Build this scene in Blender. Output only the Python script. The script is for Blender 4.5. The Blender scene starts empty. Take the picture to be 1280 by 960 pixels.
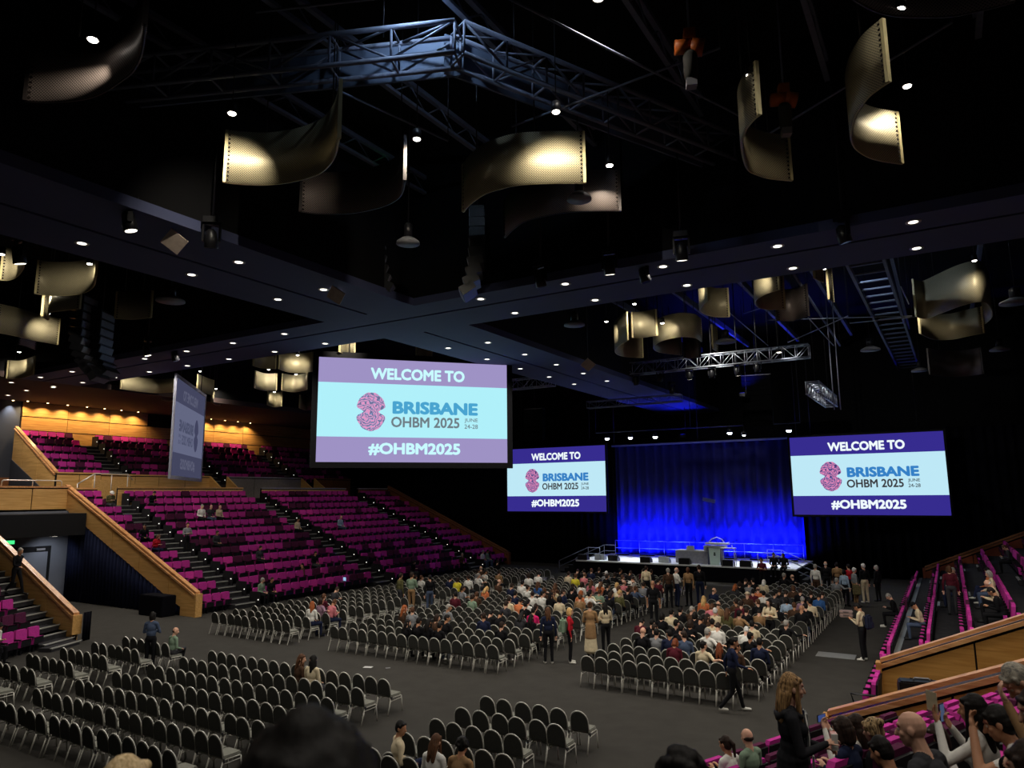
import bpy, bmesh, math, random
import numpy as np
from mathutils import Vector, Matrix, Euler

random.seed(7)
C = bpy.context.scene.collection
SC = bpy.context.scene
PI = math.pi
R = math.radians

# ------------------------------------------------------------------ camera, world, exposure
FPX, TH, RO, YA, CAMZ = 890.6, 0.154569, -0.00887, 0.543278, 5.0
fw = Vector((-math.sin(YA) * math.cos(TH), math.cos(YA) * math.cos(TH), math.sin(TH)))
rt = Vector((math.cos(YA), math.sin(YA), 0))
up = rt.cross(fw)
r2 = rt * math.cos(RO) + up * math.sin(RO)
u2 = up * math.cos(RO) - rt * math.sin(RO)
cam_data = bpy.data.cameras.new('camera')
cam_data.sensor_width = 36
cam_data.lens = FPX / 1280 * 36
cam_data.clip_end = 300
cam_data.clip_start = 0.05
cam_data.dof.use_dof = True
cam_data.dof.focus_distance = 25
cam_data.dof.aperture_fstop = 3.2
cam = bpy.data.objects.new('camera', cam_data)
C.objects.link(cam)
cam.matrix_world = Matrix(((r2.x, u2.x, -fw.x, 0), (r2.y, u2.y, -fw.y, 0), (r2.z, u2.z, -fw.z, CAMZ), (0, 0, 0, 1)))
SC.camera = cam
SC.view_settings.view_transform = 'Standard'
SC.view_settings.look = 'None'
SC.view_settings.gamma = 1
SC.view_settings.exposure = 0
SC.view_settings.use_curve_mapping = False
SC.cycles.max_bounces = 5
SC.cycles.diffuse_bounces = 3
SC.cycles.glossy_bounces = 2
SC.cycles.transparent_max_bounces = 6
SC.cycles.sample_clamp_indirect = 3
SC.cycles.caustics_reflective = False
SC.cycles.caustics_refractive = False
world = bpy.data.worlds.new('hall_air')
SC.world = world
world.use_nodes = True
world.node_tree.nodes['Background'].inputs[0].default_value = (0.35, 0.40, 0.55, 1)
world.node_tree.nodes['Background'].inputs[1].default_value = 0.0

# light levels
P_DOWN = 330       # recessed downlights in the beams
P_SCROLL = 400     # spots over the scroll reflectors
P_WOOD = 240        # washers on the timber wall
P_STAGE = 1700      # white stage lamps
P_BLUE = 165       # blue uplights behind the stage


# ------------------------------------------------------------------ pixel rays (1280 x 960 frame)
CAMP = Vector((0, 0, CAMZ))
def ray(px, py): return fw + r2 * ((px - 640) / FPX) - u2 * ((py - 480) / FPX)
def at_z(px, py, z): d = ray(px, py); return CAMP + d * ((z - CAMZ) / d.z)
def at_x(px, py, x): d = ray(px, py); return CAMP + d * (x / d.x)
def at_y(px, py, y): d = ray(px, py); return CAMP + d * (y / d.y)
def at_d(px, py, dep): return CAMP + ray(px, py) * dep
def project(p):
    v = Vector(p) - CAMP
    w = v.dot(fw)
    return 640 + FPX * v.dot(r2) / w, 480 - FPX * v.dot(u2) / w, w


# ------------------------------------------------------------------ materials
MATS = {}
def srgb(c): return tuple(((x / 255) / 12.92 if x / 255 <= 0.04045 else ((x / 255 + 0.055) / 1.055) ** 2.4) for x in c)
def mat(name, rgb, rough=0.7, metal=0.0, noise=0.12, scale=8.0, bump=0.0, spec=0.3, lin=False, sheen=0.0):
    """procedural principled material, colour varied by noise"""
    if name in MATS: return MATS[name]
    m = bpy.data.materials.new(name)
    m.use_nodes = True
    nt = m.node_tree
    b = nt.nodes['Principled BSDF']
    col = rgb if lin else srgb(rgb)
    b.inputs['Roughness'].default_value = rough
    b.inputs['Metallic'].default_value = metal
    b.inputs['Specular IOR Level'].default_value = spec
    tc = nt.nodes.new('ShaderNodeTexCoord')
    n = nt.nodes.new('ShaderNodeTexNoise')
    n.inputs['Scale'].default_value = scale
    n.inputs['Detail'].default_value = 3
    nt.links.new(tc.outputs['Object'], n.inputs['Vector'])
    r = nt.nodes.new('ShaderNodeValToRGB')
    r.color_ramp.elements[0].position = 0.3
    r.color_ramp.elements[1].position = 0.7
    r.color_ramp.elements[0].color = (*[c * (1 - noise) for c in col], 1)
    r.color_ramp.elements[1].color = (*[min(1, c * (1 + noise)) for c in col], 1)
    nt.links.new(n.outputs['Fac'], r.inputs['Fac'])
    nt.links.new(r.outputs['Color'], b.inputs['Base Color'])
    if bump:
        bp = nt.nodes.new('ShaderNodeBump')
        bp.inputs['Strength'].default_value = bump
        bp.inputs['Distance'].default_value = 0.01
        nt.links.new(n.outputs['Fac'], bp.inputs['Height'])
        nt.links.new(bp.outputs['Normal'], b.inputs['Normal'])
    m.diffuse_color = (*col, 1)
    MATS[name] = m
    return m

def emit(name, rgb, strength=1.0, lin=False):
    if name in MATS: return MATS[name]
    m = bpy.data.materials.new(name)
    m.use_nodes = True
    nt = m.node_tree
    for n in list(nt.nodes): nt.nodes.remove(n)
    e = nt.nodes.new('ShaderNodeEmission')
    o = nt.nodes.new('ShaderNodeOutputMaterial')
    e.inputs[0].default_value = (*(rgb if lin else srgb(rgb)), 1)
    e.inputs[1].default_value = strength
    nt.links.new(e.outputs[0], o.inputs[0])
    MATS[name] = m
    return m

def wood(name, c0, c1, rough=0.42, axis=0):
    """timber veneer: long streaks along one object axis"""
    if name in MATS: return MATS[name]
    m = bpy.data.materials.new(name)
    m.use_nodes = True
    nt = m.node_tree
    b = nt.nodes['Principled BSDF']
    b.inputs['Roughness'].default_value = rough
    b.inputs['Specular IOR Level'].default_value = 0.35
    tc = nt.nodes.new('ShaderNodeTexCoord')
    mp = nt.nodes.new('ShaderNodeMapping')
    s = [14, 14, 14]
    s[axis] = 0.9
    mp.inputs['Scale'].default_value = s
    n = nt.nodes.new('ShaderNodeTexNoise')
    n.inputs['Scale'].default_value = 1.0
    n.inputs['Detail'].default_value = 5
    n.inputs['Distortion'].default_value = 0.6
    r = nt.nodes.new('ShaderNodeValToRGB')
    r.color_ramp.elements[0].position = 0.32
    r.color_ramp.elements[1].position = 0.68
    r.color_ramp.elements[0].color = (*srgb(c0), 1)
    r.color_ramp.elements[1].color = (*srgb(c1), 1)
    nt.links.new(tc.outputs['Object'], mp.inputs['Vector'])
    nt.links.new(mp.outputs['Vector'], n.inputs['Vector'])
    nt.links.new(n.outputs['Fac'], r.inputs['Fac'])
    nt.links.new(r.outputs['Color'], b.inputs['Base Color'])
    MATS[name] = m
    return m

def hair_mat(name, c, streak=None):
    if name in MATS: return MATS[name]
    m = bpy.data.materials.new(name)
    m.use_nodes = True
    nt = m.node_tree
    b = nt.nodes['Principled BSDF']
    b.inputs['Roughness'].default_value = 0.62
    b.inputs['Specular IOR Level'].default_value = 0.2
    tc = nt.nodes.new('ShaderNodeTexCoord')
    mp = nt.nodes.new('ShaderNodeMapping')
    mp.inputs['Scale'].default_value = (70, 70, 8)
    n = nt.nodes.new('ShaderNodeTexNoise')
    n.inputs['Scale'].default_value = 1.0
    n.inputs['Detail'].default_value = 3
    n.inputs['Distortion'].default_value = 1.0
    r = nt.nodes.new('ShaderNodeValToRGB')
    col = srgb(c)
    col2 = srgb(streak) if streak else tuple(x * 1.7 for x in col)
    r.color_ramp.elements[0].position = 0.35
    r.color_ramp.elements[1].position = 0.68
    r.color_ramp.elements[0].color = (*[x * 0.6 for x in col], 1)
    r.color_ramp.elements[1].color = (*[min(1, x) for x in col2], 1)
    bp = nt.nodes.new('ShaderNodeBump')
    bp.inputs['Strength'].default_value = 0.5
    bp.inputs['Distance'].default_value = 0.004
    nt.links.new(tc.outputs['Object'], mp.inputs['Vector'])
    nt.links.new(mp.outputs['Vector'], n.inputs['Vector'])
    nt.links.new(n.outputs['Fac'], r.inputs['Fac'])
    nt.links.new(r.outputs['Color'], b.inputs['Base Color'])
    nt.links.new(n.outputs['Fac'], bp.inputs['Height'])
    nt.links.new(bp.outputs['Normal'], b.inputs['Normal'])
    MATS[name] = m
    return m

def perforated(name, c, hole):
    """sheet metal with a fine grid of holes (UV: metres along the sheet)"""
    if name in MATS: return MATS[name]
    m = bpy.data.materials.new(name)
    m.use_nodes = True
    nt = m.node_tree
    b = nt.nodes['Principled BSDF']
    b.inputs['Roughness'].default_value = 0.5
    b.inputs['Metallic'].default_value = 0.35
    tc = nt.nodes.new('ShaderNodeTexCoord')
    mp = nt.nodes.new('ShaderNodeMapping')
    mp.inputs['Scale'].default_value = (28, 28, 28)
    mp.inputs['Rotation'].default_value = (0, 0, R(45))
    v = nt.nodes.new('ShaderNodeTexVoronoi')
    v.inputs['Randomness'].default_value = 0.0
    v.inputs['Scale'].default_value = 1.0
    r = nt.nodes.new('ShaderNodeValToRGB')
    r.color_ramp.elements[0].position = 0.28
    r.color_ramp.elements[1].position = 0.42
    r.color_ramp.elements[0].color = (*srgb(hole), 1)
    r.color_ramp.elements[1].color = (*srgb(c), 1)
    nt.links.new(tc.outputs['UV'], mp.inputs['Vector'])
    nt.links.new(mp.outputs['Vector'], v.inputs['Vector'])
    nt.links.new(v.outputs['Distance'], r.inputs['Fac'])
    nt.links.new(r.outputs['Color'], b.inputs['Base Color'])
    MATS[name] = m
    return m

CARPET = mat('charcoal_carpet', (62, 60, 57), 0.95, noise=0.09, scale=2.2, spec=0.05)
def add_pile(m):
    nt = m.node_tree
    b = nt.nodes['Principled BSDF']
    n = nt.nodes.new('ShaderNodeTexNoise'); n.inputs['Scale'].default_value = 160
    tc = nt.nodes.new('ShaderNodeTexCoord')
    nt.links.new(tc.outputs['Object'], n.inputs['Vector'])
    bp = nt.nodes.new('ShaderNodeBump'); bp.inputs['Strength'].default_value = 0.35; bp.inputs['Distance'].default_value = 0.02
    nt.links.new(n.outputs['Fac'], bp.inputs['Height'])
    nt.links.new(bp.outputs['Normal'], b.inputs['Normal'])
add_pile(CARPET)
TIERCARPET = mat('tier_carpet', (52, 51, 54), 0.95, noise=0.2, scale=5, spec=0.05)
NOSING = mat('aluminium_nosing', (165, 165, 160), 0.4, 0.3, noise=0.05)
WOODP = wood('oak_panel_veneer', (200, 150, 84), (226, 178, 112))
WOODQ = wood('amber_oak_veneer', (172, 120, 58), (200, 148, 80))
WOODB = wood('oak_bridge_veneer', (200, 150, 84), (226, 178, 112), axis=1)
WOODY = wood('oak_wall_veneer', (160, 112, 60), (196, 148, 86), axis=1)
WOODR = wood('red_oak_rail', (176, 116, 70), (222, 168, 116), 0.3)
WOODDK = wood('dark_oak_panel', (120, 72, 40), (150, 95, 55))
GROOVE = mat('shadow_gap', (22, 14, 10), 0.9)
BEAM = mat('beam_soffit_paint', (74, 80, 112), 0.8, noise=0.05, scale=0.6)
BEAMBR = mat('side_soffit_paint', (62, 50, 50), 0.8, noise=0.06, scale=0.6)
BLACK = mat('black_paint', (16, 16, 20), 0.9, noise=0.1)
BLACKC = mat('coffer_black', (10, 10, 13), 0.95, noise=0.2, scale=0.5)
DRAPEB = mat('black_drape_cloth', (14, 14, 20), 0.95, noise=0.2, spec=0.05)
DRAPEN = mat('navy_drape_cloth', (26, 30, 52), 0.95, noise=0.2, spec=0.05)
DRAPEBL = mat('blue_curtain_cloth', (44, 46, 118), 0.85, noise=0.08, scale=2, spec=0.1)
GREYWALL = mat('grey_wall_paint', (112, 116, 128), 0.8, noise=0.05, scale=0.8)
DKWALL = mat('dark_wall_paint', (58, 60, 68), 0.8, noise=0.05, scale=0.8)
STEEL = mat('truss_aluminium', (170, 174, 185), 0.35, 0.75, noise=0.06)
DKSTEEL = mat('painted_roof_steel', (110, 116, 135), 0.6, 0.1, noise=0.1)
FIXT = mat('black_fixture_housing', (26, 26, 30), 0.4, 0.1, noise=0.1, spec=0.4)
GREYP = mat('grey_speaker_grille', (120, 120, 125), 0.6, noise=0.1)
WHITEP = mat('white_painted_metal', (200, 200, 200), 0.5, noise=0.03)
RAILW = mat('white_rail_pipe', (205, 195, 185), 0.35, 0.3, noise=0.03)
LAMPW = emit('downlight_lens', (255, 246, 228), 3.5)
LAMPS = emit('spot_lens', (255, 248, 236), 12)
LAMPY = emit('warm_washer_lens', (255, 222, 160), 9)
LAMPST = emit('stage_lamp_lens', (240, 246, 255), 14)
AISLE = emit('aisle_marker_lens', (255, 250, 240), 1.6)
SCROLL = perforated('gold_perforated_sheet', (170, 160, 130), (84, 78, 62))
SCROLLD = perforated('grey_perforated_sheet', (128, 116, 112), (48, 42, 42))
EDGE = mat('cream_edge_strip', (178, 166, 126), 0.45, 0.2, noise=0.05)
STAGEDECK = mat('pale_stage_deck', (212, 216, 218), 0.6, noise=0.06, scale=1.5)
# seating
CHFAB = mat('charcoal_chair_fabric', (60, 60, 57), 0.95, noise=0.3, scale=70, spec=0.08)
CHSEAT = mat('grey_seat_fabric', (122, 122, 114), 0.95, noise=0.25, scale=70, spec=0.08)
CHFRAME = mat('silver_chair_frame', (206, 203, 194), 0.35, 0.15, noise=0.05, spec=0.5)
CHCLIP = mat('chair_link_clip', (70, 70, 72), 0.4, 0.3)
MAG = mat('magenta_seat_fabric', (186, 54, 146), 0.9, noise=0.1, scale=20, spec=0.1)
MAG2 = mat('bright_magenta_seat_fabric', (212, 64, 162), 0.9, noise=0.1, scale=20, spec=0.1)
MAGD = mat('maroon_seat_fabric', (86, 36, 66), 0.9, noise=0.12, scale=20, spec=0.1)
SHELL = mat('black_seat_shell', (20, 18, 22), 0.6, noise=0.1)


# ------------------------------------------------------------------ object helpers
def link(name, me, parent=None, mats=()):
    o = bpy.data.objects.new(name, me)
    C.objects.link(o)
    if parent: o.parent = parent
    if me is not None:
        for m in (mats if isinstance(mats, (list, tuple)) else [mats]): me.materials.append(m)
    return o
def tag(o, label=None, cat=None, group=None, kind=None):
    if label: o['label'] = label
    if cat: o['category'] = cat
    if group: o['group'] = group
    if kind: o['kind'] = kind
    return o
def thing(name, label, cat, loc=(0, 0, 0), rz=0.0, group=None):
    o = bpy.data.objects.new(name, None)
    C.objects.link(o)
    o.location = loc
    o.rotation_euler = (0, 0, rz)
    o.empty_display_size = 0.1
    return tag(o, label, cat, group)
def struct(name, me, mats, parent=None):
    o = link(name, me, parent, mats)
    if not parent: o['kind'] = 'structure'
    return o
def copy_tree(o, parent=None):
    c = o.copy()
    C.objects.link(c)
    if parent: c.parent = parent
    for ch in KIDS.get(o.name, o.children):
        copy_tree(ch, c)
    return c
KIDS = {}

class MB:
    """collects simple shapes into one mesh"""
    def __init__(s): s.v = []; s.f = []; s.mi = []; s.smooth = []
    def add(s, vs, fs, mi=0, smooth=False):
        n = len(s.v)
        s.v += [tuple(v) for v in vs]
        s.f += [tuple(i + n for i in f) for f in fs]
        s.mi += [mi] * len(fs)
        s.smooth += [smooth] * len(fs)
        return s
    def box(s, a, b, mi=0, M=None):
        x0, y0, z0 = [min(p, q) for p, q in zip(a, b)]
        x1, y1, z1 = [max(p, q) for p, q in zip(a, b)]
        vs = [(x0, y0, z0), (x1, y0, z0), (x1, y1, z0), (x0, y1, z0), (x0, y0, z1), (x1, y0, z1), (x1, y1, z1), (x0, y1, z1)]
        if M: vs = [M @ Vector(v) for v in vs]
        return s.add(vs, [(3, 2, 1, 0), (4, 5, 6, 7), (0, 1, 5, 4), (1, 2, 6, 5), (2, 3, 7, 6), (3, 0, 4, 7)], mi)
    def prism(s, poly, axis, a, b, mi=0):
        """extrude a polygon given in the two other axes (cyclic order) between a and b"""
        def P(u, v, w):
            return {0: (w, u, v), 1: (u, w, v), 2: (u, v, w)}[axis]
        n = len(poly)
        vs = [P(u, v, a) for u, v in poly] + [P(u, v, b) for u, v in poly]
        fs = [tuple(range(n)), tuple(range(2 * n - 1, n - 1, -1))]
        fs += [(i, i + n, (i + 1) % n + n, (i + 1) % n) for i in range(n)]
        return s.add(vs, fs, mi)
    def tube(s, pts, r, seg=6, mi=0, closed=False, r_end=None):
        pts = [Vector(p) for p in pts]
        n = len(pts)
        vs, fs = [], []
        ref = None
        for i, p in enumerate(pts):
            if closed: t = pts[(i + 1) % n] - pts[i - 1]
            else: t = pts[min(i + 1, n - 1)] - pts[max(i - 1, 0)]
            t.normalize()
            if ref is None:
                ref = Vector((0, 0, 1)) if abs(t.z) < 0.9 else Vector((1, 0, 0))
            a = (ref - t * ref.dot(t)).normalized()
            ref = a
            b = t.cross(a)
            rr = r if r_end is None else r + (r_end - r) * i / max(1, n - 1)
            for k in range(seg):
                an = 2 * PI * k / seg
                vs.append(p + a * (rr * math.cos(an)) + b * (rr * math.sin(an)))
        m = n if closed else n - 1
        for i in range(m):
            j = (i + 1) % n
            for k in range(seg):
                l = (k + 1) % seg
                fs.append((i * seg + k, i * seg + l, j * seg + l, j * seg + k))
        if not closed:
            fs.append(tuple(range(seg - 1, -1, -1)))
            fs.append(tuple((n - 1) * seg + k for k in range(seg)))
        return s.add(vs, fs, mi, True)
    def lathe(s, prof, seg=16, mi=0, M=None, caps=True):
        vs, fs = [], []
        for r, z in prof:
            for k in range(seg):
                a = 2 * PI * k / seg
                v = Vector((r * math.cos(a), r * math.sin(a), z))
                vs.append(M @ v if M else v)
        n = len(prof)
        for i in range(n - 1):
            for k in range(seg):
                l = (k + 1) % seg
                fs.append((i * seg + k, i * seg + l, (i + 1) * seg + l, (i + 1) * seg + k))
        if caps:
            fs.append(tuple(range(seg - 1, -1, -1)))
            fs.append(tuple((n - 1) * seg + k for k in range(seg)))
        return s.add(vs, fs, mi, True)
    def ball(s, c, r, seg=10, mi=0, M=None):
        rx, ry, rz = r if isinstance(r, (tuple, list)) else (r, r, r)
        rings = max(4, seg // 2)
        vs = [(0, 0, -1)]
        for i in range(1, rings):
            t = -PI / 2 + PI * i / rings
            for k in range(seg):
                a = 2 * PI * k / seg
                vs.append((math.cos(t) * math.cos(a), math.cos(t) * math.sin(a), math.sin(t)))
        vs.append((0, 0, 1))
        vs = [Vector((v[0] * rx, v[1] * ry, v[2] * rz)) for v in vs]
        if M: vs = [M @ v for v in vs]
        vs = [v + Vector(c) for v in vs]
        fs = [(0, 1 + (k + 1) % seg, 1 + k) for k in range(seg)]
        for i in range(rings - 2):
            for k in range(seg):
                l = (k + 1) % seg
                fs.append((1 + i * seg + k, 1 + i * seg + l, 1 + (i + 1) * seg + l, 1 + (i + 1) * seg + k))
        top = len(vs) - 1
        o = 1 + (rings - 2) * seg
        fs += [(o + k, o + (k + 1) % seg, top) for k in range(seg)]
        return s.add(vs, fs, mi, True)
    def mesh(s, name='m'):
        me = bpy.data.meshes.new(name)
        me.from_pydata(s.v, [], s.f)
        me.polygons.foreach_set('material_index', s.mi)
        me.polygons.foreach_set('use_smooth', s.smooth)
        me.update()
        return me
    def build(s, name, mats, parent=None):
        return link(name, s.mesh(name), parent, mats)

def bevel(o, w, seg=2):
    """bake a bevel into the mesh"""
    bm = bmesh.new()
    bm.from_mesh(o.data)
    bmesh.ops.recalc_face_normals(bm, faces=bm.faces)
    bmesh.ops.bevel(bm, geom=[e for e in bm.edges if e.is_manifold and e.calc_face_angle(0) > 0.5], offset=w, segments=seg, affect='EDGES', clamp_overlap=True)
    bm.to_mesh(o.data)
    bm.free()
    return o

def spot(parent, loc, target, power, angle, color=(1, 1, 1), blend=0.6, radius=0.06, name='spot_light'):
    l = bpy.data.lights.new(name, 'SPOT')
    l.energy = power
    l.color = color
    l.spot_size = R(angle)
    l.spot_blend = blend
    l.shadow_soft_size = radius
    o = bpy.data.objects.new(name, l)
    C.objects.link(o)
    o.location = loc
    d = Vector(target) - Vector(loc)
    o.rotation_euler = d.to_track_quat('-Z', 'Y').to_euler()
    if parent: o.parent = parent
    return o
def area(loc, target, power, sx, sy, color=(1, 1, 1), parent=None, spread=180):
    l = bpy.data.lights.new('area_light', 'AREA')
    l.shape = 'RECTANGLE'
    l.size, l.size_y = sx, sy
    l.energy = power
    l.color = color
    l.spread = R(spread)
    o = bpy.data.objects.new('area_light', l)
    C.objects.link(o)
    o.location = loc
    o.rotation_euler = (Vector(target) - Vector(loc)).to_track_quat('-Z', 'Y').to_euler()
    if parent: o.parent = parent
    return o
ORD = ['zeroth', 'first', 'second', 'third', 'fourth', 'fifth', 'sixth', 'seventh', 'eighth', 'ninth', 'tenth', 'eleventh', 'twelfth', 'thirteenth', 'fourteenth', 'fifteenth', 'sixteenth',
       'seventeenth', 'eighteenth', 'nineteenth', 'twentieth', 'twenty-first', 'twenty-second', 'twenty-third', 'twenty-fourth', 'twenty-fifth', 'twenty-sixth']
WARM = (1.0, 0.93, 0.82)


# ================================================================== THE SETTING
XL, XR, YB, YF = -50.0, 14.0, 54.0, -9.0
CEIL, SOF = 16.0, 11.0
HANG = CEIL - 0.004
struct('floor', MB().box((XL, YF, -0.3), (XR, YB, 0)).mesh(), CARPET)
struct('ceiling', MB().box((XL, YF, CEIL), (XR, YB, CEIL + 0.3)).mesh(), BLACKC)
struct('wall_left', MB().box((XL - 0.3, YF, 0), (XL, YB, CEIL)).mesh(), BLACK)
struct('wall_right', MB().box((XR, YF, 0), (XR + 0.3, YB, CEIL)).mesh(), BLACK)
struct('wall_back', MB().box((XL, YB, 0), (XR, YB + 0.3, CEIL)).mesh(), BLACK)
struct('wall_rear', MB().box((XL, YF - 0.3, 0), (XR, YF, CEIL)).mesh(), BLACK)

# beams: a soffit slab with a recessed groove, dark fascias above
def beam(name, x0, x1, y0, y1, along, gpos, m=BEAM):
    b = MB()
    g = 0.06
    if along == 'x':
        b.box((x0, y0, SOF), (x1, gpos - g, SOF + 0.25)); b.box((x0, gpos + g, SOF), (x1, y1, SOF + 0.25))
        b.box((x0, gpos - g, SOF + 0.08), (x1, gpos + g, SOF + 0.25), 1)
        b.box((x0, y0 + 0.05, SOF + 0.25), (x1, y1 - 0.05, CEIL), 1)
    else:
        b.box((x0, y0, SOF), (gpos - g, y1, SOF + 0.25)); b.box((gpos + g, y0, SOF), (x1, y1, SOF + 0.25))
        b.box((gpos - g, y0, SOF + 0.08), (gpos + g, y1, SOF + 0.25), 1)
        b.box((x0 + 0.05, y0, SOF + 0.25), (x1 - 0.05, y1, CEIL), 1)
    return struct(name, b.mesh(), [m, BLACKC])
beam('trim_1', XL + 10.5, XR, 17.3, 20.4, 'x', 18.5)
beam('trim_2', -18.05, -14.1, YF, 17.3, 'y', -16.1)
beam('trim_3', -18.05, -14.1, 20.4, 53.2, 'y', -16.1)
struct('trim_4', MB().box((XL, 15.0, SOF), (XL + 10.5, 47.5, SOF + 0.3)).box((XL + 0.1, 15.1, SOF + 0.3), (XL + 10.4, 47.4, CEIL), 1).mesh(), [BEAMBR, BLACKC])

# ---- tiers
SL = 0.42
def xk(k, side): return (-28.3 - k) if side < 0 else (-1.8 + k)
def tier(name, side, y0, y1, n, ztop_extra):
    poly = [(xk(0, side) + side * 0.1, 0.0)]
    for k in range(1, n):
        xf = xk(k, side) - side * 0.9
        poly += [(xf, SL * (k - 1)), (xf, SL * k)]
    xe = xk(n - 1, side) + side * 0.3
    poly += [(xe, SL * (n - 1)), (xe, -0.0)]
    return struct(name, MB().prism(poly, 1, y0, y1).mesh(), TIERCARPET)
NL = 12
t_left = tier('floor_tier_left', -1, 19.95, 45.6, NL, 0)
t_right = tier('floor_tier_right', 1, 19.95, 45.0, NL, 0)
# aisles: an intermediate step and two bright nosings per row
AIS = [(21.95, 23.1), (31.3, 32.5), (40.7, 41.9)]
def aisle_steps(parent, side, aisles, n, k0=1):
    for (ya, yb) in aisles:
        half = MB()
        half.box((-side * 0.45, ya, 0), (0, yb, SL / 2))
        half.box((-side * 0.47, ya + 0.03, SL / 2 - 0.03), (-side * 0.39, yb - 0.03, SL / 2 + 0.006), 1)
        half.box((-side * 0.02, ya + 0.03, SL - 0.03), (side * 0.06, yb - 0.03, SL + 0.006), 1)
        me = half.mesh()
        for m in (TIERCARPET, NOSING): me.materials.append(m)
        for k in range(k0, n):
            o = link('step', me, parent)
            o.location = (xk(k, side) - side * 0.9, 0, SL * (k - 1))
aisle_steps(t_left, -1, AIS, NL)
aisle_steps(t_right, 1, AIS, NL)
# white edge strip along the first riser of the right tier
link('edge_strip', MB().box((-1.76, 19.96, 0.40), (-1.60, 44.9, 0.43)).mesh(), t_right, NOSING)

# left landing, its parapet and the upper tier
XU = -43.3
up_m = MB()
up_m.box((-39.6, 14.4, 4.5), (XU, 45.6, 4.95))
poly = [(XU, 4.95), (XU, 5.9)]
NU = 6
for k in range(NU):
    xf = XU - 0.02 - 0.9 * k
    if k: poly += [(xf, 5.9 + 0.5 * (k - 1)), (xf, 5.9 + 0.5 * k)]
poly += [(-48.9, 5.9 + 0.5 * (NU - 1)), (-48.9, 4.95)]
up_m.prism(poly, 1, 21.64, 45.6)
t_up = struct('floor_tier_upper', up_m.mesh(), TIERCARPET)
UAIS = [(24.9, 26.1), (31.5, 32.7), (38.5, 39.7)]
for ya, yb in UAIS:
    st = MB().box((0, ya, 0), (0.42, yb, 0.25)).box((0.37, ya, 0.22), (0.44, yb, 0.256), 1).box((-0.06, ya, 0.47), (0.02, yb, 0.506), 1).mesh()
    for m in (TIERCARPET, NOSING): st.materials.append(m)
    for k in range(1, NU):
        o = link('step', st, t_up)
        o.location = (XU - 0.02 - 0.9 * k, 0, 5.9 + 0.5 * (k - 1))

def panel_run_y(name, x, y0, y1, z0, z1, nb, m=WOODP, capm=WOODR, thick=0.12, side=1, gap=None):
    """vertical parapet along Y: each timber panel is a part, plus a cap rail"""
    b = struct(name, MB().box((x - side * thick, y0, z0), (x - side * 0.02, y1, z1)).mesh(), GROOVE)
    L = (y1 - y0) / nb
    for i in range(nb):
        pm = MB().box((x - side * 0.03, y0 + i * L + 0.02, z0), (x + side * 0.02, y0 + (i + 1) * L - 0.02, z1 - 0.12))
        o = pm.build('panel', m, b)
    link('cap_rail', MB().box((x - side * (thick + 0.04), y0, z1 - 0.06), (x + side * 0.06, y1, z1 + 0.02)).mesh(), b, capm)
    return b
GREYCAP = mat('grey_cap_rail', (150, 146, 150), 0.5, noise=0.05)
# parapet behind the top row of the lower tier, broken at the aisles
panel_run_y('trim_5', -39.5, 22.9, 31.2, 4.6, 5.62, 4, WOODB, WOODB)
panel_run_y('trim_6', -39.5, 32.7, 40.6, 4.6, 5.62, 4, WOODP, GREYCAP)
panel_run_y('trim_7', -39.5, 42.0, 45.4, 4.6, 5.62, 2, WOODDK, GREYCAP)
panel_run_y('trim_8', -39.5, 20.0, 21.8, 4.6, 5.55, 1, WOODB, WOODB)
# parapet of the upper tier
panel_run_y('trim_9', XU + 0.05, 24.0, 31.4, 4.95, 6.45, 4, WOODB, WOODB)
panel_run_y('trim_10', XU + 0.05, 32.9, 39.6, 4.95, 6.45, 3, mat('grey_panel', (128, 120, 118), 0.6), GREYCAP)
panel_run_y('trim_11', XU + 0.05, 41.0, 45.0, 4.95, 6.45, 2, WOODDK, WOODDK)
# bridge parapet over the left passage
panel_run_y('trim_12', -38.6, 14.55, 19.9, 4.5, 5.62, 3, WOODB, WOODR)
struct('trim_13', MB().box((-40.5, 14.5, 4.2), (-38.7, 19.95, 4.52)).mesh(), BLACK)

def panel_run_x(name, y, xs, rail, drop, face, post=None, floor_end=None, m=WOODP, capm=WOODR, shade=None):
    """sloping balustrade in a plane y = const. rail(x) = top height; xs = panel joints; face = +1/-1 side with the capping"""
    t = 0.07
    x0, x1 = xs[0], xs[-1]
    lo = lambda x: max(rail(x) - drop, 0.0)
    core = MB().prism([(x0, lo(x0)), (x1, lo(x1)), (x1, rail(x1) - 0.1), (x0, rail(x0) - 0.1)], 1, y - t, y + t).mesh()
    b = struct(name, core, GROOVE)
    for i in range(len(xs) - 1):
        a, c = xs[i], xs[i + 1]
        s = 0.02 if c > a else -0.02
        a += s; c -= s
        for sg in (-1, 1):
            pm = MB().prism([(a, lo(a)), (c, lo(c)), (c, rail(c) - 0.27), (a, rail(a) - 0.27)], 1, y + sg * t, y + sg * (t + 0.03))
            pm.build('panel', m, b)
    # two stepped cap rails with a dark slot between
    for n_, (za, zb, w) in {'lower_cap': (-0.2, -0.1, 0.15), 'handrail': (-0.06, 0.02, 0.10)}.items():
        link(n_, MB().prism([(x0, rail(x0) + za), (x1, rail(x1) + za), (x1, rail(x1) + zb), (x0, rail(x0) + zb)], 1, y - w, y + w).mesh(), b, capm)
    if post is not None:
        s = 1 if x1 < x0 else -1
        link('end_post', MB().box((x0 - s * 0.02, y - 0.16, post), (x0 + s * 0.1, y + 0.16, rail(x0) - 0.06)).mesh(), b, m)
    return b
railL = lambda x: 1.02 + 0.421 * (-27.75 - x)
panel_run_x('trim_14', 19.9, [-27.75, -29.7, -32.0, -34.3, -36.6, -38.9], railL, 1.15, -1, 0.0)
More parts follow.
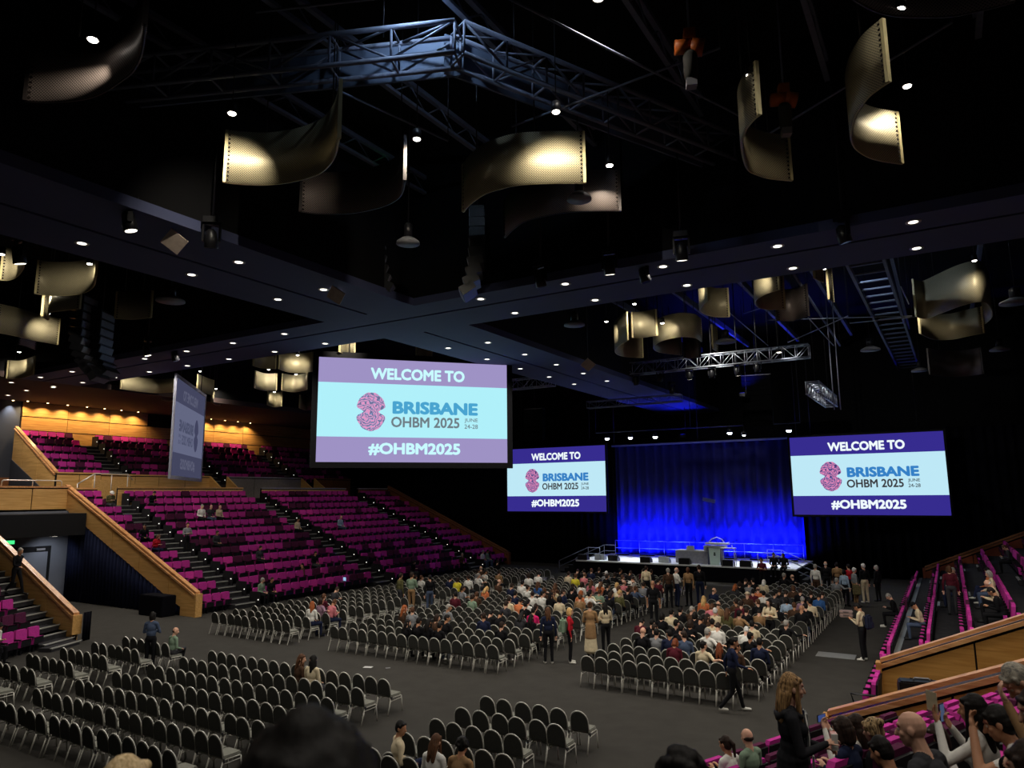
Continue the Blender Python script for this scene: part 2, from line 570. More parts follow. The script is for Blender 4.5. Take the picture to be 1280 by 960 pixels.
link('foot_panel', MB().box((-28.75, 19.78, 0), (-27.75, 20.02, 0.9)).mesh(), bpy.data.objects['trim_14'], WOODP)
railL2 = lambda x: 1.05 + 0.405 * (-27.2 - x)
panel_run_x('trim_15', 14.5, [-27.0, -28.9, -31.0, -33.1, -35.2, -37.3], railL2, 1.25, -1, 0.25)
railF = lambda x: 0.95 + 0.425 * (-28.1 - x)
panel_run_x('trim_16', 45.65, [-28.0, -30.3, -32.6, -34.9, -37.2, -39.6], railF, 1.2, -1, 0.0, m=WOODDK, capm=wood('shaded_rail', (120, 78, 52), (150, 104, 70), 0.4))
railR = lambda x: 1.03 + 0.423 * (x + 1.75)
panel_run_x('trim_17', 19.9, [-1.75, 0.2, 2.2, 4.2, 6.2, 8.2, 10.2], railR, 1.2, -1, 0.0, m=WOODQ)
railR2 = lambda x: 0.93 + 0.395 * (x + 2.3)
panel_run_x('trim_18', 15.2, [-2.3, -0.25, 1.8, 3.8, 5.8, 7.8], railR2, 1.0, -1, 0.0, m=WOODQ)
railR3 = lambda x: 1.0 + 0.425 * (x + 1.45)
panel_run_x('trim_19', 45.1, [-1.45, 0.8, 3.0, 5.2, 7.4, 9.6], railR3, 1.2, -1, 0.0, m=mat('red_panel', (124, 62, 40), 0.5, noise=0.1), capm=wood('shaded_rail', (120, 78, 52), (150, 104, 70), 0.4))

# ---- corner tiers (rows turned 24 degrees)
CA = R(24)
class Corner:
    def __init__(s, O, side, ypl):
        s.O = Vector((O[0], O[1], 0)); s.side = side; s.ypl = ypl
        s.u = Vector((side * math.cos(CA), -math.sin(CA), 0))
        s.e = Vector((-side * math.sin(CA), -math.cos(CA), 0))
    def P(s, ss, t, z=0): return s.O + s.u * ss + s.e * t + Vector((0, 0, z))
    def t0(s, ss): return 0.13 - 0.445 * ss
    def seat_rz(s): return math.atan2(-s.u.y, -s.u.x) - PI / 2       # local +Y faces down the slope
PITCH = 0.88
RIS = SL * PITCH
FZ = [0, 0.25, 0.58, 0.98, 1.42, 1.87, 2.33, 2.8, 3.25, 3.7, 4.1]      # rake of the corner tier, steeper towards the back
FZL = [RIS * k for k in range(12)]
CR = Corner((-2.0, 15.2), 1, 15.2)
CL = Corner((-27.2, 14.5), -1, 14.5)
def corner_tier(name, c, n, tmax, fz, first=1):
    b = MB()
    for k in range(first, n):
        s0 = 0.05 + PITCH * (k - 1) + 0.1
        s1 = s0 + PITCH if k < n - 1 else s0 + 1.6
        ta = c.t0(s0) + 0.02
        tb = c.t0(s1) + 0.02
        q = [c.P(s0, ta), c.P(s1, tb), c.P(s1, tmax), c.P(s0, tmax)]
        z = fz[k]
        vs = [(p.x, p.y, 0) for p in q] + [(p.x, p.y, z) for p in q]
        b.add(vs, [(3, 2, 1, 0), (4, 5, 6, 7), (0, 1, 5, 4), (1, 2, 6, 5), (2, 3, 7, 6), (3, 0, 4, 7)])
    return struct(name, b.mesh(), TIERCARPET)
t_cr = corner_tier('floor_tier_rear_right', CR, 10, 16.0, FZ)
t_cl = corner_tier('floor_tier_rear_left', CL, 11, 9.0, FZL)
# stairs beside the left corner tier
def corner_steps(c, parent, n, w):
    for k in range(0, n):
        s0 = 0.05 + PITCH * (k - 1) + 0.1
        for j in (0, 1):
            sa = s0 - 0.44 + j * 0.44
            if k == 0 and j == 0: continue
            z0 = RIS * (k - 1) if j == 0 else RIS * k - 0.02
            z1 = RIS * (k - 0.5) if j == 0 else RIS * k
            if k == 0: z0, z1 = 0.0, 0.12
            ta = c.t0(sa) + 0.06
            b = MB()
            for (a, d, za, zb, mi) in ((0, 0.46, z0, z1, 0), (-0.02, 0.06, z1 - 0.03, z1 + 0.006, 1)):
                q = [c.P(sa + a, ta), c.P(sa + d, ta - 0.2), c.P(sa + d, ta + w), c.P(sa + a, ta + w)]
                vs = [(p.x, p.y, za) for p in q] + [(p.x, p.y, zb) for p in q]
                b.add(vs, [(3, 2, 1, 0), (4, 5, 6, 7), (0, 1, 5, 4), (1, 2, 6, 5), (2, 3, 7, 6), (3, 0, 4, 7)], mi)
            b.build('step', [TIERCARPET, NOSING], parent)
corner_steps(CL, t_cl, 11, 1.3)

# ---- left passage: end wall, door, soffit
wp = struct('wall_passage', MB().box((-38.7, 14.5, 0), (-38.4, 19.95, 4.4)).mesh(), GREYWALL)
struct('trim_27', MB().box((-38.4, 14.55, 3.25), (-36.6, 19.75, 4.3)).mesh(), BLACK)
d = struct('door_1', MB().box((-38.42, 16.5, 0), (-38.34, 19.1, 2.72)).mesh(), BLACK)
link('leaf', MB().box((-38.36, 16.62, 0.02), (-38.30, 17.76, 2.45)).mesh(), d, GREYWALL)
link('leaf', MB().box((-38.36, 17.80, 0.02), (-38.30, 18.94, 2.45)).mesh(), d, GREYWALL)
link('meeting_strip', MB().box((-38.31, 17.75, 0.02), (-38.28, 17.81, 2.45)).mesh(), d, WHITEP)
link('closer', MB().box((-38.34, 18.4, 2.52), (-38.27, 18.8, 2.62)).mesh(), d, GREYP)

# ---- timber wall behind the upper tier: panels in three courses
ww = struct('wall_timber', MB().box((-48.9, 21.75, 8.4), (-48.62, 45.6, SOF)).mesh(), GROOVE)
jy = [21.8 + 2.72 * i for i in range(9)] + [45.55]
for (z0, z1) in ((8.42, 9.20), (9.26, 10.06), (10.12, 10.98)):
    for i in range(9):
        if z0 > 10 and i in (3,):                                   # booth window: a dark opening
            continue
        o = MB().box((-48.64, jy[i] + 0.015, z0), (-48.57, jy[i + 1] - 0.015, z1)).build('panel', WOODY, ww)
w1 = struct('window_1', MB().box((-48.66, jy[3] + 0.05, 10.14), (-48.63, jy[4] - 0.05, 10.96)).mesh(), mat('dark_booth_glass', (12, 12, 14), 0.1, spec=0.6))
link('frame', MB().box((-48.66, jy[3], 10.10), (-48.58, jy[4], 10.16)).box((-48.66, jy[3], 10.92), (-48.58, jy[4], 10.98)).mesh(), w1, BLACK)
struct('wall_side', MB().box((-48.9, 14.4, 4.95), (-48.6, 21.72, SOF)).mesh(), DKWALL)
# sloping timber balustrade at the near end of the upper tier, and its box front
railU = lambda x: 6.55 + 0.56 * (XU - x)
panel_run_x('trim_20', 21.5, [XU, -45.3, -47.2, -48.4], railU, 2.1, -1, None)
struct('trim_28', MB().prism([(XU, 4.95), (-48.4, 4.95), (-48.4, railU(-48.4) - 2.0), (XU, railU(XU) - 1.5)], 1, 21.36, 21.40).mesh(), DKWALL)
panel_run_y('trim_21', XU + 0.05, 21.5, 24.0, 4.95, 6.5, 2, WOODB, WOODB)
sn = MB().box((-48.6, 14.6, 4.95), (-48.4, 21.4, 6.3)).mesh()
struct('trim_22', sn, WOODDK)
# sloped timber cheeks beside the upper aisles
for i, (ya) in enumerate((31.45, 32.8, 39.6, 40.95)):
    struct('trim_%d' % (23 + i), MB().prism([(XU + 0.05, 4.95), (XU + 1.5, 4.95), (XU + 1.5, 5.5), (XU + 0.05, 6.45)], 1, ya - 0.06, ya + 0.06).mesh(), WOODP)

# ---- drapes (folded cloth)
def drape(name, p0, p1, z0, z1, m, fold=0.09, wl=0.34, label=None, amp_top=1.0, kind=None, cut=None, seed=0):
    rnd = random.Random(seed)
    p0, p1 = Vector(p0), Vector(p1)
    L = (p1 - p0).length
    d = (p1 - p0).normalized()
    nrm = Vector((-d.y, d.x, 0))
    n = max(8, int(L / wl * 6))
    vs, fs = [], []
    ph = 0
    rows = 2 if cut is None else 2
    for i in range(n + 1):
        s = i / n
        ph += (L / n) / wl * 2 * PI * rnd.uniform(0.7, 1.3)
        off = fold * math.sin(ph) * rnd.uniform(0.6, 1.0)
        b = p0 + d * (s * L) + nrm * off
        tp = p0 + d * (s * L) + nrm * off * amp_top
        zt = z1(s) if callable(z1) else z1
        vs += [(b.x, b.y, z0), (tp.x, tp.y, zt), (b.x - nrm.x * 0.012, b.y - nrm.y * 0.012, z0), (tp.x - nrm.x * 0.012, tp.y - nrm.y * 0.012, zt)]
    for i in range(n):
        a = 4 * i
        fs += [(a, a + 4, a + 5, a + 1), (a + 2, a + 3, a + 7, a + 6), (a + 1, a + 5, a + 7, a + 3), (a, a + 2, a + 6, a + 4)]
    o = MB().add(vs, fs, 0, True).build(name, m)
    if label: tag(o, label, 'curtain')
    return o
drape('drape', (-28.8, 19.82, 0), (-38.3, 19.82, 0), 0.02, lambda s: max(0.05, railL(-28.8 - 9.5 * s) - 1.13), DRAPEN, 0.06, 0.3, 'dark navy drape hanging under the sloping oak balustrade of the left tier', seed=1)
drape('drape', (-26.72, 14.62, 0), (-26.78, 14.9, 0), 0.02, 1.0, DRAPEB, 0.03, 0.12, 'short black drape at the foot of the oak stair balustrade', seed=2)
YC = 47.3
drape('stage_curtain', (-20.1, YC, 0), (-7.75, YC, 0), 0.92, 8.35, DRAPEBL, 0.22, 0.7, 'tall blue lit stage curtain in long folds behind the lectern', seed=3)
drape('drape', (-49.5, 47.6, 0), (-20.2, 47.6, 0), 0.02, 8.6, DRAPEB, 0.12, 0.5, 'black masking drape beyond the left tier behind the left stage screen', seed=4)
drape('drape', (-7.6, 47.6, 0), (13.8, 47.6, 0), 0.02, 8.6, DRAPEB, 0.12, 0.5, 'black masking drape behind the right stage screen', seed=5)

# ================================================================== CEILING FITTINGS
dl_ring = MB().lathe([(0.10, 0.0), (0.155, -0.012), (0.165, 0.0), (0.165, 0.02), (0.10, 0.02)], 18, caps=False).mesh()
dl_ring.materials.append(WHITEP)
dl_lens = MB().lathe([(0.1, -0.005), (0.0001, -0.007)], 18, caps=False).mesh()
dl_lens.materials.append(LAMPW)
DL_LIGHT = None
DL_NARROW = None
def downlight(x, y, label, group, power=P_DOWN, z=SOF, narrow=False):
    global DL_LIGHT, DL_NARROW
    t = thing('recessed_downlight', label, 'downlight', (x, y, z - 0.002), 0, group)
    link('trim_ring', dl_ring, t)
    link('lens', dl_lens, t)
    if narrow:
        if DL_NARROW is None:
            DL_NARROW = spot(None, (0, 0, -0.03), (0, 0, -5), power * 0.8, 84, WARM, 0.6, 0.10, 'downlight_beam_narrow'); l = DL_NARROW
        else:
            l = bpy.data.objects.new('downlight_beam', DL_NARROW.data); C.objects.link(l)
        l.parent = t; l.location = (0, 0, -0.03)
    elif power:
        if DL_LIGHT is None:
            DL_LIGHT = spot(t, (0, 0, -0.03), (0, 0, -5), power, 140, WARM, 0.5, 0.10, 'downlight_beam')
        else:
            l = bpy.data.objects.new('downlight_beam', DL_LIGHT.data)
            C.objects.link(l); l.parent = t; l.location = (0, 0, -0.03)
    return t
for r, (y, nm) in enumerate(((17.8, 'near'), (19.85, 'far'))):
    for i in range(-3, 15):
        x = -0.15 - 2.925 * i
        if -18.6 < x < -13.6: continue
        side = 'right arm of the cross beam' if x > -14 else 'left arm of the cross beam'
        n = int(abs(x + 16.1) / 2.925)
        if i < 0: continue
        downlight(x, y, 'round recessed downlight, %s row, %s from crossing, %s' % (nm, ORD[max(1, n)], side), 'downlights in the cross beam')
    for i in (-3, -2, -1):
        downlight(-0.15 - 2.925 * i, y, 'round recessed downlight, %s row, right end of cross beam, %s outward' % (nm, ORD[-i]), 'downlights in the cross beam')
for r, (x, nm) in enumerate(((-15.15, 'right'), (-17.1, 'left'))):
    for j, y in enumerate((5.7, 8.6, 11.5, 14.45)):
        downlight(x, y, 'round recessed downlight, %s row, near arm of long beam, %s from crossing' % (nm, ORD[4 - j]), 'downlights in the long beam')
    for j in range(5):
        downlight(x, 23.26 + 2.92 * j, 'round recessed downlight, %s row, stage arm of long beam, %s from crossing' % (nm, ORD[j + 1]), 'downlights in the long beam', narrow=j >= 2)
for j, (px, py) in enumerate(((33, 488), (67, 483), (10, 494))):
    p = at_z(px, py, SOF)
    downlight(p.x, p.y, 'round recessed downlight in the brown side soffit, %s from the crossing beam' % ORD[j + 1], 'downlights in the side soffit')
can_body = MB().lathe([(0.10, 0.0), (0.13, 0.0), (0.13, 0.3), (0.05, 0.34)], 14, caps=False).mesh(); can_body.materials.append(FIXT)
CANS = [(x, y, 'over the right corner tier, column %s, row %s' % (ORD[i + 1], ORD[j + 1])) for i, x in enumerate((-4.5, 0.5, 5.5)) for j, y in enumerate((0.5, 5.5, 10.5))]
CANS += [(-32.5, 27.0, 'in the far left coffer, near outer'), (-32.5, 36.0, 'in the far left coffer, far outer'), (-25.0, 26.0, 'in the far left coffer, near inner'), (-25.0, 36.0, 'in the far left coffer, far inner')]
for x, y, lb in CANS:  # cans added to brighten the right corner tier and the left tier
    if True:
        t = thing('added_can_light', 'added black can downlight hung ' + lb, 'downlight', (x, y, 13.6), 0, 'added can downlights')
        link('can', can_body, t); link('lens', dl_lens, t)
        MB().tube([(0, 0, 0.34), (0, 0, HANG - 13.6)], 0.015, 5).build('drop_rod', FIXT, t)
        l = bpy.data.objects.new('downlight_beam', DL_LIGHT.data); C.objects.link(l); l.parent = t; l.location = (0, 0, -0.03)
# warm washers over the timber wall
wl_can = MB().lathe([(0.05, 0.0), (0.075, 0.0), (0.075, 0.03)], 12, caps=False).mesh(); wl_can.materials.append(WHITEP)
wl_lens = MB().lathe([(0.06, 0.0), (0.045, -0.02), (0.0001, -0.03)], 12, caps=False).mesh(); wl_lens.materials.append(LAMPY)
WASH = None
for j, (px, py) in enumerate(((33, 498.7), (58, 501), (83, 503.5), (107, 506.5), (129, 508.7), (150, 510.7), (171, 513), (262, 522), (279.5, 523.5), (295.5, 525), (311, 526.7))):
    y = at_x(px, py, -48.2).y
    n = j + 1 if j < 7 else j - 6
    t = thing('wall_washer', 'warm wall washer above the oak wall, %s from left, %s' % (ORD[n], 'left of the booth window' if j < 7 else 'right of the banner screen'), 'downlight', (-48.0, y, SOF - 0.03), 0, 'wall washers over the oak wall')
    link('trim_ring', wl_can, t); link('lens', wl_lens, t)
    if WASH is None:
        WASH = spot(t, (0, 0, -0.06), (-0.3, 0, -1.6), P_WOOD, 125, (1.0, 0.72, 0.36), 0.9, 0.03, 'washer_beam')
    else:
        l = WASH.copy(); C.objects.link(l); l.parent = t
t = thing('wall_washer', 'white washer lighting the dark grey side wall left of the oak wall', 'downlight', (-48.3, at_x(17, 495, -48.3).y, SOF - 0.03))
link('trim_ring', wl_can, t); link('lens', wl_lens, t)
spot(t, (0, 0, -0.06), (-0.25, 0, -1.2), P_WOOD * 0.8, 80, (0.9, 0.95, 1.0), 0.9, 0.03, 'washer_beam')

# ---- scroll reflectors: perforated sheets bent into curves
def catmull(pts, n):
    P = [Vector(p) for p in pts]
    P = [P[0] * 2 - P[1]] + P + [P[-1] * 2 - P[-2]]
    out = []
    for i in range(1, len(P) - 2):
        for j in range(n):
            t = j / n
            a, b, c, d = P[i - 1], P[i], P[i + 1], P[i + 2]
            out.append(0.5 * (2 * b + (c - a) * t + (2 * a - 5 * b + 4 * c - d) * t * t + (3 * b - a - 3 * c + d) * t ** 3))
    out.append(P[-2])
    return out
def scroll(pix, zb, h, label, m=SCROLL, lamp=None, power=P_SCROLL, aim=None, group='perforated scroll reflectors', ztop=HANG, strips=True, angle=100, lz=None):
    pts = catmull([at_z(px, py, zb) for px, py in pix], 6)
    c = sum(pts, Vector()) / len(pts)
    t = thing('scroll_reflector', label, 'ceiling reflector', (c.x, c.y, zb), 0, group)
    P = [p - Vector((c.x, c.y, zb)) for p in pts]
    n = len(P)
    th = 0.025
    nr = []
    for i in range(n):
        d = P[min(i + 1, n - 1)] - P[max(i - 1, 0)]
        nr.append(Vector((-d.y, d.x, 0)).normalized() * th)
    vs, fs, uv = [], [], []
    s = 0
    S = []
    for i in range(n):
        if i: s += (P[i] - P[i - 1]).length
        S.append(s)
        q = P[i]
        vs += [q + nr[i], q + nr[i] + Vector((0, 0, h)), q - nr[i], q - nr[i] + Vector((0, 0, h))]
    for i in range(n - 1):
        a = 4 * i
        fs += [(a, a + 4, a + 5, a + 1), (a + 3, a + 7, a + 6, a + 2), (a + 1, a + 5, a + 7, a + 3), (a + 2, a + 6, a + 4, a)]
    fs += [(0, 1, 3, 2), (4 * n - 4, 4 * n - 2, 4 * n - 1, 4 * n - 3)]
    me = MB().add(vs, fs, 0, False).mesh('sheet')
    ul = me.uv_layers.new(name='UVMap')
    for p in me.polygons:
        for li in p.loop_indices:
            vi = me.loops[li].vertex_index
            ul.data[li].uv = (S[vi // 4], vs[vi].z)
    for p in me.polygons:
        if abs(p.normal.z) < 0.5: p.use_smooth = True
    link('sheet', me, t, m)
    rim = MB().tube([p + Vector((0, 0, 0.0)) for p in P], 0.018, 5).build('bottom_rim', EDGE if m is SCROLL else SCROLLD, t)
    for e in (0, n - 1):
        d = (P[1] - P[0]).normalized() if e == 0 else (P[-2] - P[-1]).normalized()
        M = Matrix.Translation(P[e]) @ Matrix.Rotation(math.atan2(d.y, d.x), 4, 'Z')
        es = MB().box((-0.01, -0.035, 0), (0.05, 0.035, h), 0, M)
        nb = int(h / 0.09)
        for k in range(nb):
            es.box((0.062, -0.032, 0.03 + k * 0.09), (0.1, 0.032, 0.065 + k * 0.09), 1, M)
        es.build('edge_strip', [EDGE if m is SCROLL else SCROLLD, GROOVE], t)
    for e in (n // 4, 3 * n // 4):
        MB().tube([P[e] + Vector((0, 0, h)), P[e] + Vector((0, 0, ztop - zb))], 0.015, 5).build('hanger_rod', FIXT, t)
    if lamp:
        if lz is None:
            rr = ray(*lamp)
            az = math.atan2(rr.x, rr.y)
            near_ = min(pts, key=lambda q: abs(math.atan2(q.x, q.y) - az) * 30 + 0.02 * math.hypot(q.x, q.y))
            D = math.hypot(near_.x, near_.y) - 1.25
            lp = CAMP + rr * (D / math.hypot(rr.x, rr.y))
        else:
            lp = at_z(lamp[0], lamp[1], zb + lz)
        lt = thing('scroll_spotlight', 'small bright spotlight above the ' + label, 'spotlight', lp, 0, 'spotlights over the scroll reflectors')
        MB().lathe([(0.05, 0.22), (0.085, 0.2), (0.10, 0.0), (0.085, 0.0), (0.08, 0.03)], 12).build('can', FIXT, lt)
        MB().ball((0, 0, 0.0), (0.075, 0.075, 0.03), 12).build('lens', LAMPS, lt)
        MB().tube([(0, 0, 0.2), (0, 0, ztop - lp.z)], 0.012, 5).build('drop_rod', FIXT, lt)
        tg = Vector((c.x, c.y, zb)) if aim is None else at_z(aim[0], aim[1], zb)
        dv = (tg - lp)
        spot(lt, (0, 0, -0.05), (near_ - lp + Vector((0, 0, 0.1))) if lz is None else dv + Vector((0, 0, -0.6)), power, 85 if lz is None else angle, (1.0, 0.90, 0.72), 0.9, 0.04, 'scroll_beam')
    return t
scroll([(279, 228), (300, 230), (330, 231), (360, 228), (385, 222), (402, 215), (414, 203), (420, 190), (424, 172)], 11.4, 1.15, 'cream edged scroll below the truss, left of centre', lamp=(290, 142), aim=(310, 235))
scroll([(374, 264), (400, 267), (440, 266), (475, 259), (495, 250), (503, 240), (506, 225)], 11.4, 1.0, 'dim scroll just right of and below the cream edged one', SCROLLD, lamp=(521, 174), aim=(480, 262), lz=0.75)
scroll([(579, 265), (588, 255), (605, 243), (625, 236), (650, 231), (690, 229), (732, 229)], 11.4, 1.15, 'wide brightly lit scroll at the centre of the ceiling', lamp=(695, 140), aim=(680, 225), power=P_SCROLL * 1.3)
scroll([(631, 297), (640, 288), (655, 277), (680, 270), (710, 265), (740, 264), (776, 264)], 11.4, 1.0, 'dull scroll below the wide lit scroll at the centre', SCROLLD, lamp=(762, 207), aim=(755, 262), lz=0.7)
scroll([(950, 143), (940, 152), (931, 165), (927, 180), (930, 200), (936, 213), (948, 219), (962, 223), (990, 226)], 11.4, 1.0, 'tightly curled scroll right of the orange hoists', lamp=(938, 94), aim=(930, 190), lz=0.9)
scroll([(1112, 102), (1100, 110), (1085, 122), (1072, 140), (1066, 155), (1064, 172), (1070, 186), (1085, 196), (1102, 201), (1128, 205)], 11.4, 1.1, 'tall curled scroll with rows of holes, upper right', SCROLL, lamp=(1134, 108), aim=(1110, 200), lz=1.4, power=190)
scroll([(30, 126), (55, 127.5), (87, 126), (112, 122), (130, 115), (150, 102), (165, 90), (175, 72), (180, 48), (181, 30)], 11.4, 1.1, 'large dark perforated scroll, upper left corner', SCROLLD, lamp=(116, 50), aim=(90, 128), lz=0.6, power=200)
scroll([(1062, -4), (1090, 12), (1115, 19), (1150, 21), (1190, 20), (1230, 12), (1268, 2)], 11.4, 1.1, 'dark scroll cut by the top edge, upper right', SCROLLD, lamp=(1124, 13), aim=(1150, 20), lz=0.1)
# coffer beyond the cross beam, right side
ZB2 = 11.4
FR = [
    ([(1145, 396), (1158, 398), (1180, 390), (1205, 381), (1228, 377), (1238, 384), (1240, 396), (1231, 405)], 11.6, 1.5, 'broad lit double scroll over the right tier, upper sheet', SCROLL, (1218, 326), (1215, 380)),
    ([(1150, 417), (1167, 424), (1190, 424), (1210, 420), (1231, 416)], 11.3, 1.1, 'broad lit double scroll over the right tier, lower sheet', SCROLL, (1152, 372), (1160, 420)),
    ([(1162, 468), (1185, 471), (1210, 470), (1230, 467)], 10.6, 1.3, 'unlit grey scroll below the broad double scroll', SCROLLD, None, None),
    ([(886, 375), (878, 382), (875, 388), (882, 393), (895, 396), (912, 396)], 11.4, 1.1, 'small curled scroll nearest the cross beam, over the stage truss', SCROLL, (868, 352), (880, 390)),
    ([(975, 362), (958, 367), (946, 374), (944, 380), (950, 385), (965, 387), (982, 386)], 11.4, 1.2, 'small lit scroll left of the catwalk', SCROLL, (946, 340), (948, 383)),
    ([(971, 401), (992, 401), (1011, 395)], 11.2, 1.2, 'dim grey scroll hanging beside the catwalk', SCROLLD, None, None),
    ([(790, 422), (802, 422), (822, 419)], 11.4, 1.1, 'square lit scroll in the far coffer, left cluster', SCROLL, (793, 380), (800, 420)),
    ([(785, 425), (774, 432), (769, 438), (772, 443), (784, 446), (804, 447)], 11.2, 1.2, 'curled scroll left of the square lit scroll', SCROLL, (758, 402), (775, 445)),
    ([(877, 427), (868, 422), (850, 421), (830, 425), (819, 431), (818, 437), (828, 441), (852, 444)], 11.3, 1.0, 'S shaped scroll between cross beam and stage truss', SCROLL, (828, 404), (835, 436)),
    ([(855, 447), (864, 448), (876, 446)], 11.1, 1.0, 'narrow dim scroll behind the S shaped scroll', SCROLLD, None, None),
    ([(891, 436), (894, 438), (897, 439)], 11.2, 1.1, 'narrow lit strip of scroll left of a white dish speaker', SCROLL, None, None),
    ([(1018, 348), (1024, 351), (1029, 353)], 11.6, 0.9, 'short lit scroll edge at the left of the catwalk', SCROLL, None, None),
    ([(1036, 374), (1039, 376), (1042, 378)], 11.6, 1.6, 'long thin lit scroll edge in front of the catwalk', SCROLL, (1030, 336), (1040, 375)),
]
for pix, zb, h, lab, m, lamp, aim in FR:
    scroll(pix, zb, h, lab, m, lamp, P_SCROLL * 0.5, aim)
# coffers on the left
FL = [
    ([(0, 350), (12, 350), (22, 345), (29, 335), (30, 322)], 11.4, 1.0, 'lit scroll cut by the left edge, nearest the long beam', SCROLL, (2, 318), (8, 350)),
    ([(43, 367), (60, 369), (85, 369), (105, 366), (117, 358), (120, 345)], 11.4, 1.1, 'lit scroll with a bright right lip, far left', SCROLL, (112, 330), (115, 362)),
    ([(52, 395), (60, 400), (62, 391), (80, 388), (100, 386)], 11.2, 0.9, 'scroll below the bright lipped scroll, beside the curved line array', SCROLL, (60, 366), (80, 388)),
    ([(-6, 415), (20, 420), (40, 425), (57, 428), (72, 431)], 11.2, 1.1, 'wide lit scroll cut by the left edge, lower', SCROLL, (60, 392), (60, 428)),
    ([(22, 430), (33, 433), (44, 437)], 11.0, 0.8, 'dim scroll behind the wide lit scroll at the left edge', SCROLLD, None, None),
    ([(143, 398), (165, 399), (189, 397)], 11.4, 1.0, 'dim greenish scroll right of the curved line array', SCROLL, None, None),
    ([(8, 473), (25, 473), (42, 468)], 10.9, 0.9, 'pale cone shaped scroll over the grey side wall', SCROLL, (24, 440), (25, 472)),
    ([(348, 461), (360, 465), (376, 466), (392, 464)], 11.2, 1.0, 'lit scroll left of the big hanging screen, upper', SCROLL, (372, 444), (372, 464)),
    ([(316, 457), (328, 460), (345, 461)], 11.2, 1.0, 'dim scroll at the left of the cluster by the big screen', SCROLL, None, None),
    ([(318, 485), (330, 488), (346, 488)], 11.1, 1.0, 'lit scroll amid the cluster by the big screen', SCROLL, (336, 462), (332, 487)),
    ([(352, 488), (368, 490), (384, 487)], 11.1, 1.0, 'lit scroll low in the cluster by the big screen', SCROLL, (370, 468), (368, 489)),
    ([(334, 506), (343, 509), (352, 508)], 10.9, 1.0, 'narrow lit scroll hanging lowest by the big screen', SCROLL, (343, 490), (343, 508)),
    ([(374, 510), (383, 513), (391, 511)], 10.9, 0.9, 'dim narrow scroll tight against the big screen', SCROLL, None, None),
    ([(150, 486), (172, 489), (195, 491), (217, 490)], 11.0, 0.8, 'long lit scroll over the oak wall, left of the banner', SCROLL, (165, 468), (180, 490)),
    ([(202, 500), (210, 502), (219, 502)], 10.9, 0.5, 'pale small scroll behind the banner screen edge', SCROLL, None, None),
    ([(246, 487), (256, 491), (266, 494)], 11.0, 0.9, 'lit scroll above the right edge of the banner screen', SCROLL, (250, 464), (254, 490)),
    ([(264, 503), (269, 506), (275, 507)], 10.9, 0.8, 'small bright scroll right of the banner screen', SCROLL, (270, 486), (270, 505)),
    ([(424, 440), (434, 443), (444, 443)], 11.2, 0.9, 'lit scroll peeping over the big screen, left', SCROLL, (432, 424), (434, 442)),
    ([(520, 446), (530, 448), (540, 447)], 11.2, 0.9, 'dim scroll peeping over the big screen, centre', SCROLL, None, None),
]
for pix, zb, h, lab, m, lamp, aim in FL:
    scroll(pix, zb, h, lab, m, lamp, P_SCROLL * 0.6, aim)

# ---- trusses
def box_truss(p0, p1, w, h, bays, rc, rb, name, label, m, up_=Vector((0, 0, 1)), single=False, group=None):
    p0, p1 = Vector(p0), Vector(p1)
    d = (p1 - p0)
    L = d.length
    d.normalize()
    sd = d.cross(up_).normalized()
    t = thing(name, label, 'truss', p0, 0, group)
    cor = [sd * (a * w / 2) + up_ * b for a in (-1, 1) for b in (0, h)]
    for q in cor:
        MB().tube([q, q + d * L], rc, 8).build('chord', m, t)
    br = MB()
    def put(a, b):
        if single: MB().tube([a, b], rb, 6).build('brace', m, t)
        else: br.tube([a, b], rb, 5)
    for i in range(bays + 1):
        q = d * (L * i / bays)
        for a, b in ((0, 1), (2, 3), (0, 2), (1, 3)):
            put(cor[a] + q, cor[b] + q)
        if i < bays:
            q2 = d * (L * (i + 1) / bays)
            a, b = (0, 1) if i % 2 else (1, 0)
            put(cor[a] + q, cor[b] + q2)
            put(cor[a + 2] + q, cor[b + 2] + q2)
            put(cor[1] + q, cor[3] + q2)
    for q in (d * (L * 0.15), d * (L * 0.85)):
        MB().tube([q + up_ * h, (q.x, q.y, HANG - p0.z)], 0.014, 5).build('hanging_chain', FIXT, t)
    if not single:
        o = br.build('brace', m, t)
        o['kind'] = 'stuff'
    return t
ZT = 13.3
tc_, tl_, tr_ = at_z(572, 75, ZT), at_z(0, 134, ZT), at_z(940, 215, ZT)
box_truss(tc_, tl_, 0.5, 0.66, 8, 0.05, 0.026, 'roof_truss', 'blue lit roof truss running left from its corner at the top', DKSTEEL, single=True)
box_truss(tc_, tr_, 0.5, 0.66, 9, 0.05, 0.026, 'roof_truss', 'dark roof truss running right and down from the lit corner', DKSTEEL, single=True)
# metal deck panels above the truss
def deck(p, q, off, label):
    d = (q - p).normalized(); s = Vector((-d.y, d.x, 0))
    if s.dot(Vector((0, 1, 0))) < 0: s = -s
    a = [p + s * 0.5, q + s * 0.5, q + s * 0.5 + Vector((0, 0, 0.85)), p + s * 0.5 + Vector((0, 0, 0.85))]
    b = [v + s * 0.05 for v in a]
    o = MB().add(a + b, [(0, 1, 2, 3), (7, 6, 5, 4), (0, 4, 5, 1), (1, 5, 6, 2), (2, 6, 7, 3), (3, 7, 4, 0)]).build('roof_panel', mat('roof_panel_paint', (96, 108, 130), 0.7, noise=0.15, scale=1.2))
    tag(o, label, 'panel')
deck(tc_, tl_, 0, 'blue grey metal panel behind the left running roof truss')
deck(tc_, tr_, 0, 'blue grey metal panel behind the right running roof truss')
pl = tc_ + Vector((-0.2, -0.9, 1.25))
lt = thing('roof_work_light', 'small cool work light over the truss corner at the top', 'lamp', pl)
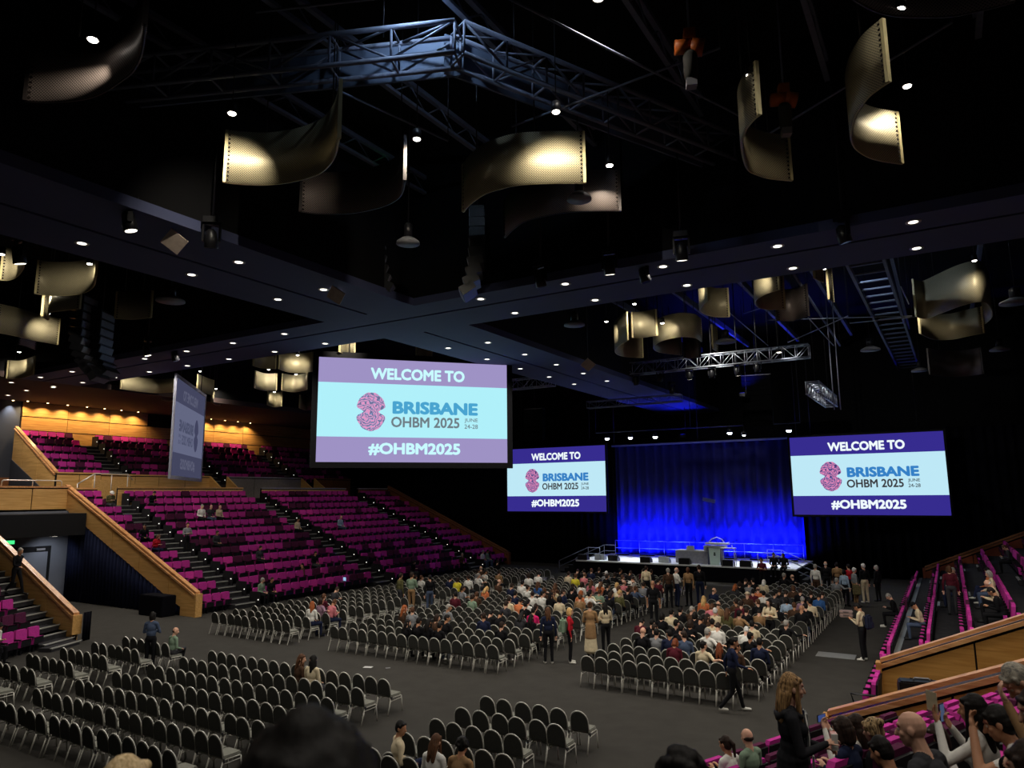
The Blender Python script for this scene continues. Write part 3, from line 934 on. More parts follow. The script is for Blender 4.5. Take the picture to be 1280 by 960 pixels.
MB().box((-0.12, -0.1, 0), (0.12, 0.1, 0.14)).build('housing', FIXT, lt)
MB().box((-0.1, -0.08, -0.012), (0.1, 0.08, 0.0)).build('lens', LAMPST, lt)
spot(lt, (0, 0, -0.03), (-0.5, 1.2, -1.0), 260, 150, (0.55, 0.75, 1.0), 0.9, 0.1)
MB().tube([(0, 0, 0.14), (0, 0, HANG - pl.z)], 0.012, 5).build('drop_rod', FIXT, lt)
# dark roof joists and pipes in the coffers
rj = random.Random(3)
for i in range(9):
    x = -13.6 + i * 3.0
    j = thing('roof_joist', 'dark roof joist over the near right coffer, %s from the long beam' % ORD[i + 1], 'joist', (x, 4, 14.6), 0, 'roof joists')
    MB().box((-0.06, -12, 0.5), (0.06, 13.2, 0.62)).build('top_flange', DKSTEEL, j)
    MB().box((-0.06, -12, 0), (0.06, 13.2, 0.08)).build('bottom_flange', DKSTEEL, j)
    w = MB()
    for k in range(20): w.tube([(0, -12 + k * 1.26, 0.05), (0, -11.4 + k * 1.26, 0.52)], 0.02, 4).tube([(0, -11.4 + k * 1.26, 0.52), (0, -10.74 + k * 1.26, 0.05)], 0.02, 4)
    o = w.build('web', DKSTEEL, j); o['kind'] = 'stuff'
for i in range(9):
    x = -13.2 + i * 3.0
    o = MB().box((x, 20.6, 14.2), (x + 0.14, 46, 14.5)).build('roof_beam', DKSTEEL)
    tag(o, 'dark roof beam over the stage side coffer, %s from the long beam' % ORD[i + 1], 'joist', 'roof beams')

def added_lamp(pos, target, power, angle, color, label):  # lamp added to brighten trusses and catwalk, with invented housing and rod
    pos, target = Vector(pos), Vector(target)
    t = thing('added_lamp', label, 'lamp', pos, 0, 'added truss and catwalk lamps')
    MB().box((-0.12, -0.1, 0.02), (0.12, 0.1, 0.16)).build('housing', FIXT, t)
    MB().box((-0.09, -0.08, 0.0), (0.09, 0.08, 0.02)).build('lens', LAMPW, t)
    MB().tube([(0, 0, 0.16), (0, 0, HANG - pos.z)], 0.012, 5).build('drop_rod', FIXT, t)
    spot(t, (0, 0, -0.03), target - pos, power, angle, color, 0.9, 0.06)
# thin pipes crossing the near coffer
for k, (a, b) in enumerate((((620, -10), (935, 150)), ((420, 112), (560, 176)), ((640, 158), (900, 60)), ((320, 15), (560, -12)), ((960, 168), (1190, 28)))):
    p, q = at_z(a[0], a[1], 13.0), at_z(b[0], b[1], 13.0)
    o = MB().tube([p, q], 0.025, 6).build('lighting_pipe', DKSTEEL)
    tag(o, 'thin steel pipe in the near coffer, ' + ('over the truss corner', 'between the two cream scrolls', 'beside the wide lit scroll', 'above the left truss', 'by the curled scroll upper right')[k], 'pipe', 'thin steel pipes')
    for e in (p, q):
        link('drop_rod', MB().tube([e, (e.x, e.y, HANG)], 0.012, 5).mesh(), o, FIXT)

# stage trusses
def truss_y(pa, pb, y, w, h, bays, label, m=STEEL):
    a, b = at_y(pa[0], pa[1], y), at_y(pb[0], pb[1], y)
    z = (a.z + b.z) / 2
    return box_truss((a.x, y, z), (b.x, y, z), w, h, bays, 0.035, 0.016, 'lighting_truss', label, m), a, b, z
TR1, ta, tb, tz = truss_y((780, 470), (1012, 446), 36.0, 0.5, 0.62, 16, 'long bright lighting truss in front of the stage')
_, _, _, TR2Z = truss_y((735, 510), (852, 502), 40.0, 0.4, 0.4, 9, 'short dim lighting truss under the end of the long beam', DKSTEEL)
truss_y((600, 489), (692, 484), 34.0, 0.5, 0.55, 8, 'dim lighting truss behind the top of the big screen', STEEL)
p = at_y(1016, 492, 34.0)
box_truss(p, p + Vector((0, 6.0, 0)), 0.55, 0.55, 9, 0.035, 0.018, 'lighting_truss', 'short white lit truss pointing at the stage, above the right screen', STEEL)
added_lamp(p + Vector((-1.5, 1.0, 2.2)), p + Vector((0, 3, 0)), 700, 100, (1, 1, 1), 'added lamp brightening the short white truss')
added_lamp(((ta.x + tb.x) / 2, 34.2, tz + 1.6), ((ta.x + tb.x) / 2 + 1, 36, tz), 900, 130, (1, 0.97, 0.85), 'added lamp brightening the long bright truss')
for px in (1043, 1051):
    a = at_y(px, 512, 36.0); 
    o = MB().tube([a, (a.x, a.y, HANG)], 0.025, 6).build('hanging_pole', STEEL)
    tag(o, 'white vertical pole hanging beside the short lit truss, %s' % ('left one' if px == 1043 else 'right one'), 'pole', 'hanging poles')
# catwalk: two rails and many rungs
cw0, cw1 = at_z(1058, 328, 12.6), at_z(1124, 462, 12.6)
dv = (cw1 - cw0); Lc = dv.length; dv.normalize(); sv = Vector((dv.y, -dv.x, 0))
cwk = thing('catwalk', 'blue lit grated catwalk climbing towards the stage roof', 'catwalk', cw0)
for s_ in (0.0, 1.1):
    MB().box((-0.05, -0.05, -0.1), (Lc, 0.05, 0.1), 0, Matrix.Translation(sv * s_) @ Matrix.Rotation(math.atan2(dv.y, dv.x), 4, 'Z')).build('side_beam', DKSTEEL, cwk)
for k in range(22):
    a = dv * (Lc * (k + 0.5) / 22)
    MB().box((-0.06, 0, -0.03), (0.06, -1.1, 0.03), 0, Matrix.Translation(a) @ Matrix.Rotation(math.atan2(dv.y, dv.x), 4, 'Z')).build('slat', DKSTEEL, cwk)
added_lamp(cw0 + Vector((-0.6, 2.0, 0.9)), cw0 + dv * 4 + sv * 0.5, 300, 140, (0.6, 0.75, 1.0), 'added cool lamp brightening the catwalk')
for k, (a, b, z) in enumerate((((992, 342), (1050, 432), 12.4), ((960, 400), (1140, 395), 12.2), ((1010, 397), (1042, 432), 12.0), ((985, 428), (1060, 395), 12.1), ((1062, 404), (1145, 396), 12.2), ((1126, 358), (1136, 380), 12.2), ((930, 392), (990, 372), 12.3), ((905, 385), (960, 432), 12.2))):
    p, q = at_z(a[0], a[1], z), at_z(b[0], b[1], z)
    o = MB().tube([p, q], 0.05 if k == 0 else 0.022, 6).build('rigging_pipe', STEEL if k else DKSTEEL)
    tag(o, 'steel rigging pipe in the stage side coffer, ' + ('thick blue one left of the catwalk', 'long level one under the catwalk', 'steep one left of the poles', 'rising one under the catwalk', 'level one right of the catwalk', 'short bracket by the double scroll', 'slanted one by the curled scroll', 'falling one over the stage truss')[k], 'pipe', 'rigging pipes')
    for e in (p, q):
        link('drop_rod', MB().tube([e, (e.x, e.y, HANG)], 0.012, 5).mesh(), o, FIXT)

# ---- hanging fixtures
def moving_head(pos, label, lens=False, tilt=0.0, rz=0.0, top=None, power=0):
    t = thing('moving_head_light', label, 'stage light', pos, rz, 'moving head lights')
    MB().box((-0.17, -0.14, 0.42), (0.17, 0.14, 0.56)).build('base', FIXT, t)
    MB().box((-0.2, -0.05, 0.0), (-0.16, 0.05, 0.44)).box((0.16, -0.05, 0.0), (0.2, 0.05, 0.44)).box((-0.2, -0.05, 0.38), (0.2, 0.05, 0.43)).build('yoke', FIXT, t)
    h = MB().lathe([(0.05, 0.28), (0.12, 0.22), (0.14, 0.05), (0.15, -0.14), (0.13, -0.15)], 14).build('head', FIXT, t)
    h.rotation_euler = (tilt, 0, 0)
    l = MB().lathe([(0.12, -0.153), (0.0001, -0.156)], 14, caps=False).build('lens', LAMPW if lens else mat('dark_lens', (60, 64, 72), 0.15, spec=0.6), h)
    if top: MB().tube([(0, 0, 0.56), (0, 0, top - pos[2])], 0.025, 6).build('clamp_pole', FIXT, t)
    return t
MH = [((162, 280), 10.75, 1, 'over the near arm of the long beam'), ((24, 322), 10.75, 1, 'at the far left under the long beam'), ((676, 352), 10.75, 0, 'on the cross beam, left of the wide gap'), ((762, 336), 10.75, 1, 'on the cross beam at the middle of the right arm'),
      ((852, 318), 10.75, 1, 'on the cross beam, brightest lens'), ((806, 346), 10.75, 0, 'on the cross beam between two lit heads'), ((1055, 296), 10.75, 0, 'at the right end of the cross beam'), ((264, 302), 10.75, 0, 'left of the crossing in the near coffer'),
      ((184, 440), 10.75, 1, 'on the left arm of the cross beam, upper'), ((219, 447), 10.75, 0, 'on the left arm of the cross beam, lower'), ((840, 489), 40.0, 0, 'on the short dim truss'), ((795, 478), 36.0, 0, 'on the left end of the bright truss'), ((825, 473), 36.0, 0, 'second from the left on the bright truss'),
      ((862, 471), 36.0, 1, 'third from the left on the bright truss'), ((890, 469), 36.0, 0, 'at the middle of the bright truss'), ((922, 466), 36.0, 1, 'right of the middle of the bright truss'), ((947, 461), 36.0, 0, 'on the right of the bright truss')]
for (px, py), y, ln, lab in MH:
    p = at_y(px, py, y) if y > 30 else at_z(px, py, y)
    moving_head(p, 'black moving head light hanging ' + lab, bool(ln), 0.25, rj.uniform(-1, 1), top=HANG)
def square_panel(px, py, y, rot, label):
    p = at_z(px, py, 10.75) if y < 20 else at_y(px, py, y)
    t = thing('flat_antenna', label, 'antenna panel', p, rot, 'flat square panels')
    MB().box((-0.22, -0.02, -0.22), (0.22, 0.02, 0.22), 0, Matrix.Rotation(R(40), 4, 'X') @ Matrix.Rotation(R(45), 4, 'Y')).build('panel', mat('beige_plastic', (170, 155, 145), 0.6), t)
    MB().tube([(0, 0.02, 0.1), (0, 0.05, HANG - p.z)], 0.015, 5).build('pole', FIXT, t)
square_panel(218, 302, 16.0, 0.6, 'beige square antenna panel over the near arm of the long beam')
square_panel(420, 369, 17.1, 0.2, 'beige square antenna panel at the beam crossing')
square_panel(735, 456, 26.0, 0.4, 'beige square antenna panel below the far coffer near the stage beam')
def dish(px, py, z, r, label, m=GREYP):
    p = at_z(px, py, z)
    t = thing('dish_speaker', label, 'ceiling speaker', p, 0, 'white dish speakers')
    MB().lathe([(r, 0.0), (r * 0.96, 0.06), (r * 0.5, 0.16), (r * 0.2, 0.2)], 20).build('dish', m, t)
    MB().lathe([(r * 0.35, 0.2), (r * 0.35, 0.5), (r * 0.2, 0.55)], 14).build('driver', FIXT, t)
    MB().tube([(0, 0, 0.55), (0, 0, HANG - p.z)], 0.015, 5).build('drop_rod', FIXT, t)
for px, py, r, lab in ((213, 377, 0.45, 'left of the crossing, in the left coffer'), (724, 250, 0.27, 'in front of the dull centre scroll'), (718, 407, 0.4, 'just beyond the cross beam'), (907, 428, 0.45, 'above the bright stage truss'), (1088, 438, 0.42, 'right of the hanging poles'), (1270, 379, 0.5, 'at the right edge under the cross beam'),
                    (1250, 438, 0.42, 'over the right tier, outer'), (1150, 464, 0.42, 'under the unlit grey scroll'), (510, 305, 0.3, 'dark, between the two centre line arrays')):
    dish(px, py, 11.3, r, 'white dish speaker ' + lab)
# line arrays
JET = mat('jet_black_cabinet', (6, 6, 8), 0.9, spec=0.05)
def line_array(px, py, y, n, curve, label, w=0.85, rz=0.0, m=FIXT, gm=None):
    p = at_y(px, py, y)
    t = thing('line_array_speaker', label, 'speaker', p, rz, 'hanging line arrays')
    x, z, a = 0.0, 0.0, 0.0
    for k in range(n):
        f = k / (n - 1)
        a = curve * f * f
        M = Matrix.Translation((0, -x, z)) @ Matrix.Rotation(a, 4, 'X')
        MB().prism([(-0.22, -0.0), (0.22, -0.02), (0.22, -0.26), (-0.22, -0.28)], 0, -w / 2, w / 2, 0).build('speaker_box', [m], t).matrix_local = M
        g = MB().box((-w / 2 + 0.03, -0.235, -0.25), (w / 2 - 0.03, -0.225, -0.03)).build('grille', gm or mat('dark_speaker_grille', (54, 56, 62), 0.5, 0.3), t)
        g.matrix_local = M
        z -= 0.29 * math.cos(a); x += 0.29 * math.sin(a)
    MB().box((-w / 2, -0.2, 0.0), (w / 2, 0.2, 0.06)).build('rigging_frame', FIXT, t)
    MB().tube([(0, 0, 0.05), (0, 0, HANG - p.z)], 0.02, 6).build('chain', FIXT, t)
LA = mat('lit_grey_grille', (130, 132, 142), 0.5, 0.3)  # grille grey lightened to stand for light on the arrays' edges
line_array(476, 268, 16.2, 9, 0.5, 'tall black line array hanging left of centre before the crossing', rz=R(121), gm=LA)
line_array(597, 266, 16.6, 9, 0.55, 'tall black line array hanging right of centre before the crossing', rz=R(-59), gm=LA)
line_array(106, 372, 13.0, 11, 1.0, 'curved black line array at the left by the lit scrolls', rz=R(121), gm=LA)
line_array(128, 392, 13.6, 8, 0.8, 'second curved black line array behind the first at the left', rz=R(121), gm=LA)
line_array(945, 470, 42.0, 10, 0.3, 'large black line array hanging left of the right stage screen', w=1.6, rz=0.1, gm=JET, m=JET)
line_array(668, 512, 40.0, 7, 0.3, 'black line array hanging above the left stage screen', w=1.3, rz=0.1, gm=JET, m=JET)
# chain hoists
ORANGE = mat('orange_hoist_paint', (176, 88, 30), 0.5, noise=0.15)
def hoist(px, py, z, label):
    p = at_z(px, py, z)
    t = thing('chain_hoist', label, 'chain hoist', p, 0.4, 'orange chain hoists')
    MB().tube([(-0.26, 0, 0), (0.02, 0, 0.0)], 0.13, 12).tube([(0.02, 0, 0), (0.24, 0, -0.05)], 0.15, 12).build('motor', ORANGE, t)
    MB().box((-0.1, -0.1, 0.1), (0.1, 0.1, 0.3)).build('gear_box', ORANGE, t)
    MB().lathe([(0.1, -0.12), (0.13, -0.2), (0.12, -0.6), (0.05, -0.66)], 12).build('chain_bag', mat('dark_canvas', (40, 38, 34), 0.9), t)
    MB().box((-0.09, -0.09, -0.78), (0.09, 0.09, -0.64)).build('hook_block', GREYP, t)
    MB().tube([(0, 0, 0.3), (0, 0, HANG - z)], 0.02, 6).build('chain', DKSTEEL, t)
hoist(862, 58, 12.8, 'orange chain hoist with a hanging chain bag, top right of the truss')
hoist(980, 124, 12.8, 'dimmer orange chain hoist beside the curled scroll')
# exit signs
GREENL = emit('exit_sign_green', (60, 220, 120), 1.6)
def exit_sign(p, rz, label):
    t = thing('exit_sign', label, 'exit sign', p, rz)
    MB().box((-0.22, -0.04, -0.1), (0.22, 0.04, 0.1)).build('case', FIXT, t)
    MB().box((-0.2, -0.045, -0.085), (0.2, -0.041, 0.085)).build('lit_face', GREENL, t)
exit_sign(at_x(12, 678, -38.36), R(60), 'glowing green exit sign over the door of the left passage')
e = at_y(494, 211, 15.5); exit_sign(e, R(10), 'small glowing green sign in front of the dim centre scroll')
link('rod', MB().tube([(0, 0, 0.1), (0, 0, HANG - e.z)], 0.01, 5).mesh(), bpy.data.objects['exit_sign.001'], FIXT)

# ================================================================== SCREENS
TXT = {}
def text_mesh(body, w, h, bold=0.0):
    """flat lettering fitted into a w x h box, lower left corner at the origin, in the local XZ plane"""
    cu = bpy.data.curves.new('lettering', 'FONT')
    cu.body = body
    cu.resolution_u = 3
    o = bpy.data.objects.new('lettering_tmp', cu)
    C.objects.link(o)
    dg = bpy.context.evaluated_depsgraph_get()
    me = bpy.data.meshes.new_from_object(o.evaluated_get(dg))
    bpy.data.objects.remove(o)
    n = len(me.vertices)
    co = np.empty(n * 3); me.vertices.foreach_get('co', co); co = co.reshape(-1, 3)
    lo, hi = co.min(0), co.max(0)
    x0, y0 = co[:, 0] - lo[0], co[:, 1] - lo[1]
    sx, sy = hi[0] - lo[0], hi[1] - lo[1]
    faces = [tuple(p.vertices) for p in me.polygons]
    bpy.data.meshes.remove(me)
    k = bold
    V, F = [], []
    shifts = [(0, 0)] if k == 0 else [(k * math.cos(2 * PI * i / 8), k * math.sin(2 * PI * i / 8)) for i in range(8)] + [(0, 0)]
    for i, (dx, dy) in enumerate(shifts):
        o = len(V)
        X = (x0 + dx + k) / (sx + 2 * k) * w; Z = (y0 + dy + k) / (sy + 2 * k) * h
        V += [(a, -0.0002 * i, b) for a, b in zip(X, Z)]
        F += [tuple(q + o for q in f) for f in faces]
    me = bpy.data.meshes.new('lettering')
    me.from_pydata(V, [], F)
    me.update()
    return me
def brain_mesh():
    """two lobes joined by an S shaped waist"""
    pts = []
    for i in range(72):
        a = 2 * PI * i / 72
        x, z = math.cos(a), math.sin(a)
        # peanut outline, slight wobble for the folds
        w = 1 - 0.52 * math.exp(-(z / 0.15) ** 2)
        wob = 1 + 0.012 * math.sin(11 * a)
        pts.append((0.5 * x * w * wob * (1 if abs(z) > 0.05 else 1), 0.5 * z * wob))
    return pts
def brain_mat(key, pink, blue, dark):
    if key in MATS: return MATS[key]
    m = bpy.data.materials.new(key); m.use_nodes = True
    nt = m.node_tree
    for n in list(nt.nodes): nt.nodes.remove(n)
    tc = nt.nodes.new('ShaderNodeTexCoord')
    nz = nt.nodes.new('ShaderNodeTexNoise'); nz.inputs['Scale'].default_value = 5; nz.inputs['Detail'].default_value = 1
    mx = nt.nodes.new('ShaderNodeVectorMath'); mx.operation = 'MULTIPLY_ADD'
    mx.inputs[1].default_value = (0.32, 0.32, 0.32)
    nt.links.new(tc.outputs['Object'], nz.inputs['Vector'])
    nt.links.new(nz.outputs['Color'], mx.inputs[0])
    nt.links.new(tc.outputs['Object'], mx.inputs[2])
    wv = nt.nodes.new('ShaderNodeTexWave'); wv.wave_type = 'RINGS'; wv.rings_direction = 'Y'
    wv.inputs['Scale'].default_value = 2.6; wv.inputs['Distortion'].default_value = 6; wv.inputs['Detail'].default_value = 1; wv.inputs['Detail Scale'].default_value = 2.2
    nt.links.new(mx.outputs[0], wv.inputs['Vector'])
    r = nt.nodes.new('ShaderNodeValToRGB')
    r.color_ramp.elements[0].position = 0.18; r.color_ramp.elements[1].position = 0.75
    r.color_ramp.elements[0].color = (*srgb(dark), 1); r.color_ramp.elements[1].color = (*srgb(pink), 1)
    k = r.color_ramp.elements.new(0.42); k.color = (*srgb(blue), 1)
    nt.links.new(wv.outputs['Fac'], r.inputs['Fac'])
    e = nt.nodes.new('ShaderNodeEmission'); o = nt.nodes.new('ShaderNodeOutputMaterial')
    nt.links.new(r.outputs['Color'], e.inputs[0]); nt.links.new(e.outputs[0], o.inputs[0])
    MATS[key] = m
    return m
def screen(name, label, c, ang, W, H, cols, mirror=False, frame=0.25, framem=None, tilt=0.0, depth=0.12):
    """c = lower left front corner seen from the front, ang = heading of local +X; local -Y is the front"""
    t = thing(name, label, 'projection screen', c, ang)
    fm = framem or BLACK
    MB().box((-frame, 0.01, -frame), (W + frame, depth, H + frame)).build('back_board', fm, t)
    for nm, a, b in (('frame_rail', (-frame, -0.04, -frame), (W + frame, 0.02, 0)), ('frame_rail', (-frame, -0.04, H), (W + frame, 0.02, H + frame)), ('frame_stile', (-frame, -0.04, 0), (0, 0.02, H)), ('frame_stile', (W, -0.04, 0), (W + frame, 0.02, H))):
        MB().box(a, b).build(nm, fm, t)
    band, mid, white, blue, grey, brain = cols
    MB().box((0, -0.002, 0.76 * H), (W, 0.009, H)).build('top_band', emit(name + band[0], band[1]), t)
    MB().box((0, -0.002, 0.24 * H), (W, 0.009, 0.76 * H)).build('middle_band', emit(name + mid[0], mid[1]), t)
    MB().box((0, -0.002, 0), (W, 0.009, 0.24 * H)).build('bottom_band', emit(name + band[0], band[1]), t)
    def tx(body, x0, x1, y0, y1, m, off):
        me = text_mesh(body, (x1 - x0) * W, (y1 - y0) * H, off)
        o = link('lettering', me, t, m)
        if mirror:
            o.location = ((1 - x0) * W, -0.008, (1 - y1) * H); o.scale = (-1, 1, 1)
        else:
            o.location = (x0 * W, -0.008, (1 - y1) * H)
    tx('WELCOME TO', 0.262, 0.763, 0.082, 0.198, white, 0.042)
    tx('BRISBANE', 0.378, 0.836, 0.405, 0.532, blue, 0.05)
    tx('OHBM 2025', 0.372, 0.735, 0.558, 0.662, grey, 0.026)
    tx('JUNE', 0.762, 0.836, 0.560, 0.606, grey, 0.012)
    tx('24-28', 0.762, 0.836, 0.620, 0.664, grey, 0.012)
    tx('#OHBM2025', 0.258, 0.74, 0.812, 0.935, white, 0.042)
    bw, bh = 0.155 * W, 0.375 * H
    cx = 0.268 if not mirror else 1 - 0.268
    pts = brain_mesh()
    b = MB().add([(x * bw, 0, z * bh) for x, z in pts], [tuple(range(len(pts)))])
    o = b.build('brain_emblem', brain, t)
    o.location = (cx * W, -0.008, (1 - 0.515) * H)
    return t
WHITE = lambda k, c: emit(k, c)
# stage side screens
for nm, lab, (pl_, pr_), ys in (('stage_screen', 'stage screen right of the blue curtain with purple bands', ((986.3, 548, 993.3, 643.8), (1179.3, 539.3, 1189.3, 643.8)), 46.2), ('stage_screen', 'stage screen left of the blue curtain, partly behind the big screen', ((615, 563, 617, 639), (755.8, 558, 758.5, 639.5)), 46.2)):
    bl = at_y(pl_[2], pl_[3], ys); tl = at_y(pl_[0], pl_[1], ys); br_ = at_y(pr_[2], pr_[3], ys)
    W = br_.x - bl.x if 'right' in lab else 8.05
    x0 = br_.x - W
    H = tl.z - bl.z if 'right' in lab else 4.6
    z0 = (bl.z + br_.z) / 2
    S_ = screen(nm, lab, (x0, ys, z0), 0.0, W, H, (('_band', (54, 44, 142)), ('_mid', (190, 232, 246)), emit('screen_white', (240, 250, 255)), emit('screen_blue', (52, 128, 198)), emit('screen_grey', (58, 58, 62)), brain_mat('brain_emblem_print', (226, 130, 176), (130, 140, 205), (70, 50, 110))), frame=0.12)
    for x in (0.15, 0.85):
        MB().tube([(W * x, 0.06, H + 0.1), (W * x, 0.06, HANG - z0)], 0.015, 6).build('hanging_cable', FIXT, S_)
# big hanging screen, same size, turned to the rear seats
dl, dr = 30.2, 32.6
A0, A1 = at_d(394.5, 578, dl), at_d(634.2, 578, dr)
v = A1 - A0; v.z = 0
W = 8.1; H = 4.56
ang = math.atan2(v.y, v.x)
W = v.length
H = (at_d(399.3, 442.5, dl).z - A0.z)
zc = (A0.z + A1.z) / 2
BIG = screen('hanging_screen', 'big hanging projection screen with lilac bands in front of the left tier', (A0.x, A0.y, zc), ang, W, H,
       (('_band', (158, 146, 196)), ('_mid', (176, 240, 250)), emit('big_white', (200, 250, 255)), emit('big_blue', (74, 164, 208)), emit('big_grey', (112, 126, 134)), brain_mat('brain_emblem_bright', (226, 150, 196), (150, 168, 214), (110, 110, 150))), frame=0.25)
for x in (0.15, 0.85):
    MB().tube([(W * x, 0.06, H + 0.2), (W * x, 0.06, HANG - zc)], 0.02, 6).build('hanging_cable', FIXT, BIG)
# rear projection banner seen from behind (mirrored picture)
B0, B1 = at_d(212.5, 594, 32.5), at_d(250.5, 601, 39.3)
v = B1 - B0; v.z = 0
ang = math.atan2(v.y, v.x)
W = v.length; H = at_d(219, 468, 32.5).z - B0.z
BAN = screen('banner_screen', 'grey banner screen seen from behind with mirrored faint lettering', (B0.x, B0.y, B0.z), ang, W, H,
       (('_band', (66, 68, 92)), ('_mid', (98, 102, 128)), emit('ban_text', (88, 90, 112)), emit('ban_dark', (72, 76, 100)), emit('ban_dark', (72, 76, 100)), emit('ban_brain', (64, 66, 92))), mirror=True, frame=0.16, framem=mat('pale_banner_frame', (150, 150, 165), 0.5), depth=0.05)
for x in (0.15, 0.85):
    MB().tube([(W * x, 0.03, H + 0.1), (W * x, 0.03, HANG - B0.z)], 0.02, 6).build('hanging_cable', FIXT, BAN)

# ================================================================== STAGE
ZS = 0.9
st = thing('stage', 'low stage with pale lit deck and black skirt below the blue curtain', 'stage', (-14, 44, 0))
def loc(o): o.location = (0, 0, 0); return o
SX0, SX1, SY0, SY1 = -20.6, -7.4, 41.75, 47.4
MB().box((SX0 + 14, SY0 - 44, ZS - 0.08), (SX1 + 14, SY1 - 44, ZS)).build('deck', STAGEDECK, st)
MB().box((SX0 + 14, SY0 - 43.97, 0), (SX1 + 14, SY0 - 43.9, ZS - 0.08)).build('front_skirt', DRAPEB, st)
MB().box((SX0 + 14, SY0 - 43.9, 0), (SX0 + 14.08, SY1 - 44, ZS - 0.08)).build('side_skirt', DRAPEB, st)
MB().box((SX1 + 13.92, SY0 - 43.9, 0), (SX1 + 14, SY1 - 44, ZS - 0.08)).build('side_skirt', DRAPEB, st)
# wings with steps and rails
def wing(side, label):
    t = thing('stage_stair', label, 'stairs', (SX0 + 0.2 if side < 0 else SX1 - 0.9, 43.6, 0))
    MB().box((-0.45, -1.6, ZS - 0.1), (0.45, 1.6, ZS - 0.005)).build('platform', BLACK, t)
    MB().box((-0.45, -1.6, 0), (0.45, -1.55, ZS - 0.1)).build('skirt', DRAPEB, t)
    for k in range(4):
        MB().box((side * (0.45 + 0.3 * k), -1.2, 0), (side * (0.75 + 0.3 * k), 1.2, ZS - 0.2 * (k + 1))).build('step', BLACK, t)
    for y in (-1.25, 1.25):
        r_ = MB()
        for dz in (0.38, 0.75):
            r_.tube([(-side * 1.2, y, ZS + dz), (-side * 0.4, y, ZS + dz), (side * 1.7, y, dz)], 0.025, 6)
        r_.build('handrail', DKSTEEL, t)
        for x, z in ((-1.2, ZS), (-0.4, ZS), (1.7, 0.0)):
            MB().tube([(side * x, y, z), (side * x, y, z + 0.75)], 0.025, 6).build('post', DKSTEEL, t)
wing(-1, 'black stage stair with steel handrails left of the deck')
wing(1, 'black stage stair with steel handrails right of the deck')
# back rail across the stage
t = thing('stage_guard_rail', 'thin steel guard rail across the back of the stage', 'rail', (-14, 46.75, ZS))
for dz in (0.45, 0.95):
    MB().tube([(-6.0, 0, dz), (6.2, 0, dz)], 0.022, 6).build('rail', STEEL, t)
for i in range(8):
    MB().tube([(-6.0 + i * 1.743, 0, 0), (-6.0 + i * 1.743, 0, 0.95)], 0.022, 6).build('post', STEEL, t)
# blue uplight battens along the curtain
for i in range(7):
    x = -19.4 + i * 1.8
    t = thing('led_batten', 'black LED batten washing the curtain blue, %s from the left' % ORD[i + 1], 'stage light', (x, 46.45, ZS), 0, 'LED battens under the curtain')
    MB().box((-0.5, -0.06, 0), (0.5, 0.06, 0.1)).build('housing', FIXT, t)
    MB().box((-0.47, -0.05, 0.1), (0.47, 0.05, 0.105)).build('lens_strip', emit('blue_led', (30, 40, 255), 1.5), t)
    area((0, 0, 0.14), (0, 0.5, 0.95), P_BLUE * (0.8, 1.5, 1.3, 0.45, 0.7, 1.4, 1.2)[i], 1.0, 0.1, (0.01, 0.02, 1.0), t, 130)
# lectern
p = at_z(894, 706, ZS)
t = thing('lectern', 'white front lectern with small dark emblem, between the table and a tall stand', 'lectern', (p.x, p.y, ZS))
MB().prism([(-0.28, 0), (0.28, 0), (0.34, 1.0), (-0.34, 1.0)], 1, -0.02, 0.02).build('front_panel', mat('mint_white_panel', (214, 240, 234), 0.5, noise=0.02), t)
MB().box((-0.42, 0.02, 0), (-0.3, 0.5, 1.0)).build('side_panel', mat('lectern_grey', (70, 80, 110), 0.5), t)
MB().box((0.3, 0.02, 0), (0.42, 0.5, 1.0)).build('side_panel', MATS['lectern_grey'], t)
MB().box((-0.62, -0.1, 1.0), (0.62, 0.6, 1.07)).build('top', WHITEP, t)
MB().box((-0.55, 0.0, 1.14), (0.78, 0.5, 1.24)).build('shelf_top', WHITEP, t)
MB().tube([(-0.4, 0.2, 1.24), (-0.2, 0.2, 1.44), (0.12, 0.2, 1.56), (0.4, 0.2, 1.44), (0.55, 0.2, 1.24)], 0.03, 6).build('lamp_arm', WHITEP, t)
MB().ball((0, -0.025, 0.66), (0.06, 0.008, 0.05), 10).ball((0, -0.025, 0.56), (0.07, 0.008, 0.05), 10).build('emblem', mat('emblem_green', (40, 70, 60), 0.5), t)
# side table right of the lectern
p2 = at_z(912, 708, ZS)
t = thing('side_stand', 'tall slim white stand right of the lectern', 'table', (p2.x, p2.y, ZS))
MB().box((-0.45, -0.2, 0.98), (0.4, 0.2, 1.03)).build('top', WHITEP, t)
for x, y in ((-0.38, -0.16), (0.34, -0.16), (-0.38, 0.16), (0.34, 0.16)):
    MB().tube([(x, y, 0), (x, y, 0.98)], 0.022, 6).build('leg', WHITEP, t)
b = thing('water_bottle', 'small white bottle on the slim stand by the lectern', 'bottle', (p2.x + 0.2, p2.y, ZS + 1.03))
MB().lathe([(0.035, 0), (0.035, 0.12), (0.015, 0.16)], 10).build('body', WHITEP, b); MB().lathe([(0.018, 0.16), (0.018, 0.19)], 8).build('cap', GREYP, b)
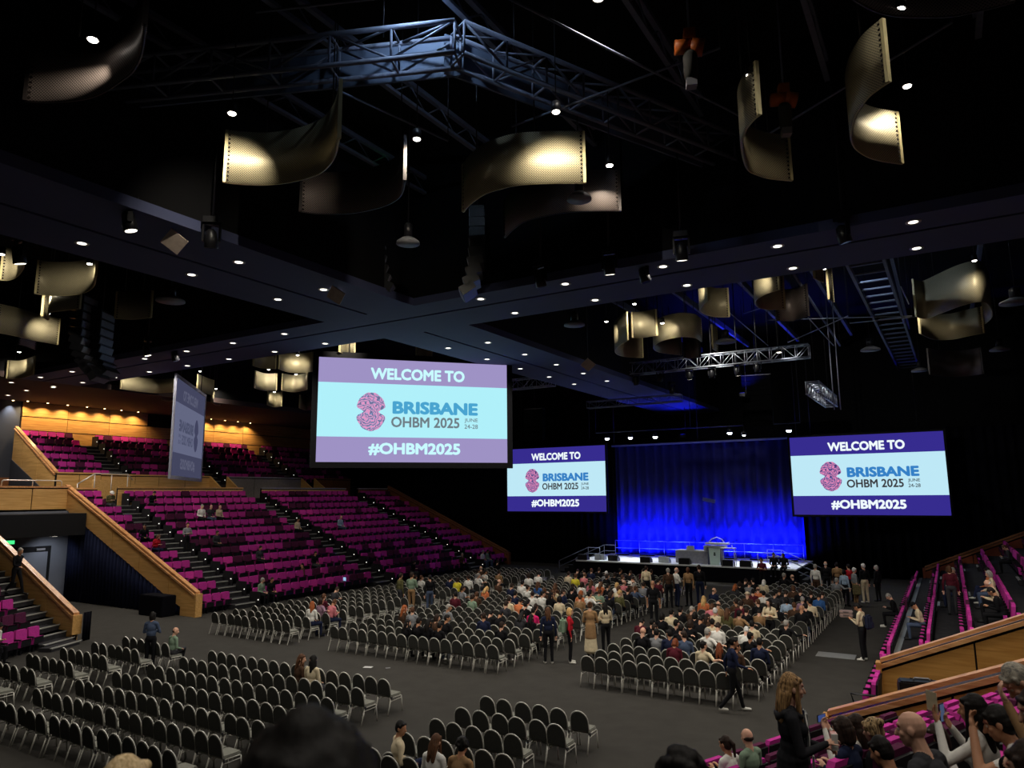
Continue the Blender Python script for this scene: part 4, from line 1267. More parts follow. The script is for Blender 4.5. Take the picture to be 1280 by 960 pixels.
# draped table with laptop
p = at_z(870, 703.5, ZS)
t = thing('conference_table', 'grey cloth covered conference table left of the lectern', 'table', (p.x, p.y, ZS))
MB().box((-1.1, -0.4, 0.7), (1.0, 0.45, 0.75)).build('top', WHITEP, t)
MB().box((-1.1, -0.41, 0.02), (1.0, -0.37, 0.7)).build('front_cloth', mat('grey_table_cloth', (150, 152, 165), 0.9), t)
for x in (-1.05, 0.95):
    for y in (-0.3, 0.4): MB().tube([(x, y, 0), (x, y, 0.7)], 0.025, 6).build('leg', STEEL, t)
for k, (dx, w) in enumerate(((-0.25, 0.24), (0.75, 0.2))):
    l = thing('laptop', 'open laptop on the grey covered table, %s' % ('nearer the middle' if k == 0 else 'nearer the lectern'), 'laptop', (p.x + dx, p.y, ZS + 0.75), 0, 'laptops on the stage table')
    MB().box((-w, -0.15, 0), (w, 0.15, 0.02)).build('base', GREYP, l)
    MB().box((-w, -0.17, 0.02), (w, -0.15, 0.26)).build('lid', mat('laptop_lid', (190, 196, 205), 0.4), l)
# confidence monitor hung in front of the curtain
p = at_y(886, 626, 45.5)
t = thing('teleprompter_glass', 'small pale prompter panel standing before the curtain', 'monitor', p)
MB().box((-0.4, -0.02, -0.08), (0.4, 0.02, 0.14), 0, Matrix.Rotation(R(12), 4, 'Y')).build('panel', mat('prompter_panel', (96, 104, 150), 0.3), t)
MB().tube([(0, 0, -0.05), (0, 0, ZS - p.z)], 0.012, 6).build('pole', mat('dark_blue_pole', (30, 34, 90), 0.5), t)
MB().lathe([(0.2, ZS - p.z), (0.2, ZS - p.z + 0.02)], 14).build('base', FIXT, t)
# wedge monitors along the stage front
for i, (px, py) in enumerate(((728, 700), (751, 699.5), (767.5, 701), (808, 703), (831, 703), (855, 705.5), (907, 708.5), (930, 709.5))):
    p = at_z(px, py, ZS)
    lit = i in (1, 4)
    t = thing('wedge_monitor', '%s floor wedge monitor on the stage edge, %s from the left' % ('pale' if lit else 'black', ORD[i + 1]), 'speaker', (p.x, max(p.y, SY0 + 0.3), ZS), 0.0, 'stage wedge monitors')
    MB().prism([(-0.22, 0), (0.22, 0), (0.22, 0.14), (-0.08, 0.34), (-0.22, 0.34)], 0, -0.32, 0.32).build('cabinet', mat('pale_wedge', (176, 182, 186), 0.5) if lit else FIXT, t)
    MB().add([(-0.29, 0.23, 0.15), (0.29, 0.23, 0.15), (0.29, -0.06, 0.345), (-0.29, -0.06, 0.345), (-0.29, 0.25, 0.165), (0.29, 0.25, 0.165), (0.29, -0.04, 0.36), (-0.29, -0.04, 0.36)], [(3, 2, 1, 0), (4, 5, 6, 7), (0, 1, 5, 4), (1, 2, 6, 5), (2, 3, 7, 6), (3, 0, 4, 7)]).build('grille', mat('dark_speaker_grille', (54, 56, 62), 0.5, 0.3), t)
# overhead stage lamps on their pipe
pz = None
for i, (px, py) in enumerate(((759, 548), (788, 547), (819, 546), (912, 541), (930, 544), (986, 538))):
    p = at_y(px, py, 44.5)
    if pz is None:
        pz = 9.0
    t = thing('stage_lamp', 'glaring white stage lamp on the pipe over the stage, %s from the left' % ORD[i + 1], 'stage light', p, 0, 'stage lamps on the pipe')
    MB().lathe([(0.06, 0.3), (0.14, 0.22), (0.16, 0.0), (0.14, 0.0)], 12).build('can', FIXT, t)
    r_ = 0.15 if i != 4 else 0.09
    MB().ball((0, 0, 0.0), (r_, r_, r_ * 0.8), 12).build('lens', LAMPST, t)
    MB().tube([(0, 0, 0.3), (0, 0, 0.55)], 0.02, 6).build('clamp', FIXT, t)
    spot(t, (0, -0.1, -0.2), (0.2, -1.3, -8), P_STAGE, 42, (0.92, 0.96, 1.0), 0.8, 0.12, 'stage_beam')
pa, pb = at_y(745, 541, 44.5), at_y(1000, 528, 44.5)
o = MB().tube([pa, pb], 0.04, 6).build('stage_light_pipe', FIXT)
tag(o, 'long dark pipe carrying the stage lamps above the curtain', 'pipe')
for e in (pa, pb, (pa + pb) / 2): link('drop_rod', MB().tube([e, (e.x, e.y, HANG)], 0.015, 5).mesh(), o, FIXT)
# curtain head: grey pelmet bar
o = MB().box((-20.2, 47.0, 8.3), (-7.6, 47.15, 8.42)).build('curtain_track', DKSTEEL)
tag(o, 'dark steel curtain track above the blue stage curtain', 'curtain track')
for x in (-20, -14, -7.8): link('drop_rod', MB().tube([(x, 47.08, 8.4), (x, 47.08, HANG)], 0.015, 5).mesh(), o, FIXT)
# blue light on the far ceiling from roof floods
for i, (x, y) in enumerate(((-15.6, 49.0), (-9.5, 41.0))):
    t = thing('blue_flood', 'small blue flood lamp on top of the stage rig, %s' % ('over the curtain' if i == 0 else 'over the deck'), 'stage light', (x, y, 8.9 if i == 0 else 10.4), 0, 'blue flood lamps')
    MB().box((-0.15, -0.12, 0), (0.15, 0.12, 0.2)).build('housing', FIXT, t)
    MB().box((-0.13, -0.1, 0.2), (0.13, 0.1, 0.21)).build('lens', emit('blue_led', (30, 40, 255), 1.5), t)
    MB().tube([(0.13, 0, 0.1), (0.2, 0, 0.1), (0.2, 0, HANG - t.location.z)], 0.015, 6).build('bracket', FIXT, t)
    spot(t, (0, 0, 0.25), (0, -0.4 if i == 0 else 0.3, 3), 420 if i == 0 else 1500, 120, (0.02, 0.03, 1.0), 0.9, 0.1, 'blue_beam')

# ================================================================== TIER SEATS
def seat_parts(h=0.80):
    """fold-up seat facing local +Y, back edge at y = 0, one mesh per part"""
    z0 = 0.36
    b = MB()
    pts = [(-0.236, z0), (0.236, z0), (0.243, h - 0.06), (0.205, h), (-0.205, h), (-0.243, h - 0.06)]
    b.add([(x, 0.085 - 0.09 * (z - z0), z) for x, z in pts] + [(x, 0.0 - 0.09 * (z - z0), z) for x, z in pts],
          [(5, 4, 3, 2, 1, 0), (6, 7, 8, 9, 10, 11)] + [(i, (i + 1) % 6, (i + 1) % 6 + 6, i + 6) for i in range(6)])
    s = MB()
    p2 = [(-0.24, z0 - 0.12), (0.24, z0 - 0.12), (0.245, h - 0.06), (-0.245, h - 0.06)]
    s.add([(x, -0.005 - 0.09 * (z - z0), z) for x, z in p2] + [(x, -0.04 - 0.09 * (z - z0), z) for x, z in p2],
          [(3, 2, 1, 0), (4, 5, 6, 7)] + [(i, (i + 1) % 4, (i + 1) % 4 + 4, i + 4) for i in range(4)])
    c = MB()
    c.add([(-0.22, 0.14, 0.26), (0.22, 0.14, 0.26), (0.21, 0.17, 0.49), (-0.21, 0.17, 0.49), (-0.22, 0.25, 0.27), (0.22, 0.25, 0.27), (0.21, 0.26, 0.50), (-0.21, 0.26, 0.50)],
          [(3, 2, 1, 0), (0, 1, 5, 4), (1, 2, 6, 5), (2, 3, 7, 6), (3, 0, 4, 7)])
    c.add([(-0.22, 0.254, 0.275), (0.22, 0.254, 0.275), (0.21, 0.264, 0.47), (-0.21, 0.264, 0.47)], [(0, 1, 2, 3)], 1)
    a = MB().box((0.252, -0.03, 0.50), (0.308, 0.28, 0.54)).box((0.265, 0.0, 0.05), (0.295, 0.19, 0.50))
    g = MB().box((-0.2, 0.02, 0.15), (0.2, 0.1, 0.24)).box((-0.03, 0.02, 0.0), (0.03, 0.1, 0.2))
    return b, s, c, a, g
def seat_meshes(h):
    out = {}
    b, s, c, a, g = seat_parts(h)
    for nm, mb, ms in (('backrest', b, [MAG]), ('back_shell', s, [SHELL]), ('cushion', c, [MAG, SHELL]), ('armrest', a, [SHELL]), ('pedestal', g, [SHELL])):
        me = mb.mesh('seat_' + nm)
        for m in ms: me.materials.append(m)
        out[nm] = me
    return out
SM = seat_meshes(0.80)
SMH = seat_meshes(0.93)
def seat_single(h):
    w = MB()
    for i, q in enumerate(seat_parts(h)):
        for_mi = {0: 0, 1: 1, 2: None, 3: 1, 4: 1}[i]
        w.add(q.v, q.f, 0)
        if for_mi is not None: w.mi[-len(q.f):] = [for_mi] * len(q.f)
        else: w.mi[-len(q.f):] = q.mi
    me = w.mesh('tier_seat')
    for m in (MAG, SHELL): me.materials.append(m)
    return me
SEAT1 = seat_single(0.80)

SEATS = []   # dicts: p, rz, sx, label, colour, tall
srnd = random.Random(11)
def seat_colour():
    v = srnd.random()
    return MAGD if v < 0.09 else (MAG2 if v < 0.22 else MAG)
run_colour = [None, 0]
def seat_col_run():
    if run_colour[1] > 0 and run_colour[0] is MAGD:
        run_colour[1] -= 1
        return MAGD
    c = seat_colour()
    run_colour[0] = c
    run_colour[1] = srnd.choice((0, 0, 1, 1, 2)) if c is MAGD else 0
    return c
def seat_row(pts, rz, sx, rowlab, tall=False, dark=None):
    n = len(pts)
    for i, p in enumerate(pts):
        c = seat_col_run()
        if dark and srnd.random() < dark: c = MAGD
        end = 'from near end' if i <= n // 2 else 'from far end'
        k = i + 1 if i <= n // 2 else n - i
        adj = {MAG.name: 'magenta', MAG2.name: 'bright magenta', MAGD.name: 'dark maroon'}[c.name]
        SEATS.append(dict(p=Vector(p), rz=rz, sx=sx, lab='%s seat, %s %s, %s' % (adj, ORD[k], end, rowlab), c=c, tall=tall, who=None))
SECT = [(20.05, 21.9, 4), (23.15, 31.25, 14), (32.55, 40.65, 14), (41.95, 45.5, 6)]
SNAME = ['nearest', 'second', 'third', 'farthest']
def lin(a, b, n): return [a + (b - a) * (i + 0.5) / n for i in range(n)]
for k in range(NL):
    for si, (a, b, n) in enumerate(SECT):
        seat_row([(xk(k, -1), y, SL * k) for y in lin(a, b, n)], -PI / 2, (b - a) / n / 0.56, 'row %s up, %s block, left tier' % (ORD[k + 1], SNAME[si]))
USECT = [(21.7, 24.8, 6), (26.2, 31.4, 9), (32.8, 38.4, 10), (39.8, 45.3, 10)]
for k in range(NU):
    for si, (a, b, n) in enumerate(USECT):
        seat_row([(XU - 0.55 - 0.9 * k, y, 5.9 + 0.5 * k) for y in lin(a, b, n)], -PI / 2, (b - a) / n / 0.56, 'row %s up, %s block, upper left tier' % (ORD[k + 1], SNAME[si]), dark=(0.5 if k in (1, 4) else 0.12))
RSECT = [(20.15, 21.85, 3), (23.2, 31.2, 14), (32.6, 40.6, 14), (42.0, 44.8, 5)]
for k in range(8):
    for si, (a, b, n) in enumerate(RSECT):
        if k == 0 and si == 0: a, n = 18.45, 6
        seat_row([(xk(k, 1), y, SL * k) for y in lin(a, b, n)], PI / 2, min(1.0, (b - a) / n / 0.56), 'row %s up, %s block, right tier' % (ORD[k + 1], SNAME[si]))
def corner_seats(c, k0, k1, ta, tb, pitch, nm, fz, tall, skip=0.0):
    for k in range(k0, k1):
        s_ = 0.05 + PITCH * k
        t0 = max(ta, c.t0(s_) + 0.25 + skip)
        pts = []
        t = t0 + pitch / 2
        while t < tb:
            p = c.P(s_, t, fz[k])
            if (Vector((p.x, p.y, 0)) - Vector((0, 0, 0))).length > 3.0 and not (tall and k == 6 and 6.6 < t < 8.0): pts.append(p)
            t += pitch
        seat_row(pts, c.seat_rz(), pitch / 0.56, 'row %s up, %s corner tier' % (ORD[k + 1], nm), tall, 0.3 if tall else None)
corner_seats(CR, 0, 7, -9, 12.6, 0.53, 'right', FZ, True)
corner_seats(CL, 0, 7, -9, 4.8, 0.53, 'left', FZL, False, skip=1.15)

for s in SEATS:
    q = project(s['p'] + Vector((0, 0, 0.6)))
    s['d'] = (s['p'] - CAMP).length
    s['in'] = q[2] > 0.3 and -40 < q[0] < 1320 and -20 < q[1] < 1000
vis = sorted([s for s in SEATS if s['in']], key=lambda s: s['d'])
SIND, SREST = vis[:298], vis[298:]
def add_seat(s, parts):
    t = thing('tier_seat', s['lab'], 'seat', s['p'], s['rz'], 'fold-up tier seats') if parts else None
    if parts:
        t.scale = (s['sx'], 1, 1)
        for nm, me in (SMH if s['tall'] else SM).items():
            o = link(nm, me, t)
            if nm in ('backrest', 'cushion') and s['c'] is not MAG:
                o.material_slots[0].link = 'OBJECT'; o.material_slots[0].material = s['c']
    else:
        o = link('tier_seat', SEAT1)
        o.location = s['p']; o.rotation_euler = (0, 0, s['rz']); o.scale = (s['sx'], 1, 1)
        tag(o, s['lab'], 'seat', 'fold-up tier seats')
        if s['c'] is not MAG:
            o.material_slots[0].link = 'OBJECT'; o.material_slots[0].material = s['c']
for i, s in enumerate(SIND): add_seat(s, True)

def mass(name, label, cat, items, src, mats, key):
    """everything past the limit of single copies, joined into one mesh; src gives verts, faces, material index"""
    n = len(src.vertices)
    co = np.empty(n * 3); src.vertices.foreach_get('co', co); co = co.reshape(-1, 3)
    faces = [tuple(p.vertices) for p in src.polygons]
    mi = [p.material_index for p in src.polygons]
    V, F, MI = [], [], []
    for it in items:
        c, s_ = math.cos(it['rz']), math.sin(it['rz'])
        x = co[:, 0] * it.get('sx', 1); y = co[:, 1]
        q = np.stack([x * c - y * s_ + it['p'].x, x * s_ + y * c + it['p'].y, co[:, 2] + it['p'].z], 1)
        o = len(V)
        V.extend(map(tuple, q))
        F.extend(tuple(i + o for i in f) for f in faces)
        MI.extend(key(it, m) for m in mi)
    me = bpy.data.meshes.new(name)
    me.from_pydata(V, [], F)
    me.polygons.foreach_set('material_index', MI)
    me.update()
    o = link(name, me, None, mats)
    return tag(o, label, cat, None, 'stuff')
SC_ = {MAG.name: 0, MAGD.name: 2, MAG2.name: 3}
mass('tier_seating', 'magenta fold-up seats filling the distant rows of the tiers', 'seating', SREST, SEAT1, [MAG, SHELL, MAGD, MAG2], lambda it, m: 1 if m else SC_[it['c'].name])
# black end panels with marker lights at the aisles
ep = MB().box((-0.02, -0.1, 0), (0.02, 0.62, 0.66)).mesh(); ep.materials.append(SHELL)
el = MB().box((-0.045, 0.5, 0.29), (0.02, 0.54, 0.33)).mesh(); el.materials.append(AISLE)
for side, nm in ((-1, 'left'),):
    for ai, (ya, yb) in enumerate(AIS):
        for k in range(NL if side < 0 else 7):
            t = thing('aisle_marker', 'black seat end board with marker light, row %s up, %s aisle, %s tier' % (ORD[k + 1], ORD[ai + 1], nm), 'aisle light', (xk(k, side), yb + 0.02, SL * k), 0, 'aisle marker boards')
            t.rotation_euler = (0, 0, -PI / 2 if side < 0 else PI / 2)
            if side < 0:
                t.scale = (1, 1, 1)
            link('end_board', ep, t); o = link('marker_light', el, t)
            if side < 0: o.scale = (-1, 1, 1)
for ai, (ya, yb) in enumerate(UAIS):
    for k in range(NU):
        t = thing('aisle_marker', 'black seat end board with marker light, row %s up, %s aisle, upper left tier' % (ORD[k + 1], ORD[ai + 1]), 'aisle light', (XU - 0.55 - 0.9 * k, yb + 0.02, 5.9 + 0.5 * k), -PI / 2, 'aisle marker boards')
        link('end_board', ep, t); o = link('marker_light', el, t); o.scale = (-1, 1, 1)

# ================================================================== BANQUET CHAIRS
def arch(w, z0, z1, n=14, rtop=None):
    """outline of a chair back: straight sides, half round top"""
    r = w
    pts = [(-w, z0)]
    zc = z1 - r
    for i in range(n + 1):
        a = PI - PI * i / n
        pts.append((r * math.cos(a), zc + r * math.sin(a)))
    pts.append((w, z0))
    return pts
def chair_meshes(nt=7, seg=6):
    lean = lambda z: -0.19 - 0.16 * max(0, z - 0.40)
    out = {}
    s = MB()
    pl = [(-0.185, -0.17), (0.185, -0.17), (0.195, 0.1), (0.17, 0.2), (-0.17, 0.2), (-0.195, 0.1)]
    s.prism(pl, 2, 0.375, 0.41)
    s.prism([(x * 0.94, y * 0.94) for x, y in pl], 2, 0.41, 0.432)
    out['seat'] = (s, [CHSEAT])
    b = MB()
    o = arch(0.178, 0.42, 0.775, nt)
    n = len(o)
    b.add([(x, lean(z) + 0.022, z) for x, z in o] + [(x, lean(z) - 0.022, z) for x, z in o],
          [tuple(range(n - 1, -1, -1)), tuple(range(n, 2 * n))] + [(i, (i + 1) % n, (i + 1) % n + n, i + n) for i in range(n)])
    b.add([(x * 0.9, lean(z) + 0.035, z) for x, z in o], [tuple(range(n - 1, -1, -1))])
    out['backrest'] = (b, [CHFAB])
    f = MB()
    o = arch(0.19, 0.36, 0.79, nt)
    f.tube([(x, lean(z), z) for x, z in o], 0.0125, seg)
    out['back_frame'] = (f, [CHFRAME])
    sf = MB()
    for x in (-0.19, 0.19):
        sf.tube([(x, -0.18, 0.37), (x, 0.16, 0.37), (x, 0.19, 0.35)], 0.012, seg)
        sf.tube([(x, -0.19, 0.30), (x, 0.18, 0.31)], 0.008, seg)
    sf.tube([(-0.19, 0.17, 0.36), (0.19, 0.17, 0.36)], 0.011, seg)
    out['seat_frame'] = (sf, [CHFRAME])
    out['leg'] = (MB().tube([(-0.19, -0.185, 0.37), (-0.195, -0.30, 0.0)], 0.0125, seg), [CHFRAME])
    out['leg.1'] = (MB().tube([(0.19, -0.185, 0.37), (0.195, -0.30, 0.0)], 0.0125, seg), [CHFRAME])
    out['leg.2'] = (MB().tube([(-0.19, 0.185, 0.36), (-0.195, 0.22, 0.0)], 0.0125, seg), [CHFRAME])
    out['leg.3'] = (MB().tube([(0.19, 0.185, 0.36), (0.195, 0.22, 0.0)], 0.0125, seg), [CHFRAME])
    out['link_clip'] = (MB().box((0.19, -0.20, 0.34), (0.225, -0.17, 0.40)), [CHCLIP])
    return out
CM = {}
for nm, (mb, ms) in chair_meshes(10).items():
    me = mb.mesh('chair_' + nm)
    for m in ms: me.materials.append(m)
    CM[nm] = me
CHAIRS = []
def block(nm, x0, x1, n, ys, skip=lambda r, c: False):
    for r, y in enumerate(ys):
        for c in range(n):
            if skip(r, c): continue
            x = x0 + (x1 - x0) * c / (n - 1)
            e, k = ('left', c + 1) if c < n / 2 else ('right', n - c)
            CHAIRS.append(dict(p=Vector((x, y + 0.24, 0)), rz=0.0, blk=nm, row=r, col=c, n=n, lab='black banquet chair, %s from %s end, %s row from the back, %s' % (ORD[k], e, ORD[r + 1], nm), who=None, c=None))
crnd = random.Random(5)
YR = [8.0 + 0.9 * i for i in range(7)]
block('rear left block', -17.93, -11.65, 16, YR, lambda r, c: False)
block('outer rear block', -22.1, -20.08, 6, YR[1:], lambda r, c: False)
block('small rear block', -8.73, -6.62, 6, [9.75, 10.65, 11.55, 12.45, 13.35], lambda r, c: r == 2 and c == 5)
YFR = [17.82 + 0.9 * i for i in range(22)]
block('outer left block', -23.75, -19.95, 10, YFR)
block('centre block', -17.69, -11.5, 16, YFR, lambda r, c: r > 15 and c > 14)
block('right block', -8.54, -4.56, 11, YFR, lambda r, c: (r == 0 and c == 10) or (r > 17 and c < 3))
for ch in CHAIRS:
    ch['p'].x += crnd.uniform(-0.015, 0.015); ch['p'].y += crnd.uniform(-0.03, 0.03); ch['rz'] = crnd.uniform(-0.03, 0.03)
    q = project(ch['p'] + Vector((0, 0, 0.5)))
    ch['d'] = (ch['p'] - CAMP).length
    ch['in'] = q[2] > 0 and -30 < q[0] < 1310 and q[1] < 1000
cvis = sorted([c for c in CHAIRS if c['in']], key=lambda c: c['d'])
for ch in cvis[:296]:
    t = thing('banquet_chair', ch['lab'], 'chair', ch['p'], ch['rz'], 'black banquet chairs')
    for nm, me in CM.items(): link(nm.split('.')[0], me, t)
low = MB()
for nm, (mb, ms) in chair_meshes(6, 3).items():
    if nm == 'link_clip': continue
    k = {'seat': 1, 'backrest': 0}.get(nm, 2)
    low.add(mb.v, mb.f, k)
lowm = low.mesh('low')
mass('banquet_seating', 'black banquet chairs filling the rows towards the stage', 'seating', [dict(c, sx=1) for c in cvis[296:]], lowm, [CHFAB, CHSEAT, CHFRAME], lambda it, m: m)

# ================================================================== PEOPLE
# body regions (material slots): 0 skin, 1 top, 2 trousers, 3 shoes, 4 forearm, 5 lips and brows
def caps_geo(p0, r0, p1, r1, seg=10):
    p0, p1 = Vector(p0), Vector(p1)
    ax = p1 - p0
    L = ax.length
    if L < 1e-5: ax = Vector((0, 0, 1)); L = 1e-5
    ax.normalize()
    ref = Vector((1, 0, 0)) if abs(ax.x) < 0.9 else Vector((0, 1, 0))
    a = (ref - ax * ref.dot(ax)).normalized(); b = ax.cross(a)
    rings = []
    for t in (-80, -50, -20, 0): rings.append((p0 + ax * (r0 * math.sin(R(t))), r0 * math.cos(R(t))))
    for t in (0, 20, 50, 80): rings.append((p1 + ax * (r1 * math.sin(R(t))), r1 * math.cos(R(t))))
    vs, fs = [], []
    for c, r in rings:
        for k in range(seg):
            an = 2 * PI * k / seg
            vs.append(c + a * (r * math.cos(an)) + b * (r * math.sin(an)))
    for i in range(len(rings) - 1):
        for k in range(seg):
            l = (k + 1) % seg
            fs.append((i * seg + k, i * seg + l, (i + 1) * seg + l, (i + 1) * seg + k))
    fs.append(tuple(range(seg - 1, -1, -1)))
    fs.append(tuple((len(rings) - 1) * seg + k for k in range(seg)))
    return vs, fs

class Body:
    def __init__(s): s.prims = []
    def cap(s, p0, r0, p1, r1, reg): s.prims.append(('c', Vector(p0), r0, Vector(p1), r1, reg)); return s
    def ell(s, c, r, reg, M=None): s.prims.append(('e', Vector(c), r, M or Matrix.Identity(3), None, reg)); return s
    def bake(s, voxel, ratio, smooth=2, name='body', slots=6):
        mb = MB()
        for p in s.prims:
            if p[0] == 'c': mb.add(*caps_geo(*p[1:5]))
            else: mb.ball(p[1], p[2], 14, 0, p[3].to_4x4())
        me = mb.mesh('tmp')
        o = bpy.data.objects.new('tmp', me)
        C.objects.link(o)
        m = o.modifiers.new('r', 'REMESH'); m.mode = 'VOXEL'; m.voxel_size = voxel
        m = o.modifiers.new('s', 'SMOOTH'); m.factor = 0.5; m.iterations = smooth
        if ratio < 1:
            m = o.modifiers.new('d', 'DECIMATE'); m.ratio = ratio
        dg = bpy.context.evaluated_depsgraph_get()
        res = bpy.data.meshes.new_from_object(o.evaluated_get(dg))
        bpy.data.objects.remove(o); bpy.data.meshes.remove(me)
        res.name = name
        n = len(res.polygons)
        ce = np.empty(n * 3); res.polygons.foreach_get('center', ce); ce = ce.reshape(-1, 3)
        best = np.full(n, 1e9); reg = np.zeros(n, int)
        for p in s.prims:
            if p[0] == 'c':
                a, b = np.array(p[1]), np.array(p[3])
                ab = b - a; L2 = max(1e-9, ab @ ab)
                t = np.clip(((ce - a) @ ab) / L2, 0, 1)
                d = np.linalg.norm(ce - (a + t[:, None] * ab), axis=1) - (p[2] + (p[4] - p[2]) * t)
            else:
                r = np.array(p[2]); Mi = np.array(p[3].inverted())
                q = (ce - np.array(p[1])) @ Mi.T / r
                d = (np.linalg.norm(q, axis=1) - 1) * r.min()
            k = d < best
            best[k] = d[k]; reg[k] = p[5]
        res.materials.clear()
        res.polygons.foreach_set('material_index', reg.tolist())
        res.polygons.foreach_set('use_smooth', [True] * n)
        res.update()
        return res

def rotm(pitch=0, roll=0, yaw=0):
    return Euler((R(pitch), R(roll), R(yaw)), 'XYZ').to_matrix()
def hand(b, wrist, d, side, curl=0.5, up_=Vector((0, 0, 1)), rad=0.0085, reg=0):
    """palm, four unequal fingers and a thumb; d = pointing direction, up_ = back of the hand"""
    d = Vector(d).normalized()
    s = d.cross(up_).normalized()
    n = s.cross(d).normalized()
    w = Vector(wrist)
    pc = w + d * 0.045
    M = Matrix((s, d, n)).transposed()
    b.ell(pc, (0.038, 0.05, 0.017), reg, M)
    for i, (off, ln) in enumerate(((-0.028, 0.062), (-0.009, 0.075), (0.010, 0.07), (0.028, 0.052))):
        k = w + d * 0.085 + s * (off * side * -1)
        a1 = R(55 * curl)
        d1 = d * math.cos(a1 * 0.6) - n * math.sin(a1 * 0.6)
        d2 = d * math.cos(a1 * 1.7) - n * math.sin(a1 * 1.7)
        k2 = k + d1 * ln * 0.5
        b.cap(k, rad, k2, rad * 0.92, reg); b.cap(k2, rad * 0.92, k2 + d2 * ln * 0.5, rad * 0.8, reg)
    th = w + d * 0.03 + s * (0.03 * side * -1) * -1
    th = w + d * 0.025 - s * (0.028 * -side)
    t1 = (d * 0.6 - s * (0.7 * -side) - n * 0.25).normalized()
    b.cap(th, rad * 1.25, th + t1 * 0.035, rad * 1.1, reg); b.cap(th + t1 * 0.035, rad * 1.1, th + t1 * 0.04 + (t1 * 0.5 + d * 0.6 - n * 0.3).normalized() * 0.032, rad * 0.85, reg)

def human(pose, female=False, fine=False):
    """returns (Body, head matrix). pose keys: sit, lean, twist, roll, head=(pitch,yaw,roll), arms=[(elbow, wrist, hand dir, curl)] in upright torso space, legs=[(knee, ankle, toe)]"""
    b = Body()
    sit = pose.get('sit', False)
    hz = 0.53 if sit else 0.93
    base = Vector((0, -0.05 if sit else 0, hz))
    Rm = rotm(-pose.get('lean', 0), pose.get('roll', 0), pose.get('twist', 0))
    T = lambda p: base + Rm @ (Vector(p) - Vector((0, 0, 0.93)))
    def E(c, r, reg, Mx=None): b.ell(T(c), r, reg, Rm if Mx is None else Rm @ Mx)
    sw = 0.93 if female else 1.0
    g = pose.get('girth', 1.0)
    # pelvis, belly, chest, shoulders
    E((0, 0, 0.95), (0.165 * g, 0.12 * g, 0.12), 2)
    E((0, 0.0, 1.10), (0.148 * g, 0.108 * g, 0.15), 1)
    E((0, 0.0, 1.27), (0.172 * sw * g, 0.118 * g, 0.17), 1)
    if female: E((0.07, 0.075, 1.27), (0.065, 0.06, 0.065), 1); E((-0.07, 0.075, 1.27), (0.065, 0.06, 0.065), 1)
    b.cap(T((-0.15 * sw, -0.01, 1.385)), 0.062, T((0.15 * sw, -0.01, 1.385)), 0.062, 1)
    b.cap(T((-0.07, -0.01, 1.41)), 0.058, T((0.07, -0.01, 1.41)), 0.058, 1)
    b.cap(T((0, -0.015, 1.38)), 0.058, T((0, 0.005, 1.53)), 0.050 if female else 0.056, 0)
    # head
    hp = pose.get('head', (0, 0, 0))
    Hr = Rm @ rotm(-hp[0], hp[2], hp[1])
    hc = T((0, 0.0, 1.50)) + Hr @ Vector((0, 0.02, 0.10))
    def H(c): return hc + Hr @ Vector(c)
    b.ell(H((0, -0.005, 0.025)), (0.075, 0.095, 0.095), 0, Hr)
    b.ell(H((0, 0.022, -0.035)), (0.060, 0.072, 0.078), 0, Hr)
    b.ell(H((0, 0.045, -0.085)), (0.036, 0.038, 0.028), 0, Hr)
    b.cap(H((0, 0.088, 0.012)), 0.011, H((0, 0.112, -0.03)), 0.015, 0)
    b.ell(H((-0.077, -0.005, -0.005)), (0.012, 0.022, 0.032), 0, Hr)
    b.ell(H((0.077, -0.005, -0.005)), (0.012, 0.022, 0.032), 0, Hr)
    if fine:
        b.cap(H((-0.048, 0.076, 0.034)), 0.009, H((-0.016, 0.088, 0.036)), 0.009, 5)
        b.cap(H((0.048, 0.076, 0.034)), 0.009, H((0.016, 0.088, 0.036)), 0.009, 5)
        b.cap(H((-0.02, 0.086, -0.061)), 0.008, H((0.02, 0.086, -0.061)), 0.008, 5)
        for sx in (-1, 1): b.ell(H((sx * 0.042, 0.062, -0.02)), (0.022, 0.02, 0.02), 0, Hr)
    # arms
    for i, sx in enumerate((-1, 1)):
        el, wr, hd, cu = pose['arms'][i]
        sh = T((0.185 * sw * sx, -0.01, 1.375)); el = T(el); wr = T(wr)
        b.cap(sh, 0.052, sh * 0.5 + el * 0.5, 0.046, 1); b.cap(sh * 0.5 + el * 0.5, 0.046, el, 0.040, 1 if not pose.get('bare') else 4)
        b.cap(el, 0.040, wr, 0.029, 4)
        dd = (Rm @ Vector(hd)) if hd else (wr - el)
        nn = Vector((0, 0, 1)) if abs(dd.normalized().z) < 0.8 else Vector((0, 1, 0))
        hand(b, wr, dd, sx, cu, nn, 0.0095 if not fine else 0.0085)
    # legs
    for i, sx in enumerate((-1, 1)):
        kn, an, toe = pose['legs'][i]
        hip = Vector((0.09 * sx, base.y + 0.0, hz - 0.01))
        kn, an, toe = Vector(kn), Vector(an), Vector(toe)
        if pose.get('skirt'):
            continue
        b.cap(hip, 0.088 * g, kn, 0.060, 2); b.cap(kn, 0.060, kn * 0.45 + an * 0.55, 0.052, 2); b.cap(kn * 0.45 + an * 0.55, 0.052, an, 0.043, 2)
        d = (toe - an); d.z = 0; d.normalize()
        b.cap(an + Vector((0, 0, -0.035)), 0.042, an + d * 0.16 + Vector((0, 0, -0.05)), 0.035, 3)
    if pose.get('skirt'):
        for k in range(17):
            z = 0.95 - 0.045 * k
            b.ell((0, 0, z), (0.16 + 0.004 * k, 0.125 + 0.0045 * k, 0.12), 2)
        for sx in (-1, 1): b.cap((0.08 * sx, 0.0, 0.10), 0.045, (0.08 * sx, 0.13, 0.045), 0.036, 3)
